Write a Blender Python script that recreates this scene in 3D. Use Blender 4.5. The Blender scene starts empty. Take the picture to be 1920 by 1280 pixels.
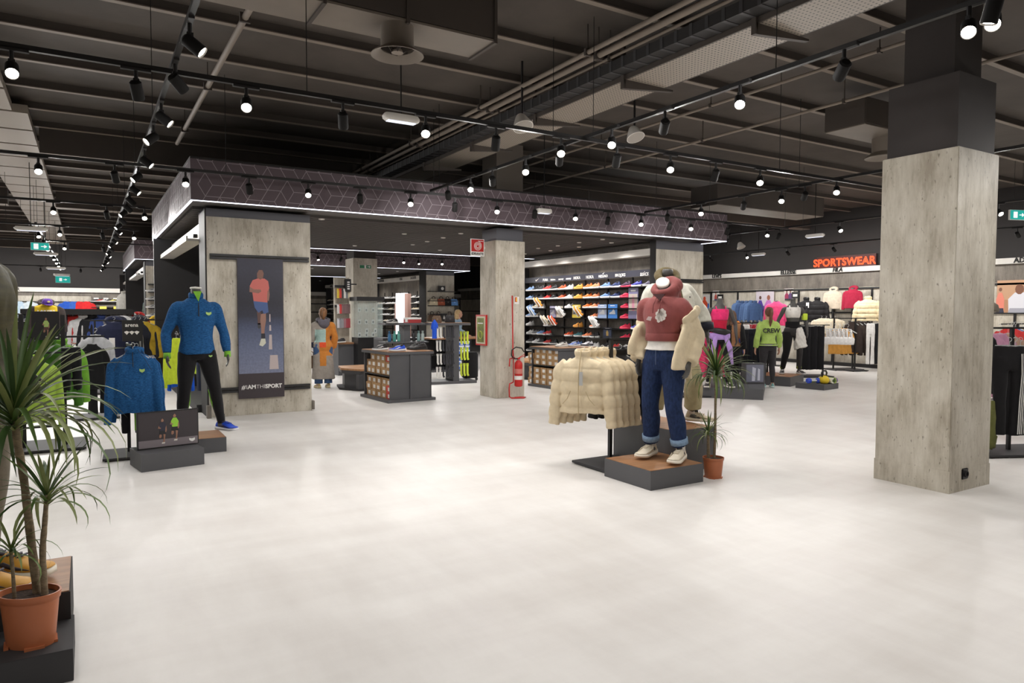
import bpy, bmesh, math, random
from mathutils import Vector, Matrix, noise
from math import sin, cos, pi, radians as R

S = bpy.context.scene
COL = S.collection
random.seed(7)

# ------------------------------------------------------------------ camera, world, exposure
PIT, YAW, ROL, FPX, EYE = .0437406, .5462076, .00271058, 1309.3, 1.62
cf = Vector((sin(YAW) * cos(PIT), cos(YAW) * cos(PIT), -sin(PIT)))
r0 = Vector((cos(YAW), -sin(YAW), 0)); u0 = r0.cross(cf)
cr = r0 * cos(ROL) + u0 * sin(ROL); cu = -r0 * sin(ROL) + u0 * cos(ROL)
cam_data = bpy.data.cameras.new('camera')
cam = bpy.data.objects.new('camera', cam_data); COL.objects.link(cam)
m = Matrix((cr, cu, -cf)).transposed().to_4x4(); m.translation = (0, 0, EYE)
cam.matrix_world = m
cam_data.sensor_width = 36; cam_data.lens = FPX / 1920 * 36
cam_data.clip_start = .05; cam_data.clip_end = 200
S.camera = cam
w = bpy.data.worlds.new('world'); S.world = w; w.use_nodes = True
w.node_tree.nodes['Background'].inputs[0].default_value = (.9, .95, 1, 1)
w.node_tree.nodes['Background'].inputs[1].default_value = .02
S.view_settings.view_transform = 'Standard'
S.view_settings.look = 'None'
S.view_settings.gamma = 1
S.view_settings.use_curve_mapping = False
S.view_settings.exposure = 0.0
LAMP_W = 43            # watts of each track spotlight
LAMP_COL = (1, .972, .945)
LENS_E = 30

def ray(x, y): return cf + cr * ((x - 960) / FPX) - cu * ((y - 640) / FPX)
def at_z(x, y, z=0):
    d = ray(x, y); return Vector((0, 0, EYE)) + d * ((z - EYE) / d.z)
def at_y(x, y, yy):
    d = ray(x, y); return Vector((0, 0, EYE)) + d * (yy / d.y)
def at_x(x, y, xx):
    d = ray(x, y); return Vector((0, 0, EYE)) + d * (xx / d.x)

# ------------------------------------------------------------------ materials
def lin(c): return tuple((v / 12.92 if v <= .04045 else ((v + .055) / 1.055) ** 2.4) for v in (q / 255 for q in c))
MATS = {}
def M(name, col=(128, 128, 128), rough=.6, metal=0, var=0, vs=(8, 8, 8), bump=0, bs=60, emit=0, spec=.5, alpha=1, sheen=0, col2=None, bstretch=None):
    if name in MATS: return MATS[name]
    m = bpy.data.materials.new(name); m.use_nodes = True; MATS[name] = m
    nt = m.node_tree; b = nt.nodes['Principled BSDF']
    c = lin(col)
    b.inputs['Base Color'].default_value = (*c, 1)
    b.inputs['Roughness'].default_value = rough
    b.inputs['Metallic'].default_value = metal
    b.inputs['Specular IOR Level'].default_value = spec
    if sheen: b.inputs['Sheen Weight'].default_value = sheen
    if alpha < 1: b.inputs['Alpha'].default_value = alpha
    if emit:
        b.inputs['Emission Color'].default_value = (*c, 1); b.inputs['Emission Strength'].default_value = emit
    if var or bump:
        tc = nt.nodes.new('ShaderNodeTexCoord')
    if var:
        mp = nt.nodes.new('ShaderNodeMapping'); mp.inputs['Scale'].default_value = vs
        nz = nt.nodes.new('ShaderNodeTexNoise'); nz.inputs['Scale'].default_value = 1; nz.inputs['Detail'].default_value = 6; nz.inputs['Roughness'].default_value = .6
        rp = nt.nodes.new('ShaderNodeValToRGB')
        c2 = lin(col2) if col2 else tuple(max(0, v * (1 - var)) for v in c)
        c1 = c if col2 else tuple(min(1, v * (1 + var)) for v in c)
        rp.color_ramp.elements[0].position = .32; rp.color_ramp.elements[0].color = (*c2, 1)
        rp.color_ramp.elements[1].position = .68; rp.color_ramp.elements[1].color = (*c1, 1)
        nt.links.new(tc.outputs['Object'], mp.inputs['Vector']); nt.links.new(mp.outputs[0], nz.inputs['Vector'])
        nt.links.new(nz.outputs['Fac'], rp.inputs['Fac']); nt.links.new(rp.outputs[0], b.inputs['Base Color'])
    if bump:
        n2 = nt.nodes.new('ShaderNodeTexNoise'); n2.inputs['Scale'].default_value = bs; n2.inputs['Detail'].default_value = 3
        bp = nt.nodes.new('ShaderNodeBump'); bp.inputs['Strength'].default_value = bump; bp.inputs['Distance'].default_value = .01
        if bstretch:
            m2 = nt.nodes.new('ShaderNodeMapping'); m2.inputs['Scale'].default_value = bstretch
            nt.links.new(tc.outputs['Object'], m2.inputs['Vector']); nt.links.new(m2.outputs[0], n2.inputs['Vector'])
        else: nt.links.new(tc.outputs['Object'], n2.inputs['Vector'])
        nt.links.new(n2.outputs['Fac'], bp.inputs['Height']); nt.links.new(bp.outputs[0], b.inputs['Normal'])
    return m
def cloth(name, col, var=.12, rough=.85, bump=.15): return M(name, col, rough, var=var, vs=(14, 14, 14), bump=bump, bs=90, spec=.2, sheen=.1)
def flat(col):  # plain printed / plastic colour
    return M('print_%d_%d_%d' % col, col, .5)

# concrete-look laminate: streaks drawn out vertically, mottling, small dark pits
def concrete_mat(name, base, dark, light):
    m = bpy.data.materials.new(name); m.use_nodes = True; MATS[name] = m
    nt = m.node_tree; b = nt.nodes['Principled BSDF']; N = nt.nodes.new; L = nt.links.new
    tc = N('ShaderNodeTexCoord')
    def nz(sc, scale, det=8, rg=.62):
        mp = N('ShaderNodeMapping'); mp.inputs['Scale'].default_value = sc
        n = N('ShaderNodeTexNoise'); n.inputs['Scale'].default_value = scale; n.inputs['Detail'].default_value = det; n.inputs['Roughness'].default_value = rg
        L(tc.outputs['Object'], mp.inputs[0]); L(mp.outputs[0], n.inputs['Vector']); return n
    a = nz((3.2, 3.2, 1.5), 1.3); c = nz((24, 24, 3.2), 1.2, 6, .7); d = nz((30, 30, 12), 1.5, 2, .4)
    mx = N('ShaderNodeMath'); mx.operation = 'MULTIPLY_ADD'; mx.inputs[1].default_value = .34
    mb = N('ShaderNodeMath'); mb.operation = 'MULTIPLY'; mb.inputs[1].default_value = .66
    L(a.outputs['Fac'], mb.inputs[0]); L(c.outputs['Fac'], mx.inputs[0]); L(mb.outputs[0], mx.inputs[2])
    rp = N('ShaderNodeValToRGB'); e = rp.color_ramp.elements
    e[0].position = .37; e[0].color = (*lin(dark), 1); e[1].position = .63; e[1].color = (*lin(light), 1)
    q = e.new(.5); q.color = (*lin(base), 1)
    L(mx.outputs[0], rp.inputs['Fac'])
    r2 = N('ShaderNodeValToRGB'); r2.color_ramp.elements[0].position = .25; r2.color_ramp.elements[0].color = (.35, .33, .3, 1)
    r2.color_ramp.elements[1].position = .33; r2.color_ramp.elements[1].color = (1, 1, 1, 1)
    L(d.outputs['Fac'], r2.inputs['Fac'])
    mm = N('ShaderNodeMixRGB'); mm.blend_type = 'MULTIPLY'; mm.inputs[0].default_value = .8
    L(rp.outputs[0], mm.inputs[1]); L(r2.outputs[0], mm.inputs[2]); L(mm.outputs[0], b.inputs['Base Color'])
    b.inputs['Roughness'].default_value = .6
    bp = N('ShaderNodeBump'); bp.inputs['Strength'].default_value = .12; bp.inputs['Distance'].default_value = .01
    L(c.outputs['Fac'], bp.inputs['Height']); L(bp.outputs[0], b.inputs['Normal'])
    return m
concrete = concrete_mat('concrete_laminate', (190, 183, 168), (160, 151, 135), (209, 203, 190))
concrete_dark = concrete_mat('concrete_laminate_dark', (112, 105, 96), (92, 86, 79), (130, 123, 113))

def floor_mat():
    m = bpy.data.materials.new('white_resin_floor'); m.use_nodes = True
    nt = m.node_tree; b = nt.nodes['Principled BSDF']; N = nt.nodes.new; L = nt.links.new
    tc = N('ShaderNodeTexCoord')
    def nz(sc, rot, det=7):
        mp = N('ShaderNodeMapping'); mp.inputs['Scale'].default_value = sc; mp.inputs['Rotation'].default_value = (0, 0, rot)
        n = N('ShaderNodeTexNoise'); n.inputs['Scale'].default_value = 1; n.inputs['Detail'].default_value = det; n.inputs['Roughness'].default_value = .62
        L(tc.outputs['Object'], mp.inputs[0]); L(mp.outputs[0], n.inputs['Vector']); return n
    a = nz((.5, 2.6, 1), .15); c = nz((3.5, 1.0, 1), -.25); d = nz((.45, .45, 1), 0, 3)
    s = N('ShaderNodeMath'); s.operation = 'ADD'; L(a.outputs['Fac'], s.inputs[0]); L(c.outputs['Fac'], s.inputs[1])
    s2 = N('ShaderNodeMath'); s2.operation = 'ADD'; L(s.outputs[0], s2.inputs[0]); L(d.outputs['Fac'], s2.inputs[1])
    s3 = N('ShaderNodeMath'); s3.operation = 'DIVIDE'; s3.inputs[1].default_value = 3; L(s2.outputs[0], s3.inputs[0])
    rp = N('ShaderNodeValToRGB'); e = rp.color_ramp.elements
    e[0].position = .36; e[0].color = (*lin((208, 203, 198)), 1); e[1].position = .6; e[1].color = (*lin((229, 226, 222)), 1)
    L(s3.outputs[0], rp.inputs['Fac']); L(rp.outputs[0], b.inputs['Base Color'])
    b.inputs['Roughness'].default_value = .38; b.inputs['Specular IOR Level'].default_value = .4
    r = N('ShaderNodeMapRange'); r.inputs[1].default_value = .35; r.inputs[2].default_value = .65; r.inputs[3].default_value = .36; r.inputs[4].default_value = .54
    L(s3.outputs[0], r.inputs[0]); L(r.outputs[0], b.inputs['Roughness'])
    return m

grey = M('grey_lacquer', (78, 78, 81), .5, var=.05, vs=(3, 3, 3))
grey_dark = M('dark_grey_lacquer', (52, 51, 53), .68, var=.05, vs=(3, 3, 3))
black = M('black_metal', (24, 23, 24), .45, bump=.05)
black_m = M('black_matt', (30, 28, 28), .7)
white_m = M('white_metal', (225, 222, 216), .4)
wood = M('walnut_top', (150, 108, 74), .45, var=.25, vs=(2, 26, 3), bump=.06)
wood_l = M('oak_top', (176, 132, 92), .45, var=.18, vs=(2, 22, 3), bump=.06)
joist_m = M('bounce_lit_paint', (128, 117, 106), .7, var=.1, vs=(1, 1, 1))  # dark paint lightened for floor bounce on the undersides; pipes share it
ceil_m = M('ceiling_dark_paint', (74, 67, 61), .85, var=.25, vs=(.7, .7, .7), bump=.1, bs=20)
beam_m = M('beam_dark_paint', (70, 63, 58), .8, var=.15, vs=(.8, .8, .8))
lens_on = M('lamp_lens', (255, 244, 226), emit=LENS_E)
lens_dim = M('lamp_lens_side', (255, 244, 226), emit=2.2)
led_m = M('led_strip', (235, 240, 255), emit=2.6)
mann = M('mannequin_grey', (74, 72, 70), .45, var=.06, vs=(9, 9, 9))
neck_w = M('mannequin_neck_cap', (232, 228, 220), .4)
white_c = cloth('white_cotton', (226, 222, 216))
kraft = M('kraft_card', (178, 142, 100), .75, var=.08, vs=(9, 9, 9))
label_w = M('label_white', (232, 230, 226), .5)
dirt = M('potting_soil', (60, 44, 34), .95, var=.5, vs=(60, 60, 60), bump=.6, bs=90)
terracotta = M('terracotta_plastic', (178, 104, 66), .42, var=.06, vs=(6, 6, 6))

# ------------------------------------------------------------------ mesh builder
class MB:
    def __init__(s): s.v = []; s.f = []
    def add(s, vs, fs):
        o = len(s.v); s.v += [tuple(v) for v in vs]; s.f += [tuple(i + o for i in f) for f in fs]; return s
    def box(s, x0, x1, y0, y1, z0, z1, mat=None):
        vs = [(x, y, z) for x in (x0, x1) for y in (y0, y1) for z in (z0, z1)]
        if mat is not None: vs = [mat @ Vector(v) for v in vs]
        return s.add(vs, [(0, 1, 3, 2), (4, 6, 7, 5), (0, 4, 5, 1), (2, 3, 7, 6), (0, 2, 6, 4), (1, 5, 7, 3)])
    def bar(s, a, b, w, h=None, up=(0, 0, 1)):
        a = Vector(a); b = Vector(b); h = h or w; d = (b - a).normalized(); up = Vector(up)
        if abs(d.dot(up)) > .98: up = Vector((0, 1, 0))
        sd = d.cross(up).normalized() * w / 2; uu = sd.cross(d).normalized() * h / 2
        vs = [p + i * sd + j * uu for p in (a, b) for i, j in ((-1, -1), (1, -1), (1, 1), (-1, 1))]
        return s.add(vs, [(3, 2, 1, 0), (4, 5, 6, 7), (0, 1, 5, 4), (1, 2, 6, 5), (2, 3, 7, 6), (3, 0, 4, 7)])
    def loft(s, rings, cap0=True, cap1=True, closed=True):
        n = len(rings[0]); vs = [p for r in rings for p in r]; fs = []
        for i in range(len(rings) - 1):
            for j in range(n if closed else n - 1):
                k = (j + 1) % n; fs.append((i * n + j, i * n + k, (i + 1) * n + k, (i + 1) * n + j))
        if cap0: fs.append(tuple(range(n - 1, -1, -1)))
        if cap1: fs.append(tuple((len(rings) - 1) * n + j for j in range(n)))
        return s.add(vs, fs)
    def tube(s, pts, r, n=10, cap=True, up=(0, 0, 1), flat=1):
        P = [Vector(p) for p in pts]; rs = r if isinstance(r, (list, tuple)) else [r] * len(P)
        up = Vector(up); rings = []; sd = None
        for i, p in enumerate(P):
            d = (P[min(i + 1, len(P) - 1)] - P[max(i - 1, 0)])
            d = d.normalized() if d.length > 1e-9 else Vector((0, 0, 1))
            if sd is None:
                if abs(d.dot(up)) > .95: up = Vector((0, 1, 0)) if abs(d.y) < .9 else Vector((1, 0, 0))
                sd = d.cross(up).normalized()
            else:
                sd = (sd - d * sd.dot(d))
                sd = sd.normalized() if sd.length > 1e-6 else d.orthogonal().normalized()
            uu = sd.cross(d); q = rs[i]; ra, rb = q if isinstance(q, (list, tuple)) else (q, q * flat)
            rings.append([p + sd * cos(2 * pi * k / n) * ra + uu * sin(2 * pi * k / n) * rb for k in range(n)])
        return s.loft(rings, cap, cap)
    def lathe(s, prof, n=20, c=(0, 0, 0), sx=1, sy=1, cap=True):
        rings = [[(c[0] + r * sx * cos(2 * pi * k / n), c[1] + r * sy * sin(2 * pi * k / n), c[2] + z) for k in range(n)] for r, z in prof]
        return s.loft(rings, cap, cap)
    def prism(s, poly, axis, a, b):
        def P(u, v, t): return {'x': (t, u, v), 'y': (u, t, v), 'z': (u, v, t)}[axis]
        n = len(poly); vs = [P(u, v, a) for u, v in poly] + [P(u, v, b) for u, v in poly]
        return s.add(vs, [tuple(range(n)), tuple(range(2 * n - 1, n - 1, -1))] + [(i, n + i, n + (i + 1) % n, (i + 1) % n) for i in range(n)])
    def mesh(s, name):
        me = bpy.data.meshes.new(name); me.from_pydata(s.v, [], s.f); me.update()
        bm = bmesh.new(); bm.from_mesh(me); bmesh.ops.recalc_face_normals(bm, faces=bm.faces); bm.to_mesh(me); bm.free()
        return me
    def build(s, name, mat=None, parent=None, smooth=False, loc=None, rot=None, bevel=0):
        me = s.mesh(name)
        if bevel:
            bm = bmesh.new(); bm.from_mesh(me)
            bmesh.ops.bevel(bm, geom=[e for e in bm.edges if len(e.link_faces) == 2 and e.calc_face_angle(0) > .5], offset=bevel, segments=2, affect='EDGES', clamp_overlap=True)
            bm.to_mesh(me); bm.free()
        return link(name, me, mat, parent, smooth, loc, rot)
def link(name, me, mat=None, parent=None, smooth=False, loc=None, rot=None):
    if mat and not len(me.materials): me.materials.append(mat)
    if smooth:
        me.polygons.foreach_set('use_smooth', [True] * len(me.polygons))
        if smooth != 1 and hasattr(me, 'set_sharp_from_angle'): me.set_sharp_from_angle(angle=R(smooth))
    o = bpy.data.objects.new(name, me); COL.objects.link(o)
    if parent: o.parent = parent
    if loc is not None: o.location = loc
    if rot is not None: o.rotation_euler = rot
    return o
def tag(o, label=None, cat=None, group=None, kind=None):
    if label: o['label'] = label
    if cat: o['category'] = cat
    if group: o['group'] = group
    if kind: o['kind'] = kind
    return o
def thing(name, label, cat, loc=(0, 0, 0), rz=0, group=None):
    o = bpy.data.objects.new(name, None); COL.objects.link(o); o.empty_display_size = .05
    o.location = loc; o.rotation_euler = (0, 0, rz); return tag(o, label, cat, group)
KIDS = {}
def kids(o): return [c for c in o.children]
def dup(o, loc=None, rot=None, label=None, group=None, parent=None, mats=None, scale=None):
    c = o.copy(); COL.objects.link(c)
    c.parent = parent
    if loc is not None: c.location = loc
    if rot is not None: c.rotation_euler = rot if not isinstance(rot, (int, float)) else (0, 0, rot)
    if scale is not None: c.scale = scale if not isinstance(scale, (int, float)) else (scale,) * 3
    if label: c['label'] = label
    if group: c['group'] = group
    if mats and c.type == 'MESH' and c.name.split('.')[0] in mats: setmat(c, mats[c.name.split('.')[0]])
    for ch in o.children: dup(ch, parent=c, mats=mats)
    return c
def setmat(o, m):
    o.material_slots[0].link = 'OBJECT'; o.material_slots[0].material = m
def struct(name, mb, mat, parent=None, **k):
    o = mb.build(name, mat, parent, **k)
    if parent is None: o['kind'] = 'structure'
    return o
def words(txt, size, mat, parent, loc, rot, name='lettering', ext=.004, bold=0, align='CENTER', shear=0, sx=1):
    cu_ = bpy.data.curves.new(name, 'FONT'); cu_.body = txt; cu_.size = size; cu_.extrude = ext; cu_.offset = bold
    cu_.align_x = align; cu_.align_y = 'CENTER'; cu_.shear = shear; cu_.resolution_u = 2
    o = bpy.data.objects.new(name, cu_); COL.objects.link(o)
    me = bpy.data.meshes.new_from_object(o); bpy.data.objects.remove(o)
    return fin(link(name, me, mat, parent, False, loc, rot), sx)
def fin(o, sx):
    if sx != 1: o.scale = (sx, 1, 1)
    return o
FACE_NY = (R(90), 0, 0)            # text readable from -y
FACE_NX = (R(90), 0, R(-90))       # text readable from -x
FACE_PX = (R(90), 0, R(90))

def spl(pts, n=6):                 # Catmull-Rom through rows of numbers
    out = []; L = len(pts)
    for i in range(L - 1):
        p0, p1, p2, p3 = pts[max(i - 1, 0)], pts[i], pts[i + 1], pts[min(i + 2, L - 1)]
        for k in range(n):
            t = k / n
            out.append(tuple(.5 * (2 * b + (c - a) * t + (2 * a - 5 * b + 4 * c - d) * t * t + (3 * b - a - 3 * c + d) * t ** 3) for a, b, c, d in zip(p0, p1, p2, p3)))
    out.append(tuple(pts[-1])); return out
def fuse(mb, voxel, it=4, wr=0, ws=6, seed=0, wdir=None):   # one continuous surface out of overlapping lofts
    me = mb.mesh('fused'); o = bpy.data.objects.new('fused', me); COL.objects.link(o)
    a = o.modifiers.new('r', 'REMESH'); a.mode = 'VOXEL'; a.voxel_size = voxel
    if it:
        b = o.modifiers.new('s', 'SMOOTH'); b.iterations = it; b.factor = .5
    dg = bpy.context.evaluated_depsgraph_get()
    r = bpy.data.meshes.new_from_object(o.evaluated_get(dg)); bpy.data.objects.remove(o); bpy.data.meshes.remove(me)
    if wr:
        off = Vector((seed * 3.1, seed * 1.7, seed)); n = len(r.vertices)
        co = [0.0] * 3 * n; no = [0.0] * 3 * n
        r.vertices.foreach_get('co', co); r.vertices.foreach_get('normal', no)
        for i in range(0, 3 * n, 3):
            q = Vector((co[i] * ws, co[i + 1] * ws, co[i + 2] * ws * .55)) + off
            h = (noise.noise(q) + .5 * noise.noise(q * 2.3)) * wr
            co[i] += no[i] * h; co[i + 1] += no[i + 1] * h; co[i + 2] += no[i + 2] * h
        r.vertices.foreach_set('co', co); r.update()
    return r
# ------------------------------------------------------------------ room shell
fl = struct('floor', MB().box(-12, 22, -7, 44, -.06, 0), floor_mat())
ce = struct('ceiling', MB().box(-12, 22, -7, 44, 4.7, 4.8), ceil_m)
def wallbox(name, b, mat): return struct(name, MB().box(*b), mat)
wall_paint = M('wall_dark_paint', (44, 41, 40), .8, var=.1, vs=(1, 1, 1))
wall_right = wallbox('wall_right', (19.5, 19.7, -7, 44, 0, 4.7), wall_paint)
wall_back = wallbox('wall_back', (-12, 19.5, 38.2, 38.4, 0, 4.7), wall_paint)
wallbox('wall_left', (-12.2, -12, -7, 44, 0, 4.7), concrete)
wallbox('wall_front', (-12, 19.5, -7.2, -7, 0, 4.7), concrete)
# cladding of the right wall: pale boards, a dark band, a light trough
MB().box(19.42, 19.5, -6, 38, 0, 2.36).build('cladding', concrete, wall_right)
MB().box(19.36, 19.42, -6, 38, 2.29, 2.34).build('black_rail', black, wall_right)
MB().box(19.40, 19.5, -6, 38, 2.36, 2.80).build('upper_cladding', concrete_dark, wall_right)
MB().box(19.36, 19.42, -6, 38, 1.58, 1.62).build('black_rail', black, wall_right)
y = 7.0
while y < 24:
    MB().box(19.38, 19.42, y - .025, y + .025, .1, 2.29).build('wall_upright', black, wall_right); y += 1.22
MB().box(19.3, 19.42, -6, 38, 0, .1).build('baseboard', black_m, wall_right)
trough_m = M('trough_steel', (206, 202, 195), .45, var=.08, vs=(.3, 1.5, .3))
tb = MB().box(19.22, 19.5, -6, 38, 2.80, 2.94); tb.build('light_trough', trough_m, wall_right)
# cladding of the back wall
MB().box(-12, 19.4, 38.1, 38.2, 0, 2.25).build('cladding', concrete, wall_back)
MB().box(-12, 19.4, 38.08, 38.2, 2.25, 2.42).build('upper_cladding', concrete_dark, wall_back)
MB().box(-12, 19.4, 37.9, 38.2, 2.42, 2.62).build('light_trough', trough_m, wall_back)
MB().box(-12, 19.4, 38.04, 38.1, 1.95, 2.0).build('black_rail', black, wall_back)
MB().box(-12, 19.4, 38.04, 38.1, 1.5, 1.55).build('black_rail', black, wall_back)

# ------------------------------------------------------------------ ceiling joists, beams, services
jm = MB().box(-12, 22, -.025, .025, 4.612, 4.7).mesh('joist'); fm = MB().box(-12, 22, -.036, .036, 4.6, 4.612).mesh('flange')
for k in range(-8, 27):
    yy = 5.5 + 1.2 * k
    o = link('joist', jm, beam_m, ce, loc=(0, yy, 0)); link('flange', fm, joist_m, o)  # flange paler than its joist: bounce light put into the colour
for yy in (14.2, 21.4, 28.6, 35.8):
    for xa, xb in ((-12, -1.62), (-.62, 22)):
        b = MB().box(xa, xb, yy - .18, yy + .18, 4.22, 4.7).build('beam', beam_m, ce)
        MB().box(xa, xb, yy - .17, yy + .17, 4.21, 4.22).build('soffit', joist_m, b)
for k in range(-2, 27):
    y0 = 4 + 1.2 * k
    xr = -.86 if y0 < 12 else -.68
    MB().box(xr - .85, xr, y0 + .03, y0 + 1.14, 4.46, 4.58).build('ceiling_panel', M('panel_paint', (150, 140, 129), .7), ce)

# supply air duct with round diffuser
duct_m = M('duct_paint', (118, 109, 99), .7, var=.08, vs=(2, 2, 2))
du = thing('air_duct', 'wide grey rectangular air duct hung under the joists with a round outlet below', 'duct', (1.2, 6.17, 4.2))
MB().box(-2.6, 2.22, -.25, .25, .02, .397).build('duct_side', beam_m, du, bevel=.01)
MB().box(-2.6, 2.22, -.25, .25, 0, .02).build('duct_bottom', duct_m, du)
for xx in (-1.7, .55, 1.3, 2.2):
    f = MB().box(xx - .015, xx + .015, -.27, .27, -.02, .0); f.box(xx - .015, xx + .015, -.27, -.25, 0, .39).build('strap', beam_m, du)
pc = at_z(745, 92, 4.0) - Vector((1.2, 6.17, 4.2))
dd = MB().lathe([(.15, .2), (.15, .02), (.155, .0), (.235, -.05), (.24, -.06), (.225, -.058), (.15, .0), (.135, .15), (.001, .16)], 32, (pc.x, pc.y, -.2), cap=False).build('diffuser', duct_m, du, smooth=40)
MB().lathe([(.055, -.02), (.055, -.035), (.001, -.035)], 24, (pc.x, pc.y, -.2)).build('diffuser_disc', joist_m, dd)
for k in range(6):
    a = k * pi / 3
    MB().bar((pc.x + cos(a) * .05, pc.y + sin(a) * .05, -.215), (pc.x + cos(a + .5) * .14, pc.y + sin(a + .5) * .14, -.17), .004, .06).build('diffuser_vane', beam_m, dd)

# pipes along the shop
def pipe(x, z, y0, y1, r, label):
    mb = MB().tube([(0, 0, 0), (0, y1 - y0, 0)], r, 10)
    o = tag(mb.build('ceiling_pipe', joist_m, smooth=40, loc=(x, y0, z)), label, 'pipe')
    for k in range(int((y1 - y0) / 2.4) + 1):
        MB().box(-r * 1.5, r * 1.5, k * 2.4 + .3, k * 2.4 + .33, -r * 1.4, r * 1.4).box(-.006, .006, k * 2.4 + .31, k * 2.4 + .32, 0, 4.7 - z).build('pipe_hanger', beam_m, o)
pipe(1.34, 4.4, 2, 13, .032, 'thin painted pipe above the left spotlight rail')
pipe(4.66, 4.4, 1, 14, .026, 'leftmost of three parallel ceiling pipes beside the cable tray')
pipe(4.81, 4.4, 1, 14, .036, 'thickest ceiling pipe, in the middle of the three beside the tray')
pipe(4.97, 4.4, 1, 14, .018, 'thinnest of the three parallel ceiling pipes, next to the tray')
pipe(8.3, 4.3, -2, 16, .02, 'slim conduit crossing under joists behind the large right column')
pipe(7.4, 4.45, 4.2, 16, .02, 'slim conduit running back from the large right column')

def perforated():
    m = bpy.data.materials.new('perforated_steel'); m.use_nodes = True
    nt = m.node_tree; b = nt.nodes['Principled BSDF']; N = nt.nodes.new; L = nt.links.new
    tc = N('ShaderNodeTexCoord'); mp = N('ShaderNodeMapping'); mp.inputs['Scale'].default_value = (14, 14, 14); L(tc.outputs['Object'], mp.inputs[0])
    v = N('ShaderNodeTexVoronoi'); v.inputs['Randomness'].default_value = 0; v.inputs['Scale'].default_value = 1.6; L(mp.outputs[0], v.inputs['Vector'])
    rp = N('ShaderNodeValToRGB'); rp.color_ramp.interpolation = 'CONSTANT'
    rp.color_ramp.elements[0].color = (*lin((50, 46, 42)), 1); rp.color_ramp.elements[1].position = .2; rp.color_ramp.elements[1].color = (*lin((146, 136, 124)), 1)
    L(v.outputs['Distance'], rp.inputs[0]); L(rp.outputs[0], b.inputs['Base Color']); b.inputs['Roughness'].default_value = .6
    return m
ct = thing('cable_tray', 'long perforated steel cable tray hung under the joists on brackets', 'cable tray', (5.48, 2, 4.2))
MB().box(-.28, .28, -1, 14.5, 0, .015).build('tray_bottom', perforated(), ct)
MB().box(-.30, -.28, -1, 14.5, 0, .11).box(.28, .30, -1, 14.5, 0, .11).build('tray_side', beam_m, ct)
MB().box(-.5, -.31, -1, 14.5, .05, .16).build('cable_channel', black_m, ct)
for k in range(75): MB().box(-.505, -.31, -.9 + k * .2, -.86 + k * .2, .045, .165).build('channel_rib', grey_dark, ct)
for k in range(8):
    y0 = .5 + k * 1.8
    MB().prism([(-.32, 0), (.42, 0), (.42, -.02), (-.3, -.1)], 'y', y0, y0 + .05).box(-.33, -.3, y0, y0 + .05, -.1, .5).build('bracket', beam_m, ct)

# hanging box duct by the right column
p = at_z(1612, 246, 4.1)
hb = thing('box_duct', 'grey box duct with round outlet hanging behind the large right column', 'duct', (p.x, p.y, 4.1))
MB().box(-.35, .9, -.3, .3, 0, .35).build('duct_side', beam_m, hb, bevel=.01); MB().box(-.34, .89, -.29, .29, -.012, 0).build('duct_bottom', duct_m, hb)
MB().lathe([(.16, 0), (.16, -.2), (.25, -.27), (.25, -.28), (.1, -.24), (.001, -.24)], 24, (.62, .02, -.012)).build('diffuser', duct_m, hb, smooth=40)
p = at_z(1440, 400, 4.0)
hb2 = thing('box_duct', 'dark box duct hanging behind the right end of the patterned canopy', 'duct', (p.x, p.y, 4.0))
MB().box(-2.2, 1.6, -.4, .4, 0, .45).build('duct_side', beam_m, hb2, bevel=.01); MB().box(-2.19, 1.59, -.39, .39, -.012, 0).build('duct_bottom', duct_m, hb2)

# ------------------------------------------------------------------ columns
dark_head = M('column_head_paint', (58, 53, 52), .75, var=.1, vs=(2, 2, 2))
def column(x0, x1, y0, y1, zc, dark=dark_head, top=4.7, plinth=.0):
    o = struct('column', MB().box(x0, x1, y0, y1, 0, zc), concrete, bevel=.006)
    i = .03
    MB().box(x0 + i, x1 - i, y0 + i, y1 - i, zc, min(top, zc + .66)).build('column_head', dark, o)
    if top > zc + .7: MB().box(x0 + .12, x1 - .12, y0 + .12, y1 - .12, zc + .66, top).build('column_head', dark, o)
    if plinth: MB().box(x0 - .004, x1 + .004, y0 - .004, y1 + .004, 0, plinth).build('plinth', concrete, o)
    return o
col_r = column(6.53, 7.24, 3.24, 3.93, 3.07, plinth=.2)
sk = tag(MB().box(-.004, .012, -.05, .05, -.05, .05).build('power_socket', black, None, loc=(6.78, 3.236, .155), rot=(0, 0, R(-90)), bevel=.006), 'small black power socket at the foot of the large right column', 'socket')
MB().lathe([(.03, 0), (.03, .02), (.02, .02), (.018, .005), (.001, .005)], 16).build('socket_insert', black_m, sk, rot=(0, R(90), 0), loc=(.006, 0, 0))
col_m = column(6.42, 7.05, 11.14, 11.74, 2.915, top=3.14, dark=M('column_head_grey', (92, 92, 98), .6))
MB().box(6.45, 7.02, 11.17, 11.71, 3.73, 4.7).build('column_head', M('column_head_upper', (104, 96, 88), .75), col_m)
p = at_y(663, 600, 17.9); q = at_y(708, 600, 17.9)
col_b = column(p.x, q.x, 17.9, 18.55, 3.0, top=4.7)

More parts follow.
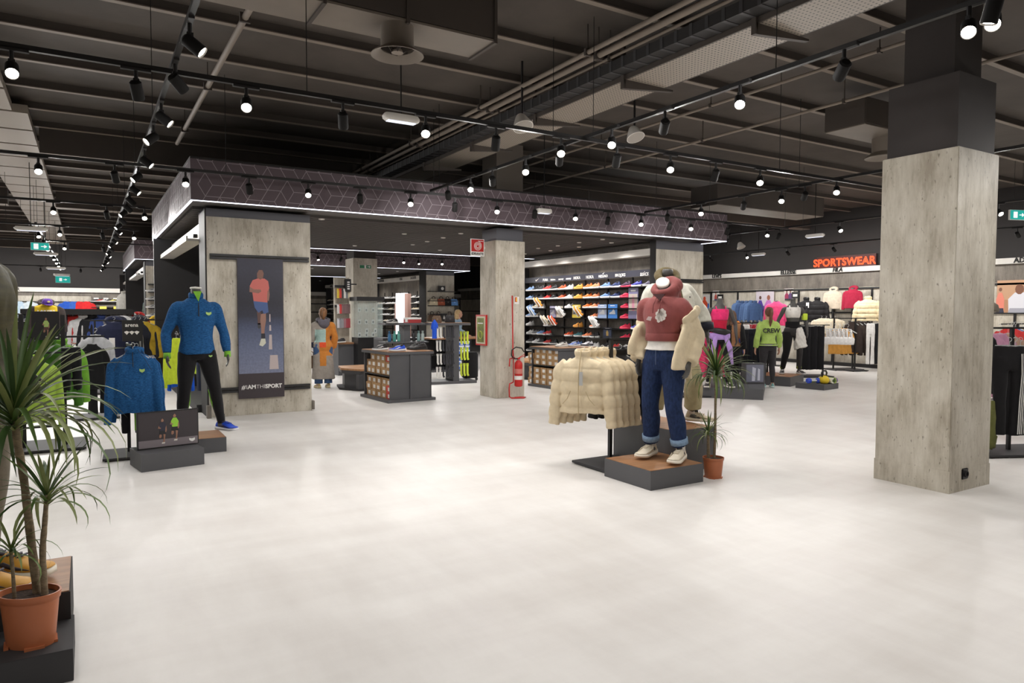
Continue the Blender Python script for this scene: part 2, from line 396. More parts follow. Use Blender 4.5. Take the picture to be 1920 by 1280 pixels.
# ------------------------------------------------------------------ canopies with patterned fascias
fas_m = M('fascia_plum', (92, 80, 86), .65, var=.06, vs=(2, 2, 2))
line_m = M('fascia_line', (152, 142, 148), .6)
soff_m = M('soffit_grey', (96, 92, 89), .7)
slat_m = M('soffit_slat', (84, 80, 77), .7)
def hexlines(w, h):
    mb = MB(); s = .185; t = .004
    def seg(a, b):
        (x0, z0), (x1, z1) = a, b
        for _ in (0, 1):
            if z0 > z1: x0, z0, x1, z1 = x1, z1, x0, z0
        if z1 <= 0 or z0 >= h: return
        f = lambda z: x0 + (x1 - x0) * (z - z0) / (z1 - z0) if z1 != z0 else x0
        if z0 < 0: x0, z0 = f(0), 0
        if z1 > h: x1, z1 = f(h), h
        if min(x0, x1) < .02 or max(x0, x1) > w - .02: return
        mb.bar((x0, 0, z0), (x1, 0, z1), t * 2, .003, up=(0, 1, 0))
    n = int(w / (1.5 * s)) + 2
    for i in range(n):
        for j in range(-1, 3):
            cx = i * 1.5 * s; cz = .06 + j * s * 1.732 + (i % 2) * s * .866
            P = [(cx + s * cos(k * pi / 3), cz + s * sin(k * pi / 3)) for k in range(6)]
            for k in range(3): seg(P[k], P[k + 1])
            if (i * 3 + j) % 2 == 0:
                for k in (1, 3, 5): seg((cx, cz), P[k])
            else:
                for k in (0, 2, 4): seg((cx, cz), P[k])
    return mb
def canopy(x0, x1, y0, y1, lbl, z0=3.13, z1=3.69):
    c = struct('canopy', MB().box(x0 + .05, x1 - .05, y0 + .05, y1 - .05, z0 + .06, z0 + .1), soff_m)
    for (a, b, k) in ((x0, x1, 0), (x0, x1, 1)):
        yy = y0 if k == 0 else y1 - .05
        f = MB().box(a, b, yy, yy + .05, z0, z1).build('fascia', fas_m, c)
        if k == 0:
            l = hexlines(b - a, z1 - z0).build('hexagon_lines', line_m, f, loc=(a, yy - .001, z0)); l['kind'] = 'stuff'
    for xx in (x0, x1 - .05):
        f = MB().box(xx, xx + .05, y0 + .05, y1 - .05, z0, z1).build('fascia', fas_m, c)
        if xx == x0:
            l = hexlines(y1 - y0, z1 - z0).build('hexagon_lines', line_m, f, loc=(xx - .001, y1, z0), rot=(0, 0, R(-90))); l['kind'] = 'stuff'
    MB().box(x0, x1, y0, y1, z1, z1 + .03).build('canopy_top', black_m, c)
    for b in ((x0, x1, y0, y0 + .03), (x0, x1, y1 - .03, y1), (x0, x0 + .03, y0 + .03, y1 - .03), (x1 - .03, x1, y0 + .03, y1 - .03)):
        MB().box(*b, z0 - .011, z0 - .001).build('led_strip', led_m, c)
    sm = MB().box(0, x1 - x0 - .3, 0, .07, 0, .045).mesh('slat')
    k = 0
    while y0 + 1.1 + k * .14 < y1 - .25:
        link('slat', sm, slat_m, c, loc=(x0 + .15, y0 + 1.1 + k * .14, z0 + .015)); k += 1
    return c
can1 = canopy(1.24, 11.78, 10.5, 17.1, 1)
can2 = canopy(1.22, 12.42, 23.5, 31.0, 2)
ORDS = ['first', 'second', 'third', 'fourth']
dl = MB().lathe([(.05, .012), (.05, 0), (.04, -.004), (.036, .002)], 14, cap=False).mesh('downlight')
dlm = MB().lathe([(.038, .004), (.001, .003)], 14, cap=False).mesh('downlight_lens')
for k, (px, py) in enumerate(((774, 458), (801, 452), (831, 445), (864, 437), (1009, 465), (1046, 460), (1086, 454), (1130, 448), (603, 410), (600, 526))):
    p = at_z(px, py, 3.145)
    o = link('downlight', dl, white_m, None, loc=(p.x, p.y, 3.132), smooth=True)
    tag(o, ('%s small round downlight from the left before the middle column' % ORDS[k] if k < 4 else '%s small round downlight from the left over the shoe wall' % ORDS[k - 4] if k < 8 else 'small round downlight right of the poster panel top' if k == 8 else 'small round downlight in the rear canopy ceiling'), 'downlight')
    l = link('downlight_lens', dlm, lens_dim, o)

# concrete panels under the canopy front
def panel(x0, x1, y0, y1, zc, zt):
    o = struct('column', MB().box(x0, x1, y0, y1, 0, zc), concrete, bevel=.004)
    MB().box(x0, x1, y0 + .01, y1, zc, zt).build('panel_head', M('column_head_grey'), o)
    MB().box(x0 - .022, x0 - .002, y0 - .004, y1, 0, zt).build('edge_board', black_m, o)
    return o
pan1 = panel(1.54, 3.085, 11.32, 11.95, 3.02, 3.14)
pan3 = panel(10.40, 11.82, 11.2, 11.36, 2.95, 3.14)
for (zz) in (2.385, .36):
    MB().box(1.58, 3.05, 11.27, 11.318, zz, zz + .035).box(1.58, 3.05, 11.27, 11.318, zz + .045, zz + .08).build('display_rail', black, pan1)
MB().box(10.45, 11.79, 11.15, 11.198, 2.25, 2.285).box(10.45, 11.79, 11.15, 11.198, 2.295, 2.33).build('display_rail', black, pan3)
MB().box(1.50, 1.56, 11.22, 11.33, 0, .19).box(3.085, 3.12, 11.28, 11.6, .02, .16).build('skirting_end', concrete_dark, pan1)

# left run of wall bays under canopy 1 and 2: back boards, end boards and steel light troughs
def bay(y0, y1, xb=2.35, xf=1.3, zt=3.12):
    o = struct('trim', MB().box(xb, xb + .05, y0, y1, 0, zt), concrete_dark); o.name = 'trim_1' if y0 < 20 else 'trim_2'
    MB().box(xf - .08, xb, y1 - .08, y1, 0, zt).build('end_board', grey_dark, o)
    t = MB().box(1.56, 1.59, y0 + .02, y1 - .1, 2.74, 3.0).box(1.34, 1.59, y0 + .02, y1 - .1, 2.70, 2.74).box(1.34, 1.365, y0 + .02, y1 - .1, 2.74, 2.775).build('light_trough', trough_m, o)
    for k in range(3): MB().box(1.50, 1.56, y0 + .5 + k * 1.5, y0 + .62 + k * 1.5, 2.80, 2.86).build('trough_lamp', black, t)
    MB().box(1.45, xb, y0, y1, .0, .12).build('plinth', grey_dark, o)
    return o
bay(11.98, 16.6); bay(24.95, 29.4)
p2 = panel(1.56, 3.1, 24.3, 24.92, 2.98, 3.14)
# ------------------------------------------------------------------ spotlight rails
RZ = 3.42
def rail(name, a, b, label):
    a = Vector(a); b = Vector(b); d = b - a
    o = thing('light_rail', label, 'light rail', a)
    MB().bar((0, 0, 0), d, .036, .036).build('rail_body', black, o)
    n = int(d.length / 3.0); dn = d.normalized()
    for k in range(n + 1):
        p = dn * min(k * 3.0 + .6, d.length - .1)
        MB().tube([p, p + Vector((0, 0, 4.7 - RZ))], .004, 5).build('wire', black, o)
    return o
rail('u1', (-8, 1.93, RZ), (11, 1.93, RZ), 'black spotlight rail crossing nearest above the open floor')
rail('u2', (-8, 5.93, RZ), (12, 5.93, RZ), 'black spotlight rail crossing the middle of the hall ceiling')
rail('u3', (-8, 9.9, RZ), (13, 9.9, RZ), 'black spotlight rail running just in front of the patterned canopy')
rail('u4', (-8, 13.9, RZ), (.9, 13.9, RZ), 'black cross rail left of the patterned canopy, first behind its front')
rail('u5', (-8, 17.9, RZ), (.9, 17.9, RZ), 'black cross rail left of the canopy, level with its rear end')
rail('u6', (-8, 21.9, RZ), (11, 21.9, RZ), 'black cross rail in front of the rear canopy')
rail('v1', (.59, 1.2, RZ + .04), (.59, 36, RZ + .04), 'long black spotlight rail running back on the left of the canopy')
rail('v2', (4.55, -3, RZ + .04), (4.55, 9.9, RZ + .04), 'black spotlight rail running back above the jacket rack to the canopy')
rail('v3', (8.9, -3, RZ + .04), (8.9, 9.9, RZ + .04), 'black spotlight rail running back beyond the large right column')
rail('v4', (13.1, -3, RZ + .04), (13.1, 22, RZ + .04), 'black spotlight rail over the clothes racks right of the canopy')
rail('v5', (17.2, -3, RZ + .04), (17.2, 22, RZ + .04), 'black spotlight rail nearest the wall with the red neon sign')
rail('v0', (-3.4, 4, RZ + .04), (-3.4, 36, RZ + .04), 'black spotlight rail furthest left, running to the back wall')
rail('v6', (-.9, 18, RZ + .04), (-.9, 36, RZ + .04), 'black spotlight rail under the pale ceiling panels at the back')

head_m = M('lamp_head_black', (22, 21, 21), .75, spec=.25)
head_me = MB().lathe([(.001, .062), (.03, .062), (.042, .05), (.043, -.07), (.039, -.078), (.037, -.06)], 18, cap=False).mesh('lamp_head')
lens_me = MB().lathe([(.038, -.066), (.028, -.07), (.001, -.07)], 16, cap=False).mesh('lamp_lens')
arm_me = MB().tube([(0, 0, -.02), (0, 0, -.1)], .014, 8).box(-.02, .02, -.012, .012, -.12, -.09).mesh('lamp_arm')
adp_me = MB().box(-.1, .1, -.018, .018, -.034, -.006).mesh('rail_adapter')
NL = [0]
def spot(x, y, aim, label, along='u', lit=True, group=None, lamp=True, w=1.0, z=RZ, cone=165):
    o = thing('track_spotlight', label, 'spotlight', (x, y, z), 0, group)
    link('rail_adapter', adp_me, black_m if lit else grey_dark, o, rot=(0, 0, 0 if along == 'u' else R(90)))
    link('lamp_arm', arm_me, black, o)
    d = Vector(aim).normalized(); q = (-d).to_track_quat('Z', 'Y')
    h = link('lamp_head', head_me, head_m, o, smooth=40, loc=Vector((0, 0, -.15)) + d * .02, rot=q.to_euler())
    link('lamp_lens', lens_me, lens_on if lit else lens_dim, h)
    if lamp:
        if cone == 120: d = Vector((-.6, 0, -.8))
        L = bpy.data.lights.get('lamp_%.1f_%d' % (w, cone))
        if not L:
            L = bpy.data.lights.new('lamp_%.1f_%d' % (w, cone), 'SPOT'); L.energy = LAMP_W * w; L.color = LAMP_COL
            L.spot_size = R(cone); L.spot_blend = .7; L.shadow_soft_size = .055
        l = bpy.data.objects.new('bulb', L); COL.objects.link(l); l.parent = o
        dl_ = Vector((d.x * .8, d.y * .8, min(d.z, -.6))).normalized()
        l.location = Vector((0, 0, -.17)) + d * .13; l.rotation_euler = (-dl_).to_track_quat('Z', 'Y').to_euler()
    NL[0] += 1
    return o
ORD = ['first', 'second', 'third', 'fourth', 'fifth', 'sixth', 'seventh', 'eighth', 'ninth', 'tenth', 'eleventh', 'twelfth', 'thirteenth', 'fourteenth', 'fifteenth', 'sixteenth', 'seventeenth', 'eighteenth', 'nineteenth', 'twentieth']
def ordn(k): return ORD[k] if k < 20 else '%dth' % (k + 1)
CAMW = Vector((0, 0, EYE))
def aimc(x, y): v = CAMW - Vector((x, y, 3.25)); v.z = -abs(v.length) * .75; return v
AW = (.35, .8, -.62)      # towards the goods, away from the camera
def urow(yy, pxs, what):
    for k, (px, py, lit) in enumerate(pxs):
        p = at_y(px, py, yy)
        aim = aimc(p.x, yy) if lit else ((.2, .5, -.8) if k % 2 else (-.2, .45, -.85))
        spot(p.x, yy, aim, '%s spotlight, %s from the left on the rail %s' % ('glowing' if lit else 'dark-backed', ordn(k), what), 'u', lit, cone=110 if yy == 9.9 else 165, w=1.7 if yy > 12 else .6 if yy == 9.9 else 1.0)
urow(5.93, [(22, 122, 1), (255, 150, 0), (462, 195, 1), (643, 215, 0), (798, 247, 1), (930, 260, 0), (1052, 283, 1), (1157, 293, 0), (1257, 315, 1), (1342, 325, 0), (1425, 340, 1)], 'across the middle of the hall')
urow(9.9, [(72, 316, 1), (215, 325, 0), (348, 338, 1), (467, 350, 0), (578, 362, 1), (675, 370, 0), (770, 382, 1), (853, 385, 0), (932, 395, 1), (1003, 402, 0), (1079, 408, 1), (1140, 412, 0), (1202, 420, 1), (1256, 424, 0), (1296, 398, 1), (1365, 380, 0), (1440, 370, 1)], 'in front of the patterned canopy')
urow(13.9, [(100, 395, 1), (200, 400, 0), (272, 450, 1)], 'left of the canopy, first row back')
urow(17.9, [(112, 438, 1), (192, 440, 0), (252, 474, 1)], 'left of the canopy, second row back')
urow(21.9, [(121, 468, 1), (194, 470, 0), (640, 485, 0), (651, 497, 1), (757, 490, 1), (829, 499, 1)], 'before the rear canopy')
k = 0
for y, px in ((4.9, 1), (5.75, 0), (6.9, 1), (7.75, 1), (9.0, 1), (10.1, 1), (11.2, 1), (12.3, 0), (13.2, 0), (14.0, 1), (15.2, 0), (16.2, 1), (17.3, 1), (18.6, 0), (19.8, 1), (21.0, 1), (22.4, 0), (23.8, 1), (25.2, 1), (26.8, 0), (28.4, 1), (30, 1), (32, 0), (34, 1)):
    sd = (1, -1)[k % 2]
    spot(.59, y, (.85 * sd if px else .8, -.35 if px else .5, -.75), 'black spotlight, %s from the front on the long rail left of the canopy' % ordn(k), 'v', bool(px), lamp=(k % 2 == 0 or y > 20), w=1.0 if y < 12 else 1.5, z=RZ + .04, cone=120 if y > 8 else 165); k += 1
for k, (y, lit) in enumerate(((1.0, 1), (2.07, 1), (2.2, 1), (3.0, 0), (3.9, 1), (4.75, 0), (5.5, 1), (6.4, 0), (7.1, 1), (7.9, 0), (8.5, 1), (9.2, 0))):
    spot(4.5, y, aimc(4.5, y) if lit else (.5, .8, -.6), '%s spotlight, %s from the front on the rail above the jacket rack' % ('glowing' if lit else 'dark-backed', ordn(k)), 'v', bool(lit), lamp=(k not in (1,)), z=RZ + .04)
for k, (y, lit) in enumerate(((.5, 1), (2.2, 1), (3.1, 1), (4.2, 0), (5.1, 1), (6.0, 1), (6.5, 0), (6.9, 1), (7.6, 0), (8.5, 1), (9.3, 0))):
    spot(8.9, y, aimc(8.9, y) if lit else (.6, .7, -.6), '%s spotlight, %s from the front on the rail beyond the large right column' % ('glowing' if lit else 'dark-backed', ordn(k)), 'v', bool(lit), z=RZ + .04)
for n_, xx, nm in ((11, 13.1, 'over the clothes racks'), (12, 17.2, 'nearest the neon sign wall')):
    for k in range(n_):
        y = 1.5 + k * 1.45; lit = k % 3 != 1
        spot(xx, y, (-.5, -.75, -.7) if lit and k % 2 else ((.85, 0, -.6) if xx > 15 else (.4, .7, -.7)), '%s spotlight, %s from the front on the rail %s' % ('glowing' if lit else 'dark-backed', ordn(k), nm), 'v', lit, z=RZ + .04, w=1.6 if xx < 15 else 3.0)
for k in range(12):
    y = 10 + k * 2.1; spot(-3.4, y, (.5, -.6, -.7), 'small spotlight, %s from the front on the rail furthest left' % ordn(k), 'v', True, w=2.6, z=RZ + .04)
for k in range(8):
    y = 19 + k * 2.1; spot(-.9, y, (.1, -.7, -.7), 'small spotlight, %s from the front under the pale ceiling panels' % ordn(k), 'v', True, w=2.6, z=RZ + .04)
rail('u9', (-8, 34.6, RZ), (4, 34.6, RZ), 'added black cross rail brightening the far back wall')  # rail and lamps added to brighten the far back wall
for k, x in enumerate((-5, -3, -1.6, -.2, 1.4, 3)):
    spot(x, 34.6, (0, .8, -.6), 'small added spotlight, %s from the left, brightening the far back wall' % ordn(k), 'u', False, w=4)
# lamps on the nearest rail, then fill lamps added unseen behind the viewer
for k, x in enumerate((-6, -3.5, -1, 1.6, 4.2, 6.8, 9.2)):
    spot(x, 1.93, (0, .25, -.95), '%s spotlight from the left on the nearest cross rail' % ordn(k), 'u', True, group='spotlights on the nearest cross rail')
rail('u0', (-8, -3, RZ), (17, -3, RZ), 'black spotlight rail added unseen behind the viewer for fill')
for k, x in enumerate((-5, -1, 3, 7, 11, 15)):
    spot(x, -3, (0, .2, -.95), '%s added fill spotlight from the left, unseen behind the viewer' % ordn(k), 'u', True, group='added fill spotlights behind the viewer')
# lamps inside the canopies wash the shelf walls
for x, y, w_ in ((3, 20, 3.6), (6.2, 20, 3.6), (9.6, 20, 3.6)):
    spot(x, 21.9, (0, -.5, -.8), 'spotlight on the rail before the rear canopy, %s from the left of the plain ones' % ORD[int(x / 3.1) - 0], 'u', True, w=w_)
for i, (x, y) in enumerate([(10.0, 12.2), (10.0, 13.4), (10.0, 14.6), (10.0, 15.8), (7.6, 13), (7.6, 16), (5.4, 13), (5.4, 16), (3.4, 13), (3.4, 16), (10.3, 25.5), (10.3, 27.5), (10.3, 29.5), (7, 25.5), (7, 28.5), (4, 25.5), (4, 28.5)]):
    L = bpy.data.lights.get('downlamp')
    if not L:
        L = bpy.data.lights.new('downlamp', 'SPOT'); L.energy = LAMP_W * 2.8; L.color = LAMP_COL; L.spot_size = R(140); L.spot_blend = .8; L.shadow_soft_size = .06
    o = link('downlight', dl, white_m, None, loc=(x, y, 3.132), smooth=True)
    tag(o, '%s recessed downlight further inside the %s canopy ceiling' % ((ordn(i), 'front') if i < 10 else (ordn(i - 10), 'rear')), 'downlight', 'recessed downlights further inside'); link('downlight_lens', dlm, lens_dim, o)
    l = bpy.data.objects.new('bulb', L); COL.objects.link(l); l.parent = o; l.location = (0, 0, -.02)
# ------------------------------------------------------------------ product builders
def superring(cx, cy, cz, rx, ry, n=20, e=2.4):
    out = []
    for k in range(n):
        a = 2 * pi * k / n; c, s_ = cos(a), sin(a)
        out.append((cx + rx * math.copysign(abs(c) ** (2 / e), c), cy + ry * math.copysign(abs(s_) ** (2 / e), s_), cz))
    return out
def torso(mb, rows, n=22, e=2.3):        # rows: (z, rx, ry, cx, cy)
    mb.loft([superring(r[3], r[4], r[0], r[1], r[2], n, e) for r in rows]); return mb

# --- running shoe, toe towards -y, heel at origin end, 0.29 long
def shoe_meshes(hi=1.0, fat=1.0):
    L = .29
    prof = [(0, .022, .055, .0), (.03, .03, .075, 0), (.1, .034, .1 * hi, 0), (.2, .035, .098 * hi, 0), (.32, .037, .085 * hi, .002), (.45, .041, .088, .004), (.58, .045, .073, .006), (.72, .048, .054, .007), (.86, .045, .044, .004), (.95, .034, .038, 0), (1, .016, .028, -.002)]
    rows = spl([(p[0], p[1], p[2], p[3]) for p in prof], 2)
    U = MB(); rings = []
    for s_, w_, h, c in rows:
        y = -s_ * L; z0 = .026 + .012 * max(0, s_ - .75) ** 1.2 * 4
        r = []
        for k in range(13):
            a = pi * k / 12; r.append((c + w_ * cos(a) * (.78 + .22 * abs(cos(a))), y, z0 + max(h - .026, .004) * sin(a) ** .8))
        rings.append(r)
    U.loft(rings)
    So = MB(); rings = []
    for s_, w_, h, c in rows:
        y = -s_ * L * 1.02 + .004; up_ = .012 * max(0, s_ - .75) ** 1.2 * 4 + .006 * max(0, .1 - s_) * 10
        th = .034 - .012 * s_; ww = w_ + .005
        rings.append([(c + ww, y, up_), (c + ww * 1.03, y, up_ + th * .5), (c + ww * .96, y, up_ + th), (c - ww * .96, y, up_ + th), (c - ww * 1.03, y, up_ + th * .5), (c - ww, y, up_)])
    So.loft(rings)
    Co = MB().lathe([(.001, .0), (.8, .0), (1, -.012), (1.02, -.03)], 14, (0, 0, 0), .027, .05)
    Co.v = [(x, y - .075, z + .1 * hi + (y + .0) * .12) for x, y, z in Co.v]
    La = MB()
    for k in range(5):
        t = .36 + k * .065; h = .09 - .055 * max(0, t - .4)
        La.bar((-.02, -t * L, h - .004), (.026, -t * L - .004, h - .004), .007, .006)
    Ac = MB()
    for sd in (-1, 1):
        P = [(.34, .045), (.46, .05), (.62, .036), (.8, .034), (.62, .05), (.5, .066)]
        vs = [(sd * (.0445 + .004 * math.sin(pi * min(1, max(0, (t - .3) / .5)))) + .004, -t * L, z) for t, z in P]
        vs2 = [(x + sd * .003, y, z) for x, y, z in vs]
        n = len(P); Ac.add(vs + vs2, [tuple(range(n)), tuple(range(n, 2 * n))] + [(i, (i + 1) % n, n + (i + 1) % n, n + i) for i in range(n)])
    return U.mesh('upper'), So.mesh('sole'), Co.mesh('collar'), La.mesh('laces'), Ac.mesh('side_stripe')
SHM = shoe_meshes(); SHB = shoe_meshes(1.25)
for s_ in (SHM, SHB):
    for me in s_:
        me.polygons.foreach_set('use_smooth', [True] * len(me.polygons)); me.materials.append(white_m)
def shoe(name, c, sole=(232, 230, 226), stripe=None, collar=(40, 38, 40), parent=None, loc=(0, 0, 0), rot=(0, 0, 0), small=False, hi=0, sc=1):
    ms = SHB if hi else SHM
    if parent is None or not small:
        o = link(name, ms[0], None, parent, loc=loc, rot=rot); setmat(o, flat(c))
    if sc != 1: o.scale = (sc,) * 3
    for nm, me, col in (('sole', ms[1], sole), ('collar', ms[2], collar), ('laces', ms[3], stripe or sole), ('side_stripe', ms[4], stripe or sole)):
        if small and nm in ('laces', 'side_stripe'): continue
        k = link(nm, me, None, o); setmat(k, flat(col))
    return o

# --- shoe box
bx_me = MB().box(-.17, .17, -.1, .1, 0, .085).mesh('shoe_box'); lid_me = MB().box(-.173, .173, -.103, .103, .08, .12).mesh('lid')
lab_me = MB().box(-.175, -.17, -.06, .03, .02, .085).mesh('label_sticker')
for me in (bx_me, lid_me, lab_me): me.materials.append(kraft)
def shoebox(loc, rz, label, mat=None, lid=None, group=None, sc=(1, 1, 1), lab=True):
    o = link('shoe_box', bx_me, None, None, loc=loc, rot=(0, 0, rz)); o.scale = sc; setmat(o, mat or kraft)
    l = link('lid', lid_me, None, o); setmat(l, lid or mat or kraft)
    if lab: l = link('label_sticker', lab_me, None, o); setmat(l, label_w)
    return tag(o, label, 'shoe box', group)

# --- garments on hangers: neck at the origin, hanging down, front towards -y
def g_top(w=.46, ln=.66, sl=.58, th=.085, puff=0, hood=False, spread=.12, voxel=.012, wr=.01, seed=1, neck=.085, collar=0, hemw=1.0, openf=False):
    mb = MB(); q = (lambda z: 1 + puff * (abs(sin(pi * z / .135)) ** .35 - .8)) if puff else (lambda z: 1)
    hw = w / 2; rows = [(0, neck, th * .55, 0, 0), (-.025, neck * 1.12, th * .6, 0, 0), (-.05, hw * .6, th * .7, 0, 0), (-.085, hw * .86, th * .82, 0, 0), (-.12, hw * .98, th * .92, 0, 0)]
    n = 46 if puff else 9
    for k in range(n + 1):
        t = k / n; z = -.13 - (ln - .13) * t
        r = q(z) if puff else 1
        rows.append((z, hw * (.98 - (1 - hemw) * t) * (1 + (r - 1) * .5), th * (1 + .15 * sin(t * pi)) * r, 0, 0))
    torso(mb, rows, 26, 2.2)
    if sl:
        for sd in (-1, 1):
            P = [(sd * hw * .7, 0, -.115), (sd * hw * .97, 0, -.165)]; m_ = 40 if puff else 6
            x1 = sd * (hw * 1.02 + spread); z1 = -.12 - sl
            for k in range(1, m_ + 1):
                t = k / m_; P.append((sd * hw * .97 + (x1 - sd * hw * .97) * (t ** .75), -.02 * sin(t * 3), -.165 + (z1 + .165) * t))
            rr = []
            for i, p in enumerate(P):
                t = i / (len(P) - 1); r = (.072 - .022 * t) * (1.22 if puff else 1); r *= q(p[2]) if puff else 1
                rr.append((r, r * (.8 if puff else .62)))
            mb.tube(P, rr, 14, up=(0, 1, 0))
    if hood:
        P = [(.1 * cos(a) * 1.15, .075 * sin(a) + .035, .01 + .05 * sin(a)) for a in [2 * pi * k / 14 for k in range(15)]]
        mb.tube(P, [.042 + .018 * sin(2 * pi * k / 14) for k in range(15)], 10)
        mb.loft([superring(0, .07, .01, .1, .06, 16), superring(0, .085, -.1, .12, .04, 16), superring(0, .08, -.2, .07, .025, 16)])
    if collar:
        P = [(.083 * cos(a), .055 * sin(a) + .0, collar * .35 + .012 * sin(a)) for a in [2 * pi * k / 16 for k in range(17)]]
        mb.tube(P, [(.02, collar * .6)] * 17, 10, up=(0, 0, 1))
    me = fuse(mb, voxel, 3, wr, 7, seed)
    return me
def g_pants(w=.36, ln=.98, th=.07, flare=.085, voxel=.012, seed=3, wr=.008):
    mb = MB(); torso(mb, [(0, w * .46, th * .75, 0, 0), (-.04, w * .47, th * .8, 0, 0), (-.2, w * .5, th, 0, 0), (-.26, w * .48, th * .9, 0, 0)], 22, 2.4)
    for sd in (-1, 1):
        mb.tube([(sd * w * .23, 0, -.12), (sd * w * .25, 0, -.3), (sd * w * .26, -.01, -.6), (sd * w * .27, 0, -ln)], [(w * .24, th), (w * .235, th * .85), (w * .2, th * .7), (flare, th * .6)], 14, up=(0, 1, 0))
    return fuse(mb, voxel, 3, wr, 7, seed)
def g_bra():
    mb = MB(); torso(mb, [(-.15, .13, .06, 0, 0), (-.18, .15, .075, 0, 0), (-.24, .145, .085, 0, 0), (-.28, .135, .07, 0, 0)], 22, 2.4)
    for sd in (-1, 1): mb.tube([(sd * .09, -.05, -.2), (sd * .075, -.03, -.08), (sd * .07, .0, -.01), (sd * .06, .03, -.09), (sd * .05, .05, -.2)], .017, 8)
    return fuse(mb, .008, 2, .003, 9, 13)
def hanger_mesh(clip=False):
    mb = MB()
    mb.tube([(0, 0, .0), (0, 0, .05)] + [(.022 * sin(a), 0, .072 - .022 * cos(a)) for a in [k * pi / 7 for k in range(0, 10)]], .0035, 6)
    if clip: mb.box(-.15, .15, -.006, .006, -.006, .006).box(-.15, -.11, -.015, .015, -.05, .01).box(.11, .15, -.015, .015, -.05, .01)
    else: mb.tube([(-.19, 0, -.075), (-.05, 0, -.008), (0, 0, .0), (.05, 0, -.008), (.19, 0, -.075)], .009, 6)
    return mb.mesh('hanger')
HG = hanger_mesh(); HGC = hanger_mesh(True)
hang_m = M('clear_hanger', (196, 198, 196), .25)
for me in (HG, HGC): me.materials.append(hang_m)
PROTO = {}
def proto(k):
    if k not in PROTO:
        f = {'tee': lambda: g_top(.46, .66, .2, .06, seed=2, spread=.05), 'long': lambda: g_top(.46, .66, .6, .065, seed=4, spread=.05), 'hoodie': lambda: g_top(.5, .66, .58, .09, hood=True, seed=5, spread=.05),
             'sweat': lambda: g_top(.5, .64, .58, .085, seed=6, spread=.05), 'puffer': lambda: g_top(.54, .6, .62, .115, .3, seed=7, spread=.075, voxel=.0085, wr=.016, collar=.07, neck=.085),
             'jacket': lambda: g_top(.5, .64, .6, .1, seed=8, collar=.045, spread=.06), 'vest': lambda: g_top(.44, .66, 0, .06, seed=9), 'pants': lambda: g_pants(seed=3), 'leggings': lambda: g_pants(.3, .86, .05, .05, seed=11),
             'shorts': lambda: g_pants(.36, .42, .065, .1, seed=12), 'bra': g_bra, 'skirt': lambda: g_pants(.4, .5, .07, .12, seed=15)}[k]
        me = f(); me.name = k; me.polygons.foreach_set('use_smooth', [True] * len(me.polygons)); me.materials.append(white_m); PROTO[k] = me
    return PROTO[k]
GNAME = {'tee': 't_shirt', 'long': 'long_sleeve_shirt', 'hoodie': 'hoodie', 'sweat': 'sweatshirt', 'puffer': 'puffer_jacket', 'jacket': 'zip_jacket', 'vest': 'tank_top', 'pants': 'trousers', 'leggings': 'leggings', 'shorts': 'shorts', 'bra': 'sports_bra', 'skirt': 'skirt'}
GCAT = {'tee': 't-shirt', 'long': 'shirt', 'hoodie': 'hoodie', 'sweat': 'sweatshirt', 'puffer': 'jacket', 'jacket': 'jacket', 'vest': 'top', 'pants': 'trousers', 'leggings': 'leggings', 'shorts': 'shorts', 'bra': 'sports bra', 'skirt': 'skirt'}
def garment(kind, col, loc, rz, label, group=None, sc=1, hanger=True, mat=None):
    o = link(GNAME[kind], proto(kind), None, None, loc=loc, rot=(0, 0, rz)); setmat(o, mat or cloth('cloth_%d_%d_%d' % col, col))
    if sc != 1: o.scale = (sc,) * 3 if isinstance(sc, (int, float)) else sc
    if hanger: link('hanger', HGC if kind in ('pants', 'leggings', 'shorts', 'skirt') else HG, None, o, loc=(0, 0, .0))
    return tag(o, label, GCAT[kind], group)

# --- people and mannequins: one body, facing -y, left side at +x, 1.75 tall
def hand_mb(mb, wr, dr, sp, nrm, sc=1, curl=.5):
    wr = Vector(wr); dr = Vector(dr).normalized(); sp = Vector(sp); sp = (sp - dr * sp.dot(dr)).normalized(); nrm = dr.cross(sp) if nrm is None else Vector(nrm)
    pe = wr + dr * .085 * sc
    mb.tube([wr - dr * .02, wr + dr * .02 * sc, wr + dr * .05 * sc, pe], [(.028 * sc, .021 * sc), (.032 * sc, .018 * sc), (.04 * sc, .016 * sc), (.036 * sc, .013 * sc)], 10, up=nrm)
    for i, l in enumerate((.068, .078, .072, .055)):
        b = pe + sp * (.027 - i * .018) * sc - dr * .01
        pts = [b]; d = Vector(dr) + sp * (.12 - .08 * i)
        for k in range(3):
            d = (d + nrm * curl * .45).normalized(); pts.append(pts[-1] + d * l * sc / 2.6)
        mb.tube(pts, [.0095 * sc, .0092 * sc, .0085 * sc, .0068 * sc], 8)
    b = wr + dr * .025 * sc + sp * .025 * sc; d = (dr + sp * .9 + nrm * .3).normalized()
    mb.tube([b, b + d * .035 * sc, b + d * .055 * sc + dr * .018 * sc], [.013 * sc, .0105 * sc, .0085 * sc], 8)
BASE = dict(hip=(.092, 0, .9), kneeL=(.1, -.015, .49), kneeR=(-.1, -.015, .49), ankL=(.105, .02, .09), ankR=(-.105, .02, .09), toeL=(.13, -.17, .03), toeR=(-.13, -.17, .03),
            shL=(.178, 0, 1.385), shR=(-.178, 0, 1.385), elL=(.255, .03, 1.13), elR=(-.255, .03, 1.13), wrL=(.275, -.03, .88), wrR=(-.275, -.03, .88), lean=(0, 0), fem=False, head=True, curl=.5)
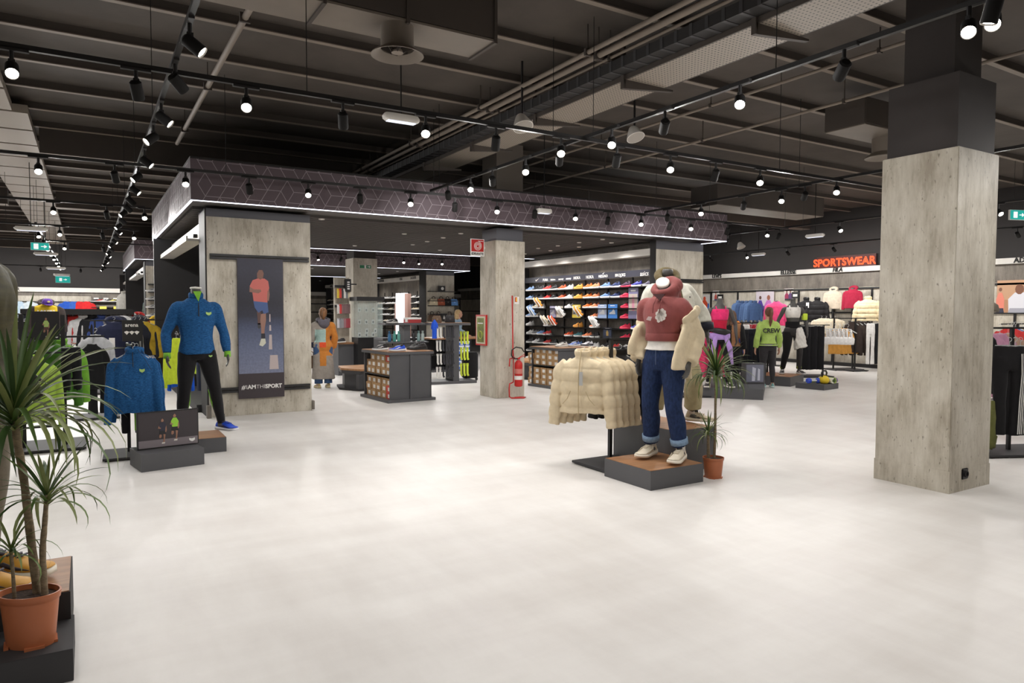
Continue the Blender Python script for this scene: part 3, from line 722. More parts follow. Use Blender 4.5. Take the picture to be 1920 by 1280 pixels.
def trows(P, ext=0, z0=.82, z1=1.6):
    f = P['fem']; lx, ly = P['lean']
    T = [(.82, .13, .1), (.88, .168 if f else .162, .112), (.95, .168 if f else .155, .108), (1.06, .118 if f else .137, .09), (1.17, .128 if f else .15, .1), (1.28, .146 if f else .17, .122 if f else .118), (1.36, .155 if f else .178, .108 if f else .112), (1.41, .148 if f else .172, .095), (1.445, .118 if f else .138, .082), (1.475, .088, .07), (1.51, .06, .058), (1.56, .05, .054), (1.6, .05, .056)]
    T = spl(T, 3); out = []
    for z, rx, ry in T:
        if z0 - 1e-6 <= z <= z1 + 1e-6:
            h = max(0, z - .92); out.append((z, rx + ext, ry + ext, lx * h, ly * h))
    return out
def sh_off(P, p): h = max(0, p[2] - .92); return (p[0] + P['lean'][0] * h, p[1] + P['lean'][1] * h, p[2])
def limb(P, kind, sd, ext, t1, t0=0):
    if kind == 'leg':
        h = (sd * P['hip'][0] * (1 if 1 else 0), P['hip'][1], P['hip'][2]); k = P['kneeL' if sd > 0 else 'kneeR']; a = P['ankL' if sd > 0 else 'ankR']
        mt = tuple((h[i] + k[i]) / 2 for i in range(3)); ca = tuple(k[i] * .62 + a[i] * .38 for i in range(3)); ca = (ca[0], ca[1] + .015, ca[2])
        f = 1.0
        rows = [(*h, .092), (*mt, .08), (*k, .056), (*ca, .053), (*(k[i] * .2 + a[i] * .8 for i in range(3)), .036), (*a, .036)]
    else:
        s_ = sh_off(P, P['shL' if sd > 0 else 'shR']); e = sh_off(P, P['elL' if sd > 0 else 'elR']); w_ = sh_off(P, P['wrL' if sd > 0 else 'wrR']); k = .86 if P['fem'] else 1
        s0 = (s_[0] * .62, s_[1], s_[2] + .0)
        rows = [(*s0, .045 * k), (*s_, .054 * k), (*(s_[i] * .5 + e[i] * .5 for i in range(3)), .05 * k), (*e, .041 * k), (*(e[i] * .6 + w_[i] * .4 for i in range(3)), .04 * k), (*w_, .027 * k)]
    S_ = spl(rows, 5); n = len(S_); S_ = S_[int(t0 * (n - 1)):max(2, int(round(t1 * (n - 1))) + 1)]
    return [r[:3] for r in S_], [r[3] + ext for r in S_]
def head_mb(mb, c, sc=1):
    x, y, z = c
    R_ = [(-.115, .03, .04, -.02), (-.1, .045, .055, -.025), (-.07, .058, .075, -.012), (-.03, .068, .088, 0), (.02, .075, .096, .004), (.06, .073, .094, .008), (.09, .058, .075, .01), (.11, .032, .042, .01), (.116, .008, .01, .01)]
    mb.loft([superring(x, y + r[3] * sc, z + r[0] * sc, r[1] * sc, r[2] * sc, 18, 2.1) for r in R_])
    mb.tube([(x, y - .085 * sc, z + .01 * sc), (x, y - .105 * sc, z - .025 * sc), (x, y - .092 * sc, z - .035 * sc)], [.008, .014, .011], 8)
    for sd in (-1, 1): mb.tube([(x + sd * .072, y + .01, z + .02), (x + sd * .082, y + .015, z), (x + sd * .073, y + .008, z - .03)], [.012, .014, .009], 8)
def body(root, P, mat, voxel=.0075, name='body'):
    mb = MB(); torso(mb, trows(P), 22, 2.2)
    for sd in (-1, 1):
        p, r = limb(P, 'leg', sd, 0, 1); mb.tube(p, r, 14)
        a = Vector(P['ankL' if sd > 0 else 'ankR']); t = Vector(P['toeL' if sd > 0 else 'toeR']); d = t - a; d.z = 0; d.normalize()
        mb.tube([a - d * .04 + Vector((0, 0, -.04)), a + Vector((0, 0, -.03)), a + d * .09 + Vector((0, 0, -.05)), t], [.034, .042, (.042, .03), (.03, .02)], 12)
        p, r = limb(P, 'arm', sd, 0, 1); mb.tube(p, r, 12)
        e = Vector(sh_off(P, P['elL' if sd > 0 else 'elR'])); w_ = Vector(sh_off(P, P['wrL' if sd > 0 else 'wrR']))
        dr = (w_ - e).normalized(); dr = (dr + Vector((0, 0, -.5))).normalized()
        hand_mb(mb, w_, dr, (0, -1, 0), (-sd, 0, 0), 1.0, P['curl'])
    lx, ly = P['lean']
    if P['head']: head_mb(mb, (lx * .75, ly * .75 - .01, 1.645))
    me = fuse(mb, voxel, 3)
    return link(name, me, mat, root, True)
def wear_top(root, P, name, mat, ext=.016, z0=.9, sl=1.0, wr=.008, z1=1.47, hem=0, seed=1, voxel=.011, hemout=0, puff=0, t0=0, hood=False, aext=None):
    mb = MB(); rows = trows(P, ext, .82, z1); rows = [r for r in rows if r[0] >= z0 - .03]
    if z0 < .82: rows = [(z0 + (.82 - z0) * k / 6, (.168 + ext) * (1 + hemout * (1 - k / 6)), (.115 + ext) * (1 + hemout * (1 - k / 6)), 0, 0) for k in range(6)] + rows
    else: rows = [(z0, rows[0][1] + hemout, rows[0][2] + hemout, rows[0][3], rows[0][4])] + [r for r in rows if r[0] > z0 + .01]
    torso(mb, rows, 24, 2.2)
    if sl:
        for sd in (-1, 1):
            p, r = limb(P, 'arm', sd, ext if aext is None else aext, sl, t0)
            if puff: r = [q * (1 + puff * (abs(sin(i * 1.1)) ** .6 - .5)) for i, q in enumerate(r)]
            mb.tube(p, r, 14)
    if hood:
        lx, ly = P['lean']; ox, oy = lx * .58, ly * .58
        Q = [(ox + .098 * cos(a), oy + .09 * sin(a) + .025, 1.555 + .048 * sin(a)) for a in [2 * pi * k / 14 for k in range(15)]]
        mb.tube(Q, [.05 + .014 * sin(2 * pi * k / 14) for k in range(15)], 10)
        Q = [(ox + .075 * cos(a), oy + .07 * sin(a) + .02, 1.49 + .03 * sin(a)) for a in [2 * pi * k / 14 for k in range(15)]]
        mb.tube(Q, .045, 10)
        mb.loft([superring(ox, oy + .1, 1.53, .1, .05, 16), superring(ox, oy + .125, 1.42, .12, .04, 16), superring(ox, oy + .12, 1.32, .07, .03, 16)])
    return link(name, fuse(mb, voxel, 3, wr, 6, seed), mat, root, True)
def wear_pants(root, P, name, mat, ext=.012, t1=.94, wr=.006, seed=2, voxel=.011, wide=0, z1=.99):
    mb = MB(); torso(mb, trows(P, ext, .82, z1), 24, 2.2)
    for sd in (-1, 1):
        p, r = limb(P, 'leg', sd, ext, t1); n = len(r)
        r = [q + wide * (max(0, i / n - .25)) for i, q in enumerate(r)]
        mb.tube(p, r, 16)
    return link(name, fuse(mb, voxel, 3, wr, 7, seed), mat, root, True)
def wear_shoes(root, P, c, sole=(228, 224, 214), stripe=None, hi=0, sc=1.0, sock=None):
    for sd in (1, -1):
        a = Vector(P['ankL' if sd > 0 else 'ankR']); t = Vector(P['toeL' if sd > 0 else 'toeR']); d = t - a; ang = math.atan2(d.x, -d.y)
        h = a - Vector((d.x, d.y, 0)).normalized() * .07
        shoe('shoe', c, sole, stripe, parent=root, loc=(h.x, h.y, a.z - .085), rot=(0, 0, ang), hi=hi, sc=sc)
        if sock:
            mb = MB().tube([(a.x, a.y, a.z - .01), (a.x, a.y, a.z + .05), (a.x * .93 + P['kneeL' if sd > 0 else 'kneeR'][0] * .07, a.y, a.z + .085)], [.042, .041, .042], 12)
            mb.build('sock', cloth('sock_%d_%d_%d' % sock, sock), root, True)
def face(root, P, lips=(170, 90, 84)):
    lx, ly = P['lean']; c = Vector((lx * .75, ly * .75 - .01, 1.645))
    for sd in (-1, 1):
        e = MB().lathe([(.001, .013), (.009, .009), (.013, 0), (.009, -.009), (.001, -.013)], 10).build('eye', M('eye', (40, 32, 28), .3), root, True, loc=c + Vector((sd * .031, -.08, .0)))
    MB().tube([(-.022, 0, 0), (0, -.006, 0), (.022, 0, 0)], [.003, .006, .003], 8).build('mouth', M('lips', lips, .5), root, True, loc=c + Vector((0, -.089, -.062)))
def setfaces(me, mats, fn):
    while len(me.materials) < len(mats): me.materials.append(mats[len(me.materials)])
    for p in me.polygons: p.material_index = fn(p.center, p.normal)
# ------------------------------------------------------------------ podiums and figures near the front
def podium(loc, rz, w, d, h, label, top=wood, inset=None):
    o = link('podium', MB().box(0, w, 0, d, 0, h - .004).mesh('podium'), grey, None, loc=loc, rot=(0, 0, rz))
    tag(o, label, 'podium')
    if top: MB().box(.006, w - .006, .006, d - .006, h - .004, h).build('podium_top', top, o)
    return o
blue_heather = M('blue_heather_knit', (44, 104, 158), .85, var=.6, vs=(42, 42, 190), col2=(20, 54, 98), bump=.15, bs=160, spec=.2)
black_c = cloth('black_jersey', (26, 25, 27)); lime = cloth('lime_fabric', (124, 184, 62)); lime_p = cloth('pale_lime_fabric', (172, 206, 84)); lime_d = cloth('grass_green_fabric', (76, 128, 44))
badge_m = M('lime_badge', (164, 200, 110), .5)
def badge(parent, loc, rot=(0, 0, 0), s=1, m_=None):   # small shield with a rounded cut at the top
    P = [(-.026, .016), (-.012, .011), (0, .009), (.012, .011), (.026, .016), (.026, -.004), (.012, -.014), (0, -.019), (-.012, -.014), (-.026, -.004)]
    return MB().prism([(x * s, z * s) for x, z in P], 'y', -.004, 0).build('logo_badge', m_ or badge_m, parent, loc=loc, rot=rot)

# left group: poster box on a plinth, blue mannequin behind
podium((.43, 7.81, 0), .165, .6, .48, .18, 'low dark grey plinth carrying a small advert board, left of the poster panel', top=None)
pb = thing('advert_board', 'small dark advert board showing two runners on the low grey plinth', 'sign', (.41, 8.06, .18), .165)
MB().box(0, .6, 0, .035, 0, .385).build('board', black, pb, bevel=.003)
pr_ = M('advert_print', (52, 46, 50), .35); MB().box(.012, .588, -.002, 0, .012, .373).build('print', pr_, pb)
MB().box(.012, .588, -.003, -.002, .012, .09).build('print_road', flat((120, 112, 116)), pb)
def runner(parent, x, y, z, s, top, legs, skin=(150, 110, 90), name='runner_print'):
    g = link(name, MB().prism([(-.09, .5), (-.13, .72), (-.06, .84), (.06, .84), (.14, .7), (.1, .5)], 'y', -.002, 0).mesh(name), flat(top), parent, loc=(x, y, z)); g.scale = (s, 1, s)
    MB().prism([(-.1, .5), (.1, .5), (.13, .34), (.02, .36), (-.03, .34), (-.12, .36)], 'y', -.0021, -.0001).build('legs_print', flat(legs), g)
    mb = MB().prism([(-.04, .86), (-.05, .93), (0, .99), (.05, .93), (.035, .86)], 'y', -.002, 0)
    mb.prism([(.03, .36), (.11, .36), (.09, .2), (.07, .03), (.02, .03), (.04, .2)], 'y', -.002, 0).prism([(-.11, .36), (-.03, .36), (-.04, .24), (-.1, .2), (-.13, .25)], 'y', -.002, 0)
    mb.prism([(-.13, .72), (-.17, .6), (-.06, .58), (-.06, .62), (-.11, .64)], 'y', -.0025, 0).prism([(.14, .7), (.16, .52), (.13, .42), (.1, .44), (.11, .6)], 'y', -.0025, 0)
    mb.build('skin_print', flat(skin), g)
    MB().prism([(-.02, .03), (.09, .03), (.08, -.03), (-.04, -.03)], 'y', -.002, 0).build('shoe_print', flat((210, 206, 196)), g)
    return g
runner(pb, .24, -.003, .05, .26, (42, 42, 58), (30, 30, 34)); runner(pb, .36, -.003, .07, .28, (150, 206, 60), (28, 28, 30))
badge(pb, (.53, -.003, .055), s=1.1, m_=label_w)
podium((.76, 8.5, 0), 0, .575, .55, .17, 'grey podium with walnut top under the mannequin in the blue top')
pm = at_z(410, 806, .17)
mx = at_y(366, 700, pm.y - .02).x
man = thing('mannequin', 'headless mannequin in blue heather quarter-zip, black tights and lime gloves', 'mannequin', (mx + .02, pm.y - .03, .17), .02)
PM = dict(BASE, head=False, kneeL=(.17, -.06, .5), ankL=(.25, .03, .09), toeL=(.36, -.15, .03), kneeR=(-.14, -.05, .5), ankR=(-.17, .02, .09), toeR=(-.24, -.16, .03), shL=(.195, 0, 1.39), shR=(-.195, 0, 1.39),
          elL=(.29, .03, 1.12), elR=(-.3, .03, 1.12), wrL=(.315, -.04, .88), wrR=(-.305, -.05, .88))
man.scale = (1.06, 1.06, 1.06)
body(man, PM, mann)
MB().lathe([(.001, .012), (.05, .008), (.062, 0), (.058, -.012)], 20).build('neck_cap', neck_w, man, True, loc=(0, 0, 1.615))
tp = wear_top(man, PM, 'quarter_zip_top', blue_heather, .027, .88, .97, .006, 1.5, seed=2, aext=.014)
MB().tube([(-.066 * cos(a), .06 * sin(a), 1.52 + .012 * sin(a)) for a in [2 * pi * k / 16 for k in range(17)]], [(.012, .04)] * 17, 8).build('stand_collar', blue_heather, tp, True)
MB().prism([(-.04, 1.575), (.045, 1.575), (.012, 1.46)], 'y', -.1, -.08).build('inner_collar', lime, tp)
MB().tube([(.01, -.105, 1.45), (.006, -.152, 1.36), (.004, -.16, 1.3)], .005, 6).build('zip', black, tp)
badge(tp, (.105, -.153, 1.33), (R(-6), 0, R(18)), 1.15)
tg = wear_pants(man, PM, 'running_tights', black_c, .012, .97, .004)
for sd in (-1, 1):
    k = PM['kneeL' if sd > 0 else 'kneeR']; a = PM['ankL' if sd > 0 else 'ankR']
    MB().tube([(k[0] - .05 * sd, k[1] + .02, k[2] - .02), (k[0] * .6 + a[0] * .4 - .056 * sd, k[1] + .03, .34), (a[0] - .036 * sd, a[1] + .015, .16)], (.018), 8).build('lime_side_panel', lime, tg, True)
badge(tg, (.12, -.14, .86), s=.7)
for sd in (-1, 1):
    w_ = Vector(PM['wrL' if sd > 0 else 'wrR']); MB().tube([w_ + Vector((0, 0, .025)), w_ + Vector((0, 0, -.04))], [(.034), (.038)], 12).build('lime_cuff', lime, man, True)
wear_shoes(man, PM, (28, 78, 208), (226, 226, 228), (40, 60, 150), sock=(34, 33, 34), sc=1.08)

# tall poster on the concrete panel
po = thing('poster', 'tall dark poster of a runner in a coral shirt on the concrete panel', 'poster', (1.955, 11.262, .26))
PW, PH = .685, 2.155
MB().box(0, PW, 0, .012, 0, PH).build('poster_board', flat((58, 50, 54)), po, bevel=.002)
def poster_mat():
    m = bpy.data.materials.new('runner_poster_print'); m.use_nodes = True; nt = m.node_tree; b = nt.nodes['Principled BSDF']; N = nt.nodes.new; L = nt.links.new
    tc = N('ShaderNodeTexCoord'); sp_ = N('ShaderNodeSeparateXYZ'); L(tc.outputs['Object'], sp_.inputs[0])
    rp = N('ShaderNodeValToRGB'); e = rp.color_ramp.elements; mr = N('ShaderNodeMapRange'); mr.inputs[2].default_value = 1.76; L(sp_.outputs['Z'], mr.inputs[0])
    e[0].position = 0; e[0].color = (*lin((118, 124, 148)), 1); e[1].position = 1; e[1].color = (*lin((40, 40, 56)), 1)
    for p_, c_ in ((.2, (104, 112, 138)), (.4, (74, 82, 108)), (.5, (44, 46, 62)), (.62, (34, 34, 46)), (.9, (44, 44, 60))):
        q = e.new(p_); q.color = (*lin(c_), 1)
    nz = N('ShaderNodeTexNoise'); nz.inputs['Scale'].default_value = 30; nz.inputs['Detail'].default_value = 6; L(tc.outputs['Object'], nz.inputs['Vector'])
    ov = N('ShaderNodeMixRGB'); ov.blend_type = 'OVERLAY'; ov.inputs[0].default_value = .35; L(mr.outputs[0], rp.inputs[0]); L(rp.outputs[0], ov.inputs[1]); L(nz.outputs['Fac'], ov.inputs[2]); L(ov.outputs[0], b.inputs['Base Color'])
    b.inputs['Roughness'].default_value = .4
    return m
MB().box(.01, PW - .01, -.002, 0, 0, 1.76).build('print', poster_mat(), po, loc=(0, 0, .385))
MB().prism([(.46, .44), (.6, .44), (.585, .66), (.47, .66)], 'y', -.0035, -.002).prism([(.452, .75), (.505, .75), (.5, .98), (.462, .98)], 'y', -.0035, -.002).prism([(.462, 1.04), (.492, 1.04), (.49, 1.13), (.466, 1.13)], 'y', -.0035, -.002).prism([(.464, 1.18), (.484, 1.18), (.482, 1.3), (.467, 1.3)], 'y', -.0035, -.002).build('road_marking', flat((186, 172, 170)), po)
rn = thing('x', None, None)
bpy.data.objects.remove(rn)
RX, RZ_ = .34, .80
def pp(pts, col, nm, dy=-.0045):
    return MB().prism([(RX + x, RZ_ + z) for x, z in pts], 'y', dy - .001, dy).build(nm, flat(col), po)
pp([(-.105, .70), (-.125, .86), (-.16, .93), (-.115, 1.02), (-.04, 1.05), (.06, 1.05), (.115, 1.01), (.13, .9), (.105, .85), (.1, .68)], (196, 104, 96), 'shirt_print')
pp([(-.11, .70), (.1, .68), (.115, .53), (.045, .50), (.02, .56), (-.035, .52), (-.09, .6)], (70, 92, 140), 'shorts_print', -.0055)
pp([(.0, .5), (.075, .52), (.075, .4), (.055, .28), (.04, .12), (.005, .12), (.0, .3), (-.01, .4)], (150, 112, 98), 'leg_print', -.005)
pp([(-.06, .54), (.0, .53), (-.005, .42), (.0, .34), (-.045, .34), (-.05, .44)], (96, 70, 64), 'rear_leg_print')
pp([(-.05, 1.06), (-.05, 1.13), (-.02, 1.18), (.03, 1.18), (.05, 1.13), (.04, 1.06), (.0, 1.03)], (128, 92, 80), 'head_print', -.0055)
pp([(-.16, .92), (-.165, .84), (-.03, .82), (.01, .85), (.0, .88), (-.1, .88)], (140, 102, 90), 'arm_print', -.006)
pp([(.125, .9), (.135, .8), (.12, .7), (.095, .72), (.1, .82)], (140, 102, 90), 'arm_print', -.006)
pp([(.0, .12), (.06, .12), (.058, .2), (.002, .2)], (40, 40, 48), 'sock_print', -.0055)
pp([(-.03, .02), (.02, .0), (.07, .05), (.06, .12), (.0, .12)], (206, 206, 188), 'shoe_print', -.006)
pp([(-.05, .36), (.0, .36), (.0, .3), (-.03, .27), (-.05, .3)], (60, 60, 66), 'shoe_print')
words('#', .095, label_w, po, (.068, -.004, .175), FACE_NY, bold=.002, ext=.001, shear=.15)
words('I', .085, label_w, po, (.118, -.004, .175), FACE_NY, ext=.001)
words('AM', .085, label_w, po, (.193, -.004, .175), FACE_NY, bold=.0035, ext=.001)
words('THE', .085, label_w, po, (.335, -.004, .175), FACE_NY, bold=-.001, ext=.001)
words('SPORT', .085, label_w, po, (.52, -.004, .175), FACE_NY, bold=.0035, ext=.001, sx=.98)

# blue quarter-zips hung on a rack arm
def rack(loc, rz, label, h=1.3, arms=(), base=(.62, .6), posts=((0, 0),), pw=.035, group=None):
    o = thing('clothes_rack', label, 'clothes rack', loc, rz, group)
    MB().box(-base[0] / 2, base[0] / 2, -base[1] / 2, base[1] / 2, .012, .035).build('base_plate', grey_dark, o)
    for sx_ in (-1, 1):
        MB().box(sx_ * (base[0] / 2 - .04) - .02, sx_ * (base[0] / 2 - .04) + .02, -base[1] / 2 + .02, base[1] / 2 - .02, 0, .012).build('foot', black, o)
    for (x, y) in posts: MB().box(x - pw / 2, x + pw / 2, y - pw / 2, y + pw / 2, .035, h).build('post', black, o)
    for a, b in arms: MB().bar(a, b, .022, .022).build('arm', black, o)
    return o
def hung(kind, col, p, rz, label, **k): return garment(kind, col, p, rz, label, **k)
rk = rack((.37, 8.82, 0), -.05, 'black rack on a grey plate holding the blue quarter-zip tops', 1.25, [((0, 0, 1.235), (.05, -.32, 1.235)), ((0, 0, 1.235), (0, .3, 1.235)), ((0, 0, .98), (0, -.2, .98))], (.5, .6), ((0, .05),))
def qz(loc, rz, label):
    o = link('quarter_zip_top', g_top(.5, .66, .66, .075, seed=21, spread=.06, wr=.014, voxel=.009, collar=.05, neck=.085), blue_heather, None, True, loc, (0, 0, rz))
    MB().tube([(0, -.066, .03), (0, -.073, -.06), (.005, -.09, -.16)], .005, 6).build('zip', black, o)
    badge(o, (.11, -.094, -.2), (0, 0, 0), 1.2); link('hanger', HG, None, o, loc=(0, 0, 0))
    MB().prism([(-.016, .012), (.016, .012), (.016, -.01), (-.016, -.01)], 'y', .052, .056).build('neck_label', label_w, o)
    MB().tube([(-.06, -.066, .028), (-.16, -.09, -.1), (-.22, -.07, -.2)], .003, 5).tube([(.06, -.066, .028), (.16, -.09, -.1), (.22, -.07, -.2)], .003, 5).build('raglan_seam', M('seam_navy', (20, 40, 66)), o)
    return tag(o, label, 'top')
qz((.41, 8.49, 1.175), -.12, 'blue heather quarter-zip top on clear hanger, front of its rack').scale = (.8, .9, 1)
o = qz((.45, 8.60, 1.165), -.2, 'second blue heather top tucked behind the front one on the rack'); o.scale = (.78, .72, .98)
hung('leggings', (28, 28, 30), (.40, 8.72, 1.0), -.1, 'black leggings with lime stripe hanging under the blue tops', sc=(.8, .8, .86))
MB().box(.03, .1, -.05, -.04, -.82, -.5).build('lime_stripe', lime, bpy.data.objects['leggings'])

# rack with lime and green jackets far left
r1 = rack((-.45, 9.82, 0), 0, 'black two-post rack with advert panel on top, behind the front left plant', 1.56, [((-.2, 0, 1.30), (.62, 0, 1.30)), ((-.2, -.1, .26), (.2, -.1, .26)), ((-.2, 0, .9), (.2, 0, .9)), ((-.2, -.3, 1.13), (.2, -.3, 1.13)), ((.2, 0, 1.13), (.2, -.3, 1.13))], (.82, .78), ((.2, -.08), (-.2, -.08)), .045)
ad = thing('small_advert', 'square dark advert panel with a tiny lime runner on top of left rack', 'sign', (-.55, 9.72, 1.27))
MB().box(0, .27, -.02, .02, 0, .33).build('board', black, ad); runner(ad, .14, -.022, .04, .22, (170, 196, 110), (90, 60, 55)); badge(ad, (.24, -.022, .03), s=.5, m_=label_w)
hung('jacket', (152, 214, 62), (-.5, 9.42, 1.06), .1, 'bright lime zip jacket at the front of the left rack', mat=lime_p, sc=(.74, .9, 1.08))
hung('jacket', (96, 170, 50), (-.42, 9.9, 1.24), .35, 'grass green long jacket on the side arm of the left rack', mat=lime_d, sc=(1.05, 1, 1.1))
hung('jacket', (120, 200, 60), (-.3, 10.02, 1.23), .45, 'light green jacket hanging at the end of the left rack arm', mat=lime, sc=(.95, 1, 1.05))
hung('shorts', (26, 26, 28), (-.17, 9.6, 1.18), .3, 'black shorts clipped in front of the green jackets', sc=(.6, .9, .85))
r2 = rack((.09, 12.2, 0), 0, 'black rack on plate with black tee and white long-sleeve behind green jackets', 1.3, [((0, 0, 1.28), (0, -.35, 1.28)), ((0, 0, 1.28), (.0, .3, 1.28))], (.6, .6))
hung('long', (206, 206, 210), (.1, 12.05, 1.25), .15, 'pale grey long-sleeve shirt with orange cuffs behind black tee', sc=(.8, 1, 1.06))
hung('tee', (26, 26, 28), (.05, 11.88, 1.12), .12, 'black t-shirt in front of the pale grey long-sleeve', sc=(.7, 1, 1))
hung('pants', (24, 24, 26), (.12, 11.94, .8), .2, 'black trousers hanging below the black t-shirt', sc=(.8, 1, .72))

# right group: two mannequins, jacket rack
pf = podium((4.316, 4.682, 0), .0, .665, .66, .18, 'low grey podium with walnut top under the mannequin in jeans')
pk = podium((4.98, 5.06, 0), .0, .56, .95, .43, 'taller grey podium with walnut top behind the jeans mannequin')
cream = cloth('cream_padded', (208, 192, 162), .08, .75)
hood_c = cloth('faded_brick_red_fleece', (132, 72, 70), .1)
denim = M('dark_denim', (32, 46, 78), .85, var=.35, vs=(60, 60, 25), bump=.2, bs=220, spec=.2); denim_l = M('light_denim_cuff', (118, 142, 168), .85, var=.2, vs=(60, 60, 60))
W1 = thing('mannequin', 'headless mannequin in brick red hoodie, jeans and off-shoulder cream jacket', 'mannequin', (4.755, 5.0, .18), R(-72)); W1.scale = (1.07,) * 3
P1 = dict(BASE, head=False, fem=True, kneeL=(.13, -.05, .5), ankL=(.165, .03, .105), toeL=(.19, -.16, .045), kneeR=(-.11, -.04, .5), ankR=(-.15, .06, .105), toeR=(-.15, -.13, .045), lean=(-.05, .1),
          elL=(.27, .06, 1.14), elR=(-.225, .04, 1.14), wrL=(.28, -.06, .9), wrR=(-.225, -.05, .9))
body(W1, P1, mann)
hd = wear_top(W1, P1, 'hoodie', hood_c, .038, 1.1, .55, .013, 1.48, seed=5, hood=True, hemout=.012)
MB().tube([(-.09 * cos(a) - .006, .078 * sin(a) + .02, 1.12) for a in [2 * pi * k / 20 for k in range(21)]], .001, 4)
MB().lathe([(1, -.035), (1.03, -.02), (1.03, .02), (1, .035)], 28, (-.008, .016, 1.115), .166, .142, cap=False).build('hem_rib', hood_c, hd, True)
MB().lathe([(.001, .006), (.05, .005), (.062, 0), (.056, -.03)], 24).build('neck_cap', neck_w, W1, True, loc=(-.033, .03, 1.61), rot=(R(48), 0, R(25)))
pg = MB()
random.seed(3)
for k in range(16):
    a = k * .7; rr_ = .045 * (k / 16) ** .5; pg.prism([(rr_ * cos(a) + .018 * cos(t), rr_ * sin(a) * 1.2 + .02 * sin(t)) for t in [j * pi / 3 + k for j in range(6)]], 'y', -.002, 0)
pg.build('chest_print', flat((196, 188, 180)), hd, loc=(.05, -.142, 1.31), rot=(R(-8), 0, R(6)))
MB().prism([(-.03, -.02), (-.01, .01), (.03, .006), (.02, -.03)], 'y', -.002, 0).build('chest_print', flat((170, 150, 146)), hd, loc=(-.07, -.142, 1.29), rot=(R(-8), 0, R(-6)))
for sx_ in (-1, 1): MB().tube([(.03 * sx_, -.085, 1.47), (.035 * sx_, -.135, 1.4), (.03 * sx_, -.15, 1.33)], .004, 6).build('drawstring', cloth('cord_red', (112, 54, 54)), hd, True)
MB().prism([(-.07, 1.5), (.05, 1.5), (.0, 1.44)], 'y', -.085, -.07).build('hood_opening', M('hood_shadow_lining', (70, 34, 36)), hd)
wt = wear_top(W1, P1, 'white_tee', white_c, .03, 1.0, 0, .008, 1.16, seed=8)
jn = wear_pants(W1, P1, 'jeans', denim, .016, .88, .005, wide=.03, z1=1.03)
for sd in (-1, 1):
    k = Vector(P1['kneeL' if sd > 0 else 'kneeR']); a = Vector(P1['ankL' if sd > 0 else 'ankR']); q = a * .86 + k * .14; d = (k - a).normalized()
    MB().tube([q - d * .0, q + d * .055], [.078, .08], 18).build('turned_cuff', denim_l, jn, True)
MB().box(-.003, .003, -.146, -.14, .87, 1.0).build('fly_seam', M('seam_blue', (58, 74, 104)), jn)
wear_shoes(W1, P1, (222, 212, 192), (228, 220, 204), (206, 196, 176), sock=(222, 218, 210), sc=1.08, hi=1)
# jacket worn off the shoulders: quilted sleeves, hanging back and front flap
mb = MB()
for sd in (-1, 1):
    p, r = limb(P1, 'arm', sd, .05, 1.0, .4); r = [q * (1 + .1 * (abs(sin(i * .95)) ** .5 - .5)) for i, q in enumerate(r)]
    mb.tube(p, r, 16)
mb.loft([superring(-.01 + .0 * k, .17 - .012 * k, 1.28 - .09 * k, .2 + .008 * k, .05, 24) for k in range(7)])
mb.tube([(.23, .1, 1.3), (.25, -.02, 1.2), (.24, -.13, 1.0), (.24, -.15, .84)], [(.05, .03), (.08, .035), (.11, .04), (.12, .045)], 14, up=(1, 0, 0))
mb.tube([(-.21, .1, 1.28), (-.24, -.02, 1.16), (-.26, -.08, 1.02), (-.26, -.08, .95)], [(.05, .03), (.07, .04), (.09, .04), (.09, .04)], 14, up=(1, 0, 0))
mb.tube([(.27, .12, 1.36), (.3, .0, 1.33), (.24, -.1, 1.25)], [(.03, .05), (.03, .055), (.012, .04)], 12)
jk = link('off_shoulder_jacket', fuse(mb, .0095, 3, .014, 9, 9), cream, W1, True)

olive = cloth('olive_fleece', (92, 80, 52)); khaki = cloth('khaki_cotton', (168, 158, 124), .1)
kp = at_z(1287, 800, .43)
W2 = thing('mannequin', 'headless mannequin in olive hoodie, cream overshirt and khaki trousers behind jeans one', 'mannequin', (5.345, 5.475, .43), R(-30)); W2.scale = (1.0,) * 3
P2 = dict(BASE, head=False, kneeL=(.2, -.09, .5), ankL=(.22, .02, .1), toeL=(.4, -.06, .04), kneeR=(-.12, -.05, .5), ankR=(-.2, .02, .1), toeR=(-.25, -.15, .04), lean=(-.1, .03),
          elL=(.34, .05, 1.14), wrL=(.36, -.02, .93), elR=(-.28, .04, 1.14), wrR=(-.27, .02, .9))
body(W2, P2, mann)
h2 = wear_top(W2, P2, 'hoodie', olive, .028, .98, .5, .01, 1.48, seed=12, hood=True)
words('h·n', .11, label_w, h2, (-.03, -.153, 1.33), (R(84), 0, R(4)), bold=.004, ext=.002)
MB().lathe([(.001, .02), (.05, .018), (.058, 0), (.055, -.06)], 16).build('neck_stump', mann, W2, True, loc=(-.065, .02, 1.62))
cs = cloth('cream_shirt', (206, 204, 192))
mb = MB(); p, r = limb(P2, 'arm', 1, .045, .8); mb.tube(p, r, 14); p, r = limb(P2, 'arm', -1, .045, .8); mb.tube(p, r, 14)
mb.loft([superring(-.1 * (z - .92), .12, z, rx, .05, 20) for z, rx in ((1.44, .15), (1.3, .2), (1.1, .2), (.84, .21))])
for sd in (-1, 1): mb.tube([(sd * .09 - .05, -.02, 1.49), (sd * .15 - .04, -.11, 1.36), (sd * .185, -.12, 1.1), (sd * .2, -.1, .84)], [(.035, .03), (.055, .032), (.065, .03), (.07, .03)], 12, up=(0, 1, 0))
ov = link('open_overshirt', fuse(mb, .011, 3, .008, 7, 14), cs, W2, True)
for k in range(5): MB().lathe([(.007, -.002), (.007, .002)], 10).build('button', black, ov, rot=(R(90), 0, 0), loc=(.13 + .004 * k, -.153, 1.34 - k * .1))
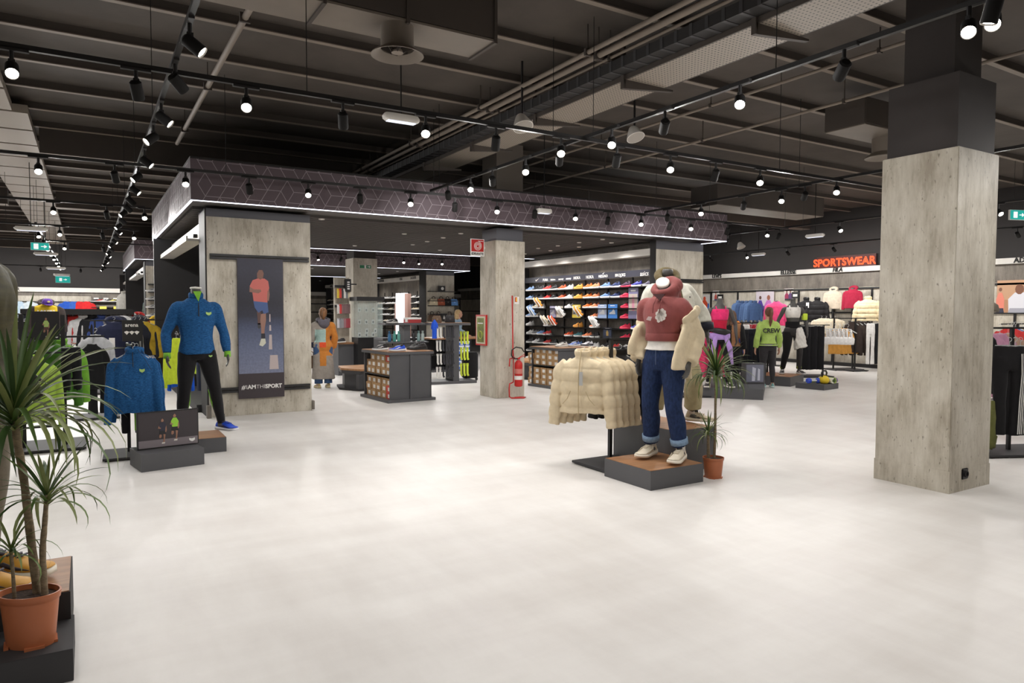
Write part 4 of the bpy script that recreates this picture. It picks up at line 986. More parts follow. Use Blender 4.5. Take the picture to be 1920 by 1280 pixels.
q = Vector(sh_off(P2, P2['elL'])) * .42 + Vector(sh_off(P2, P2['wrL'])) * .58
MB().tube([q + Vector((0, 0, .05)), q + Vector((.005, -.01, -.03))], [.088, .09], 16).build('dark_cuff', cloth('navy_cuff', (34, 36, 46)), ov, True)
wear_pants(W2, P2, 'cargo_trousers', khaki, .026, .85, .014, wide=.05, seed=16)
wear_shoes(W2, P2, (206, 192, 164), (214, 204, 184), (190, 176, 148), sock=(224, 220, 212), sc=1.06, hi=1)

jr = rack((4.68, 5.68, 0), 0, 'black rack on grey plate holding cream and black puffer jackets', 1.34, [((-.34, 0, 1.33), (.42, .06, 1.33))], (.6, .58), ((-.02, 0),))
pu = at_y(1093, 664, 5.72)
black_puff = cloth('black_padded', (26, 25, 26), .1, .6)
for k in range(7):
    c = k < 5
    o = garment('puffer', (0, 0, 0), (pu.x + .0 + .094 * k + (.07 if k > 4 else 0), 5.72 + .012 * k, pu.z - .012 + .004 * (k % 2)), R(-56 - 1.5 * k), ('cream puffer jacket at the front of the rack, its tag hanging', 'cream puffer jacket second from the front of the jacket rack', 'cream puffer jacket in the middle of the jacket rack', 'cream puffer jacket fourth from the front of the rack', 'rearmost cream puffer jacket, next to the black ones', 'black puffer jacket right behind the cream ones', 'rearmost black puffer jacket beside the jeans mannequin')[k], 'puffer jackets on the rack', (.9, .8, .98), True, cream if c else black_puff)
    if k == 0:
        MB().tube([(.0, -.075, .05), (.004, -.125, -.05), (.0, -.165, -.2), (.0, -.17, -.42), (.0, -.16, -.6)], .006, 6).build('zip', cloth('cream_zip', (176, 158, 124)), o)
        MB().box(.012, .055, -.185, -.182, -.3, -.16).build('price_tag', flat((170, 170, 168)), o)
        for sd in (-1, 1): MB().tube([(sd * .09, -.178, -.36), (sd * .13, -.172, -.44), (sd * .19, -.16, -.5)], .004, 6).build('pocket_seam', cloth('cream_zip', (176, 158, 124)), o)

# ------------------------------------------------------------------ dragon trees
leaf_m = [M('leaf_green_%d' % k, c, .45, var=.2, vs=(3, 30, 3), spec=.4) for k, c in enumerate(((74, 100, 44), (96, 118, 58), (58, 82, 40), (124, 134, 80)))]
def leaf_mesh(droop, w_):
    mb = MB(); n = 9; rows = []
    for k in range(n + 1):
        t = k / n; ang = R(62) - droop * t ** 1.3
        if k == 0: x = z = 0
        else: x += cos(ang) / n; z += sin(ang) / n
        ww = w_ * (.55 + .9 * t) * (1 - t ** 2.2) + .002 if t < 1 else .0008
        rows.append([(x, -ww, z + ww * .35), (x, 0, z), (x, ww, z + ww * .35)])
    mb.loft(rows, False, False, False); me = mb.mesh('leaf'); me.materials.append(leaf_m[0])
    me.polygons.foreach_set('use_smooth', [True] * len(me.polygons)); return me
LV = [leaf_mesh(R(d), .028) for d in (20, 55, 90, 125, 150)]
def crown(root, c, n, L, seed, up_=1.0, w_=1.0):
    random.seed(seed)
    for k in range(n):
        t = k / n; d = 4 - int(min(4, t * 5 + random.random() * .9)) if up_ else random.randrange(2, 5)
        o = link('leaf', LV[d], None, root, loc=Vector(c) + Vector((0, 0, -.16 * (1 - t) * L + .0)))
        o.rotation_euler = (random.uniform(-.12, .12), (1 - t) * R(40) - R(8) + random.uniform(-.15, .15), k * 2.4 + random.uniform(-.3, .3))
        s_ = L * random.uniform(.72, 1.08) * (.8 + .2 * (1 - t)); o.scale = (s_, L * w_ * random.uniform(.8, 1.15), s_); setmat(o, random.choice(leaf_m))
bark = M('dragon_tree_bark', (128, 112, 88), .85, var=.3, vs=(20, 20, 60), bump=.6, bs=50, bstretch=(1, 1, 6))
def pot(root, r, h, sx=1, sy=1):
    p_ = MB().lathe([(.001, .012), (r * .74, .012), (r * .78, .0), (r * .8, .012), (r * .95, h * .84), (r * .955, h * .86), (r * 1.0, h * .875), (r * 1.03, h * .98), (r * 1.03, h), (r * .97, h), (r * .95, h * .9), (r * .94, h * .88)], 40, (0, 0, 0), sx, sy, cap=False).build('pot', terracotta, root, smooth=50)
    for k in range(4):
        a = k * pi / 2 + .6
        MB().box(-r * .3, r * .3, -.012, .006, -.0, .012).build('pot_foot', terracotta, p_, loc=(r * .76 * sx * cos(a), r * .76 * sy * sin(a), 0), rot=(0, 0, a + pi / 2))
    so = MB().lathe([(r * .95, h * .9), (r * .6, h * .925), (r * .3, h * .91), (.001, h * .93)], 30, (0, 0, 0), sx, sy, cap=False).build('soil', dirt, root, smooth=True); so['kind'] = 'stuff'
def stem(root, pts, r):
    S_ = spl([(*p, q) for p, q in zip(pts, r)], 6)
    MB().tube([s_[:3] for s_ in S_], [s_[3] * (1 + .06 * sin(i * 2.1)) for i, s_ in enumerate(S_)], 10).build('stem', bark, root, True)
# left foreground: two-level plinth, plant in front
l1 = tag(MB().box(-1.5, -.083, 3.545, 3.95, 0, .143).build('plinth', grey_dark, bevel=.002), 'low dark plinth in the front left corner, under the large potted plant', 'plinth')
l2 = podium((-1.5, 3.9, 0), 0, 1.404, .56, .28, 'dark podium with walnut top in the front left corner, under yellow shoes')
setmat(l2, black_m)
DT = thing('dragon_tree', 'tall dragon tree in an oval terracotta pot in the front left corner', 'potted plant', (-.243, 3.70, .143))
pot(DT, .125, .235, 1.0, .72); DT.rotation_euler = (0, 0, R(-31))
def rel(px, py, y): return Matrix.Rotation(R(31), 3, 'Z') @ (at_y(px, py, y) - DT.location)
st1 = [rel(72, 1125, 3.72), rel(58, 1010, 3.72), rel(45, 900, 3.72), rel(33, 830, 3.72), rel(26, 765, 3.72)]
stem(DT, st1, [.018, .017, .016, .016, .014]); crown(DT, st1[-1], 84, .66, 5, 1, .75)
st2 = [rel(85, 1125, 3.68), rel(80, 1040, 3.68), rel(84, 980, 3.68), rel(88, 925, 3.68)]
stem(DT, st2, [.014, .013, .011, .008]); crown(DT, st2[-1], 34, .36, 8, 1, .9)
st3 = [rel(28, 1135, 3.7), rel(24, 1070, 3.7), rel(20, 1025, 3.7)]
stem(DT, st3, [.008, .007, .006]); crown(DT, st3[-1], 26, .26, 11, 1, .9)
DR = thing('dragon_tree', 'slender dragon tree in a round terracotta pot beside the jeans mannequin', 'potted plant', (5.2, 4.76, 0))
pot(DR, .1, .2)
stem(DR, [(.01, 0, .17), (.02, 0, .4), (.018, .0, .7), (.02, 0, 1.0)], [.014, .013, .012, .011]); crown(DR, (.02, 0, 1.04), 96, .47, 21, 1, .75)
stem(DR, [(-.045, .02, .17), (-.05, .02, .3), (-.055, .02, .42)], [.017, .015, .012]); crown(DR, (-.055, .02, .45), 40, .3, 23, 1, .85)

# mannequin cut by the left edge: olive bomber jacket, yellow trainers
yf = at_z(20, 1108, .28)
W3 = thing('mannequin', 'mannequin in shiny olive bomber jacket and yellow trainers, cut by the left edge', 'mannequin', (yf.x - .15, 4.17, .28), R(62)); W3.scale = (1.06,) * 3
P3 = dict(BASE, head=False, ankL=(.1, .02, .1), toeL=(.1, -.18, .03), ankR=(-.1, .0, .1), toeR=(-.1, -.2, .03), elL=(.3, .1, 1.12), wrL=(.27, -.08, .95), elR=(-.3, -.06, 1.12), wrR=(-.28, -.18, .95))
body(W3, P3, mann)
ol = M('olive_satin', (58, 54, 30), .55, var=.3, vs=(5, 5, 40), bump=.2, bs=25, spec=.15)
wear_top(W3, P3, 'bomber_jacket', ol, .05, .9, .97, .016, 1.5, seed=31)
wear_pants(W3, P3, 'trousers', cloth('taupe_twill', (104, 96, 82)), .02, .93, .008, seed=32)
wear_shoes(W3, P3, (196, 142, 44), (228, 222, 206), (60, 56, 66), sc=1.3)
# ------------------------------------------------------------------ shoe walls
def shoewall(x, y0, y1, shelves, label, brands=(), zt=2.98, nm='w', trough=True, band=True, brand_text=()):
    o = thing('shoe_display_wall', label, 'display wall', (x, y0, 0)); d = y1 - y0
    MB().box(.22, .26, 0, d, 0, zt + .1).build('back_panel', concrete_dark, o)
    for z in shelves: MB().box(-.05, .22, .01, d, z - .022, z).build('shelf', M('shelf_black', (26, 25, 25), .95, spec=.1), o)
    MB().box(-.06, .26, d, d + .04, 0, zt + .1).build('side_board', grey_dark, o); MB().box(-.02, .26, -.03, 0, 0, zt + .1).build('side_board', grey_dark, o)
    if trough: MB().box(-.12, .2, 0, d, zt - .15, zt).build('light_trough', trough_m, o)
    if band: MB().box(.03, .06, .05, d, 2.40, 2.545).build('brand_band', flat((50, 50, 62)), o)
    n = int(d / .9)
    for k in range(n + 1): MB().box(.19, .22, k * .9 + .02, k * .9 + .05, .1, 2.4).build('upright', black, o)
    return o
ROWZ = [2.17, 1.93, 1.69, 1.45, 1.21, .97, .73, .5, .28]
SX, SY0 = 10.56, 11.42
sw = shoewall(SX, SY0, 16.8, ROWZ, 'long wall of running shoes under the canopy, brand band along its top')
for px, t, s_ in ((1206, 'asics', .12), (1161, 'BROOKS', .075), (1129, 'MIZUNO', .07), (1104, 'HOKA', .085), (1080, 'HOKA', .08), (1064, 'saucony', .055), (1050, 'saucony', .055), (1035, 'diadora', .06), (1021, 'PUMA', .075)):
    words(t, s_ * 1.25, label_w, sw, (.028, at_x(px, 518, SX).y - SY0, 2.455), FACE_NX, bold=.002, shear=.15 if t[0] in 'as' else 0, ext=.002)
def mark(y, z, pts, s=1): MB().prism([(-u * s, v * s) for u, v in pts], 'x', .024, .03).build('brand_mark', label_w, sw, loc=(0, y, z))
mark(at_x(1006, 520, SX).y - SY0, 2.47, [(-.09, .01), (-.06, -.035), (.1, .05), (-.045, -.005)], 1.1)
mark(at_x(1129, 512, SX).y - SY0, 2.515, [(-.06, .0), (-.02, .01), (.0, -.02), (.07, .045), (.01, .02)], .8)
mark(at_x(1162, 524, SX).y - SY0, 2.42, [(-.07, .0), (.07, .02), (.02, -.02)], .7)
colY = [16.45, 16.15, 15.91, 15.6, 15.3, 14.93, 14.6, 14.21, 13.83, 13.54, 13.14, 12.77, 12.4, 12.02, 11.65]
CN = {'light blue': (142, 172, 214), 'black': (34, 34, 37), 'black and white': (52, 52, 56), 'red': (206, 52, 48), 'orange red': (226, 92, 50), 'white': (222, 222, 222), 'amber': (240, 164, 66), 'orange': (224, 112, 42), 'peach': (240, 142, 98),
      'sky blue': (112, 146, 200), 'navy': (44, 58, 104), 'plum': (70, 48, 70), 'royal blue': (62, 62, 160), 'grey violet': (122, 116, 140), 'crimson': (206, 36, 72), 'cream': (222, 208, 178), 'grey': (120, 122, 126), 'teal': (70, 130, 140)}
base = ['light blue', 'black', 'black and white', 'red', 'black', 'orange red', 'white', 'amber', 'orange', 'peach', 'sky blue', 'navy', 'plum', 'royal blue', 'grey violet']
grid = [base, ['light blue', 'black', 'black and white', 'red', 'black', 'orange red', 'white', 'amber', 'orange', 'peach', 'sky blue', 'navy', 'crimson', None, 'grey violet'],
        ['light blue', 'cream', 'white', None, None, None, 'white', None, 'orange', 'peach', None, None, 'crimson', None, 'cream'],
        ['light blue', 'cream', None, None, None, None, None, None, None, 'peach', None, None, 'crimson', None, 'grey'],
        ['white', None, None, 'orange', None, None, None, 'amber', None, 'peach', None, None, 'crimson', 'royal blue', 'grey'],
        ['white', 'grey', 'sky blue', 'red', None, None, 'orange red', 'teal', 'peach', 'black', None, None, 'crimson', 'sky blue', 'black'],
        ['black and white', 'white', 'black', 'red', 'black', 'black', 'black', 'sky blue', 'black', 'white', 'black', 'red', 'white', 'sky blue', 'white'],
        ['black', 'white', 'white', 'grey', 'black', 'grey', 'white', 'black', 'grey', 'black', 'white', 'black', 'grey', 'white', 'black'],
        ['white', 'black and white', 'grey', 'red', 'white', 'black', 'grey', 'white', 'black', 'white', 'grey', 'black', 'white', 'black', 'grey']]
RN = ['top', 'second', 'third', 'fourth', 'fifth', 'sixth', 'seventh', 'eighth', 'lowest']
for r, row in enumerate(grid):
    for c, nm in enumerate(row):
        if not nm: continue
        sole = (214, 60, 90) if nm in ('crimson', 'plum') else (228, 160, 70) if nm == 'amber' else (226, 224, 222)
        o = shoe('running_shoe', CN[nm], sole, {'crimson': (40, 30, 40)}.get(nm), loc=(SX + .07, colY[c] - .14, ROWZ[r]), rot=(0, 0, R(-164 + random.uniform(-5, 5))), small=True); o.scale = (1.12, .95, 1.45)
        tag(o, '%s shoe, %s shelf of the long shoe wall, %s from left' % (nm, RN[r], ordn(c)), 'shoe', 'running shoes on the long shoe wall')
def pair(px, py, row, nm, lbl):
    y = at_x(px, py, SX).y
    for k in (0, 1):
        o = shoe('running_shoe', CN[nm], loc=(SX - .12, y - .1 + k * .13, ROWZ[row] + .27), rot=(R(-58), R(0), R(-150)), small=True)
        tag(o, '%s shoe of the tilted pair %s, %s one' % (nm, lbl, ('right', 'left')[k]), 'shoe', 'tilted shoes on the long shoe wall')
    s_ = tag(MB().box(-.16, .03, -.08, .08, 0, .004).bar((-.12, 0, 0), (-.13, 0, .1), .012, .012).build('shoe_stand', black, None, loc=(SX - .0, y, ROWZ[row] + .001)), 'small black shoe stand under the %s pair %s' % (nm, lbl), 'shoe stand')
pair(1017, 583, 3, 'amber', 'left of the lavender card'); pair(1005, 600, 4, 'light blue', 'near the left end'); pair(1059, 599, 4, 'white', 'under the white card'); pair(1092, 600, 4, 'amber', 'under the yellow card')
pair(1030, 614, 5, 'cream', 'below the lavender card'); pair(1044, 616, 5, 'orange red', 'next to the cream pair'); pair(1122, 617, 5, 'white', 'beside the dark box')
def card(x0, x1, row, h, cols, label, art=None):
    a, b = at_x(x0, 580, SX).y, at_x(x1, 580, SX).y
    o = thing('advert_card', label, 'sign', (SX + .0, b, ROWZ[row] + .001)); wd = a - b
    MB().box(0, .012, 0, wd, 0, h).build('card', flat(cols[0]), o)
    MB().box(-.002, 0, .02, wd - .02, h * .25, h * .8).build('print', flat(cols[1]), o)
    if art == 'shoe': MB().prism([(.06, h * .3), (wd - .05, h * .3), (wd - .06, h * .4), (wd * .55, h * .5), (wd * .4, h * .66), (.08, h * .55)], 'x', -.004, -.002).build('shoe_print', flat(cols[2]), o)
    else:
        MB().prism([(wd * .35, h * .25), (wd * .6, h * .25), (wd * .62, h * .6), (wd * .5, h * .78), (wd * .36, h * .6)], 'x', -.004, -.002).build('figure_print', flat(cols[2]), o)
    MB().box(-.003, 0, wd * .25, wd * .75, h * .88, h * .93).build('caption_line', label_w, o)
card(1031, 1042, 3, .3, ((150, 146, 178), (160, 158, 190), (226, 224, 232)), 'lavender advert card with a white shoe on the shoe wall', 'shoe')
card(1043, 1055, 3, .3, ((204, 196, 180), (190, 180, 160), (40, 38, 38)), 'cream advert card with a dark figure on the shoe wall')
card(1073, 1088, 3, .33, ((216, 190, 70), (190, 186, 178), (60, 60, 66)), 'yellow edged advert card on the shoe wall', 'shoe')
card(1121, 1137, 3, .33, ((150, 172, 208), (190, 200, 222), (232, 236, 242)), 'pale blue advert card with white shoe on the shoe wall', 'shoe')
card(1140, 1157, 3, .33, ((56, 120, 196), (60, 130, 206), (226, 232, 240)), 'bright blue advert card with a shoe on the shoe wall', 'shoe')
card(1178, 1196, 3, .7, ((120, 116, 150), (190, 178, 166), (206, 140, 160)), 'tall advert card of a runner in pink on the shoe wall')
card(1131, 1147, 5, .26, ((34, 40, 58), (50, 62, 92), (190, 160, 90)), 'small dark blue box card on the lower shelves of the shoe wall')

# shoe walls of the rear canopies
R2 = [2.13, 1.9, 1.66, 1.42, 1.15, .85, .5]
sw2 = shoewall(11.1, 24.95, 30.2, R2, 'shoe wall of the rear canopy with white trainers and a bright panel', band=False)
for i, (y, t) in enumerate(((25.9, 'FILA'), (27.2, 'LACOSTE'), (28.3, 'ELLESSE'), (29.7, 'LOTTO'))): pass
for px, t in ((792, 'PUMA'), (775, 'LACOSTE'), (752, 'UGG'), (715, 'CONVERSE')):
    words(t, .13, black_m, sw2, (-.124, at_x(px, 520, 10.98).y - 24.95, 2.905), FACE_NX, bold=.003, ext=.002)
pl = tag(MB().box(-.12, .05, -.45, .45, .3, 2.33).build('glowing_pillar', M('backlit_white', (240, 240, 244), emit=.8), None, loc=(11.0, at_x(755, 580, 11.0).y, 0)), 'tall white glowing panel in the middle of the rear shoe wall', 'light panel')
MB().box(-.1, .05, -.75, -.46, .3, 2.3).box(-.1, .05, .46, .62, .3, 1.9).build('pink_column', flat((206, 168, 156)), pl)
k = 0
for r in range(5):
    for c in range(15):
        y = 29.95 - c * .34
        if abs(y - pl.location.y) < .62: continue
        nm = random.choice(['white', 'white', 'cream', 'white', 'grey', 'black'])
        o = shoe('trainer', CN[nm], (214, 210, 202), loc=(11.17, y - .14, R2[r]), rot=(0, 0, R(-160 + random.uniform(-8, 8))), small=True)
        tag(o, '%s trainer, %s shelf of the rear shoe wall, %s from left' % (nm, RN[r], ordn(c)), 'shoe', 'trainers on the rear shoe wall')
sw3 = shoewall(11.2, 33.6, 37.8, R2[:5], 'furthest shoe wall, seen between poster panel and middle column', band=False)
for px in (592, 605, 621, 639): MB().box(-.125, -.12, -.2, .2, -.035, .035).build('brand_mark', black_m, sw3, loc=(0, at_x(px, 540, 11.08).y - 33.6, 2.905))
for r in range(4):
    for c in range(11):
        nm = random.choice(['white', 'white', 'cream', 'grey', 'black'])
        o = shoe('trainer', CN[nm], (214, 210, 202), loc=(11.27, 37.4 - c * .35, R2[r]), rot=(0, 0, R(-160)), small=True)
        tag(o, '%s trainer, %s shelf of the furthest shoe wall, %s from left' % (nm, RN[r], ordn(c)), 'shoe', 'trainers on the furthest shoe wall')

# right panel of the rear canopy with handbag shelves
p2r = panel(10.97, 12.15, 24.3, 24.9, 2.97, 3.12)
for i, z in enumerate((2.36, 2.0, 1.84 - .02, 1.5, 1.25)):
    tag(MB().box(11.02, 12.12, 24.05, 24.3, z - .025, z).build('bag_shelf', black), 'black shelf on the rear panel, %s from the top' % ORD[i], 'shelf')
def bag(loc, rz, c, label, s=1, handle=(60, 46, 36), name='handbag'):
    o = thing(name, label, 'bag', loc, rz)
    MB().loft([superring(0, 0, z * s, rx * s, ry * s, 18, 3.5) for z, rx, ry in ((0, .17, .07), (.02, .18, .078), (.14, .165, .065), (.24, .13, .03), (.25, .12, .02))]).build('bag_body', cloth('leather_%d_%d_%d' % c, c, .1, .5), o, 50)
    for sd in (-1, 1): MB().tube([(x * s, sd * .022 * s, z * s) for x, z in ((-.06, .24), (-.055, .31), (0, .345), (.055, .31), (.06, .24))], .008 * s, 6).build('handle', flat(handle), o, True)
    MB().box(-.03 * s, .03 * s, -.082 * s, -.07 * s, .1 * s, .15 * s).build('clasp', flat(tuple(min(255, v + 30) for v in c)), o)
    return o
for px, c, n in ((813, (214, 200, 172), 'cream'), (827, (172, 92, 66), 'terracotta'), (839, (38, 36, 38), 'black'), (851, (104, 154, 216), 'sky blue')):
    bag((at_y(px, 570, 24.16).x, 24.16, 1.821), 0, c, '%s handbag on the upper bag shelf of the rear panel' % n, 1.0)
for px, c, n in ((810, (92, 72, 58), 'brown'), (822, (36, 34, 36), 'black'), (843, (206, 202, 196), 'white')):
    bag((at_y(px, 595, 24.16).x, 24.16, 1.251), 0, c, '%s handbag on the lower bag shelf of the rear panel' % n, 1.0)
sb = tag(MB().box(-.14, .14, -.03, .03, 0, .2).build('sign_box', black, None, loc=(at_y(828, 540, 24.15).x, 24.15, 2.361)), 'small black sign box with white emblem on top bag shelf', 'sign')
MB().lathe([(.05, 0), (.06, .004), (.001, .005)], 14).build('emblem', label_w, sb, rot=(R(90), 0, 0), loc=(.02, -.032, .1))
sb2 = tag(MB().box(-.12, .12, -.02, .02, 0, .26).build('sign_card', black, None, loc=(at_y(832, 590, 24.1).x + .0, 24.09, 1.251)), 'black sign card with white emblem between the lower bags', 'sign')
MB().prism([(-.04, .05), (.04, .05), (.03, .12), (0, .2), (-.03, .12)], 'y', -.024, -.02).build('emblem', label_w, sb2)

# ------------------------------------------------------------------ box tables
def boxtable(loc, rz, label, w=.9, d=1.2, h=.9):
    o = thing('display_table', label, 'table', loc, rz)
    MB().box(0, w, 0, d, h - .06, h - .012).build('table_edge', grey, o, bevel=.003); MB().box(.01, w - .01, .01, d - .01, h - .012, h).build('table_top', wood, o)
    MB().box(-.02, w + .02, -.02, d + .02, 0, .05).build('plinth', grey, o)
    MB().box(.04, w - .04, .03, .055, .05, h - .06).build('side_panel', grey, o); MB().box(.04, w - .04, d - .055, d - .03, .05, h - .06).build('side_panel', grey, o)
    MB().box(w / 2 - .03, w / 2 + .03, .0, .03, .05, h - .06).build('rib', grey, o)
    MB().box(w - .06, w - .04, .03, d - .03, .05, h - .06).build('inner_panel', grey_dark, o); MB().box(.03, w - .04, .055, d - .055, .455, .47).build('inner_shelf', black, o)
    return o
bt = boxtable((4.47, 11.5, 0), .06, 'grey box table stacked with kraft shoe boxes before the middle column')
def fillboxes(t, nm, cols, reds=()):
    mw = t.matrix_basis
    for tier, z0 in ((0, .05), (1, .47)):
        for c in range(5):
            for r in range(3):
                if (c + r + tier) % 11 == 7 and r == 2: continue
                red = (tier, c, r) in reds
                p = mw @ Vector((.24 + random.uniform(-.01, .015), .16 + c * .215 + random.uniform(-.004, .004), z0 + .0015 + r * .121))
                shoebox(p, t.rotation_euler.z + random.uniform(-.02, .02), '%s shoe box, %s tier, %s column from front, %s layer, %s' % ('red' if red else 'kraft', ('lower', 'upper')[tier], ORD[c], ('bottom', 'middle', 'top')[r], nm), flat((206, 62, 46)) if red else kraft, group='shoe boxes in the %s' % nm)
fillboxes(bt, 'central table', 5, ((0, 0, 0), (0, 0, 1), (1, 0, 2)))
bt2 = boxtable((8.23, 11.72, 0), .06, 'grey box table with kraft shoe boxes behind the cream jackets', w=1.05, d=1.0, h=.86)
fillboxes(bt2, 'right table', 4)
for (px, py, t, z, c, sole, stripe, rz, nm) in ((745, 652, 11.75, .9, (36, 84, 214), (228, 228, 230), (236, 236, 240), 75, 'royal blue running shoe with white sole at the front of the central table'), (712, 650, 12.2, .9, (40, 40, 44), (226, 226, 226), (220, 220, 220), 70, 'black and white trainer at the left of the central table'),
        (786, 650, 11.95, .9, (42, 40, 42), (40, 40, 42), (70, 70, 74), 85, 'all-black shoe on the right of the central table'), (772, 645, 12.2, .9, (52, 50, 50), (60, 60, 60), (90, 90, 90), 60, 'dark grey shoe behind the all-black one on the central table'),
        (1052, 645, 12.2, .86, (208, 206, 200), (220, 218, 212), (170, 168, 164), 80, 'pale grey shoe at the left of the right box table'), (1075, 645, 12.3, .86, (90, 116, 180), (222, 222, 222), (226, 226, 226), 80, 'blue shoe in the middle of the right box table'), (1100, 644, 12.3, .86, (210, 208, 210), (60, 60, 66), (60, 60, 70), 80, 'white and dark shoe on the right box table')):
    p = at_y(px, py, t); o = shoe('running_shoe', c, sole, stripe, loc=(p.x + .13, t - .03, z + .001), rot=(0, 0, R(-rz)), sc=1.15); tag(o, nm, 'shoe')

# benches
def bench(loc, rz, label, s=1):
    o = thing('bench', label, 'bench', loc, rz)
    P = [(-.45, -.1), (-.25, -.62), (.4, -.62), (.6, -.1), (.4, .5), (-.25, .5)]
    MB().prism([(x * s, y * s) for x, y in P], 'z', .4, .44).build('seat', wood_l, o, bevel=.004)
    MB().prism([(x * s * .96, y * s * .96) for x, y in P], 'z', .33, .4).build('apron', grey, o)
    MB().prism([(x * s * .8, y * s * .8) for x, y in P], 'z', .04, .33).build('bench_base', grey, o)
    MB().prism([(x * s * 1.08, y * s * 1.08) for x, y in P], 'z', 0, .04).build('floor_plate', grey_dark, o)
    MB().box(-.3 * s, -.2 * s, -.64 * s, -.5 * s, .04, .33).build('rib', grey, o)
    return o
bench((4.86, 14.18, 0), .1, 'oak topped bench on grey base behind the central box table')
bench((9.12, 14.3, 0), .1, 'oak topped bench right of the middle column before the shoe wall')

# ------------------------------------------------------------------ glass case, accessory wall, sock stand
gx = at_y(672, 690, 16.7).x; gw = at_y(718, 690, 16.7).x - gx
gc = thing('glass_case', 'tall glass display case with grid panel beside the rear column', 'display case', (gx, 16.7, 0))
MB().box(0, gw, 0, .5, 0, .95).build('cabinet', black, gc, bevel=.004); MB().box(-.04, gw + .04, -.03, .53, 1.86, 1.96).build('top_cap', black, gc)
glass = M('clear_glass', (200, 214, 210), .05, alpha=.22, spec=.6)
MB().box(0, gw, 0, .008, .95, 1.86).box(0, .008, .008, .5, .95, 1.86).box(gw - .008, gw, .008, .5, .95, 1.86).build('glass_pane', glass, gc)
gr = MB()
for k in range(13): gr.box(.03 + k * (gw - .06) / 12 - .002, .03 + k * (gw - .06) / 12 + .002, .33, .334, .97, 1.84)
for k in range(17): gr.box(.03, gw - .03, .334, .338, .98 + k * .053, .983 + k * .053)
gr.build('grid_panel', M('grid_steel', (150, 150, 148), .4), gc)
for k in range(11):
    z = (1.58, 1.28, .955)[min(2, k // 3)]; x = gw * (.2 + .28 * (k % 3)) if k < 9 else gw * (.5 if k == 9 else .85)
    o = tag(MB().box(-.035, .035, -.015, .0, 0, .11).build('watch_box', label_w, None, loc=(gx + x, 16.98, z + (.1 if k > 8 else 0))), 'small white watch box in the glass case, %s of eleven' % ORD[k], 'box', 'watch boxes in the glass case')
    MB().box(-.018, .018, -.02, -.015, .02, .08).build('watch', black, o)
ax0, ax1 = at_y(628, 600, 17.4).x, at_y(656, 600, 17.4).x
aw = thing('accessory_wall', 'pegboard of hanging accessory packs left of the rear column', 'display wall', (ax0, 17.4, 0))
MB().box(0, ax1 - ax0, .05, .1, 0, 2.45).build('back_panel', concrete, aw); MB().box(-.03, ax1 - ax0, -.35, .1, 0, .78).build('base_cabinet', grey, aw); MB().box(-.05, ax1 - ax0, -.38, .1, .78, .82).build('shelf', wood, aw)
for z in (2.2, 1.7): MB().box(0, ax1 - ax0, -.02, .05, z, z + .06).build('rail', black, aw)
pack_me = MB().box(-.05, .05, -.012, .0, -.06, .0).box(-.045, .045, -.03, .0, -.24, -.05).mesh('accessory_pack'); pack_me.materials.append(white_m)
hook_me = MB().tube([(0, .12, -.02), (0, -.03, -.02), (0, -.04, -.005)], .004, 5).mesh('hook'); hook_me.materials.append(black)
nP = 0
for r, z in enumerate((2.17, 1.78, 1.42)):
    for c in range(6):
        col = [((214, 186, 60), (200, 60, 50), (60, 60, 64), (216, 214, 208), (120, 124, 130), (200, 190, 160)), ((206, 202, 200), (196, 60, 60), (128, 100, 100), (126, 98, 98), (122, 96, 96), (118, 92, 92)), ((206, 202, 206), (140, 140, 146), (150, 146, 150), (158, 110, 116), (164, 70, 80), (166, 66, 76))][r][c]
        o = link('accessory_pack', pack_me, None, None, loc=(ax0 + .06 + c * (ax1 - ax0 - .1) / 5.2, 17.33 - (c % 2) * .012, z)); o.scale = (.6, 1, 1); setmat(o, flat(col)); link('hook', hook_me, None, o)
        tag(o, 'accessory pack in the %s row of the pegboard, %s from the left' % (ORD[r], ORD[c]), 'pack', 'packs on the accessory pegboard')
for k, px in enumerate((612, 622, 634, 645)):
    p = at_y(px, 690, 17.2); o = shoe('shoe', ((40, 38, 40), (60, 56, 56), (150, 146, 140), (50, 46, 48))[k], (214, 212, 208) if k % 2 else (40, 40, 40), loc=(p.x, 17.1, .821), rot=(0, 0, R(-70)), small=True, sc=1.1)
    tag(o, 'dark casual shoe on the accessory counter, %s from the left' % ORD[k], 'shoe')
mt = at_y(652, 535, 17.3)
bb = tag(MB().box(-.07, .07, -.06, .06, -.16, .16).box(-.02, .25, .04, .06, .02, .05).build('product_box', black, None, loc=(mt.x, 17.3, mt.z - .0), bevel=.005), 'black box with pale lettering mounted beside the rear column', 'display box')  # lettered product box on a wall bracket
for k in range(4): MB().box(-.03, .03, -.063, -.06, -.1 + k * .055, -.07 + k * .055).build('lettering_bar', label_w, bb)
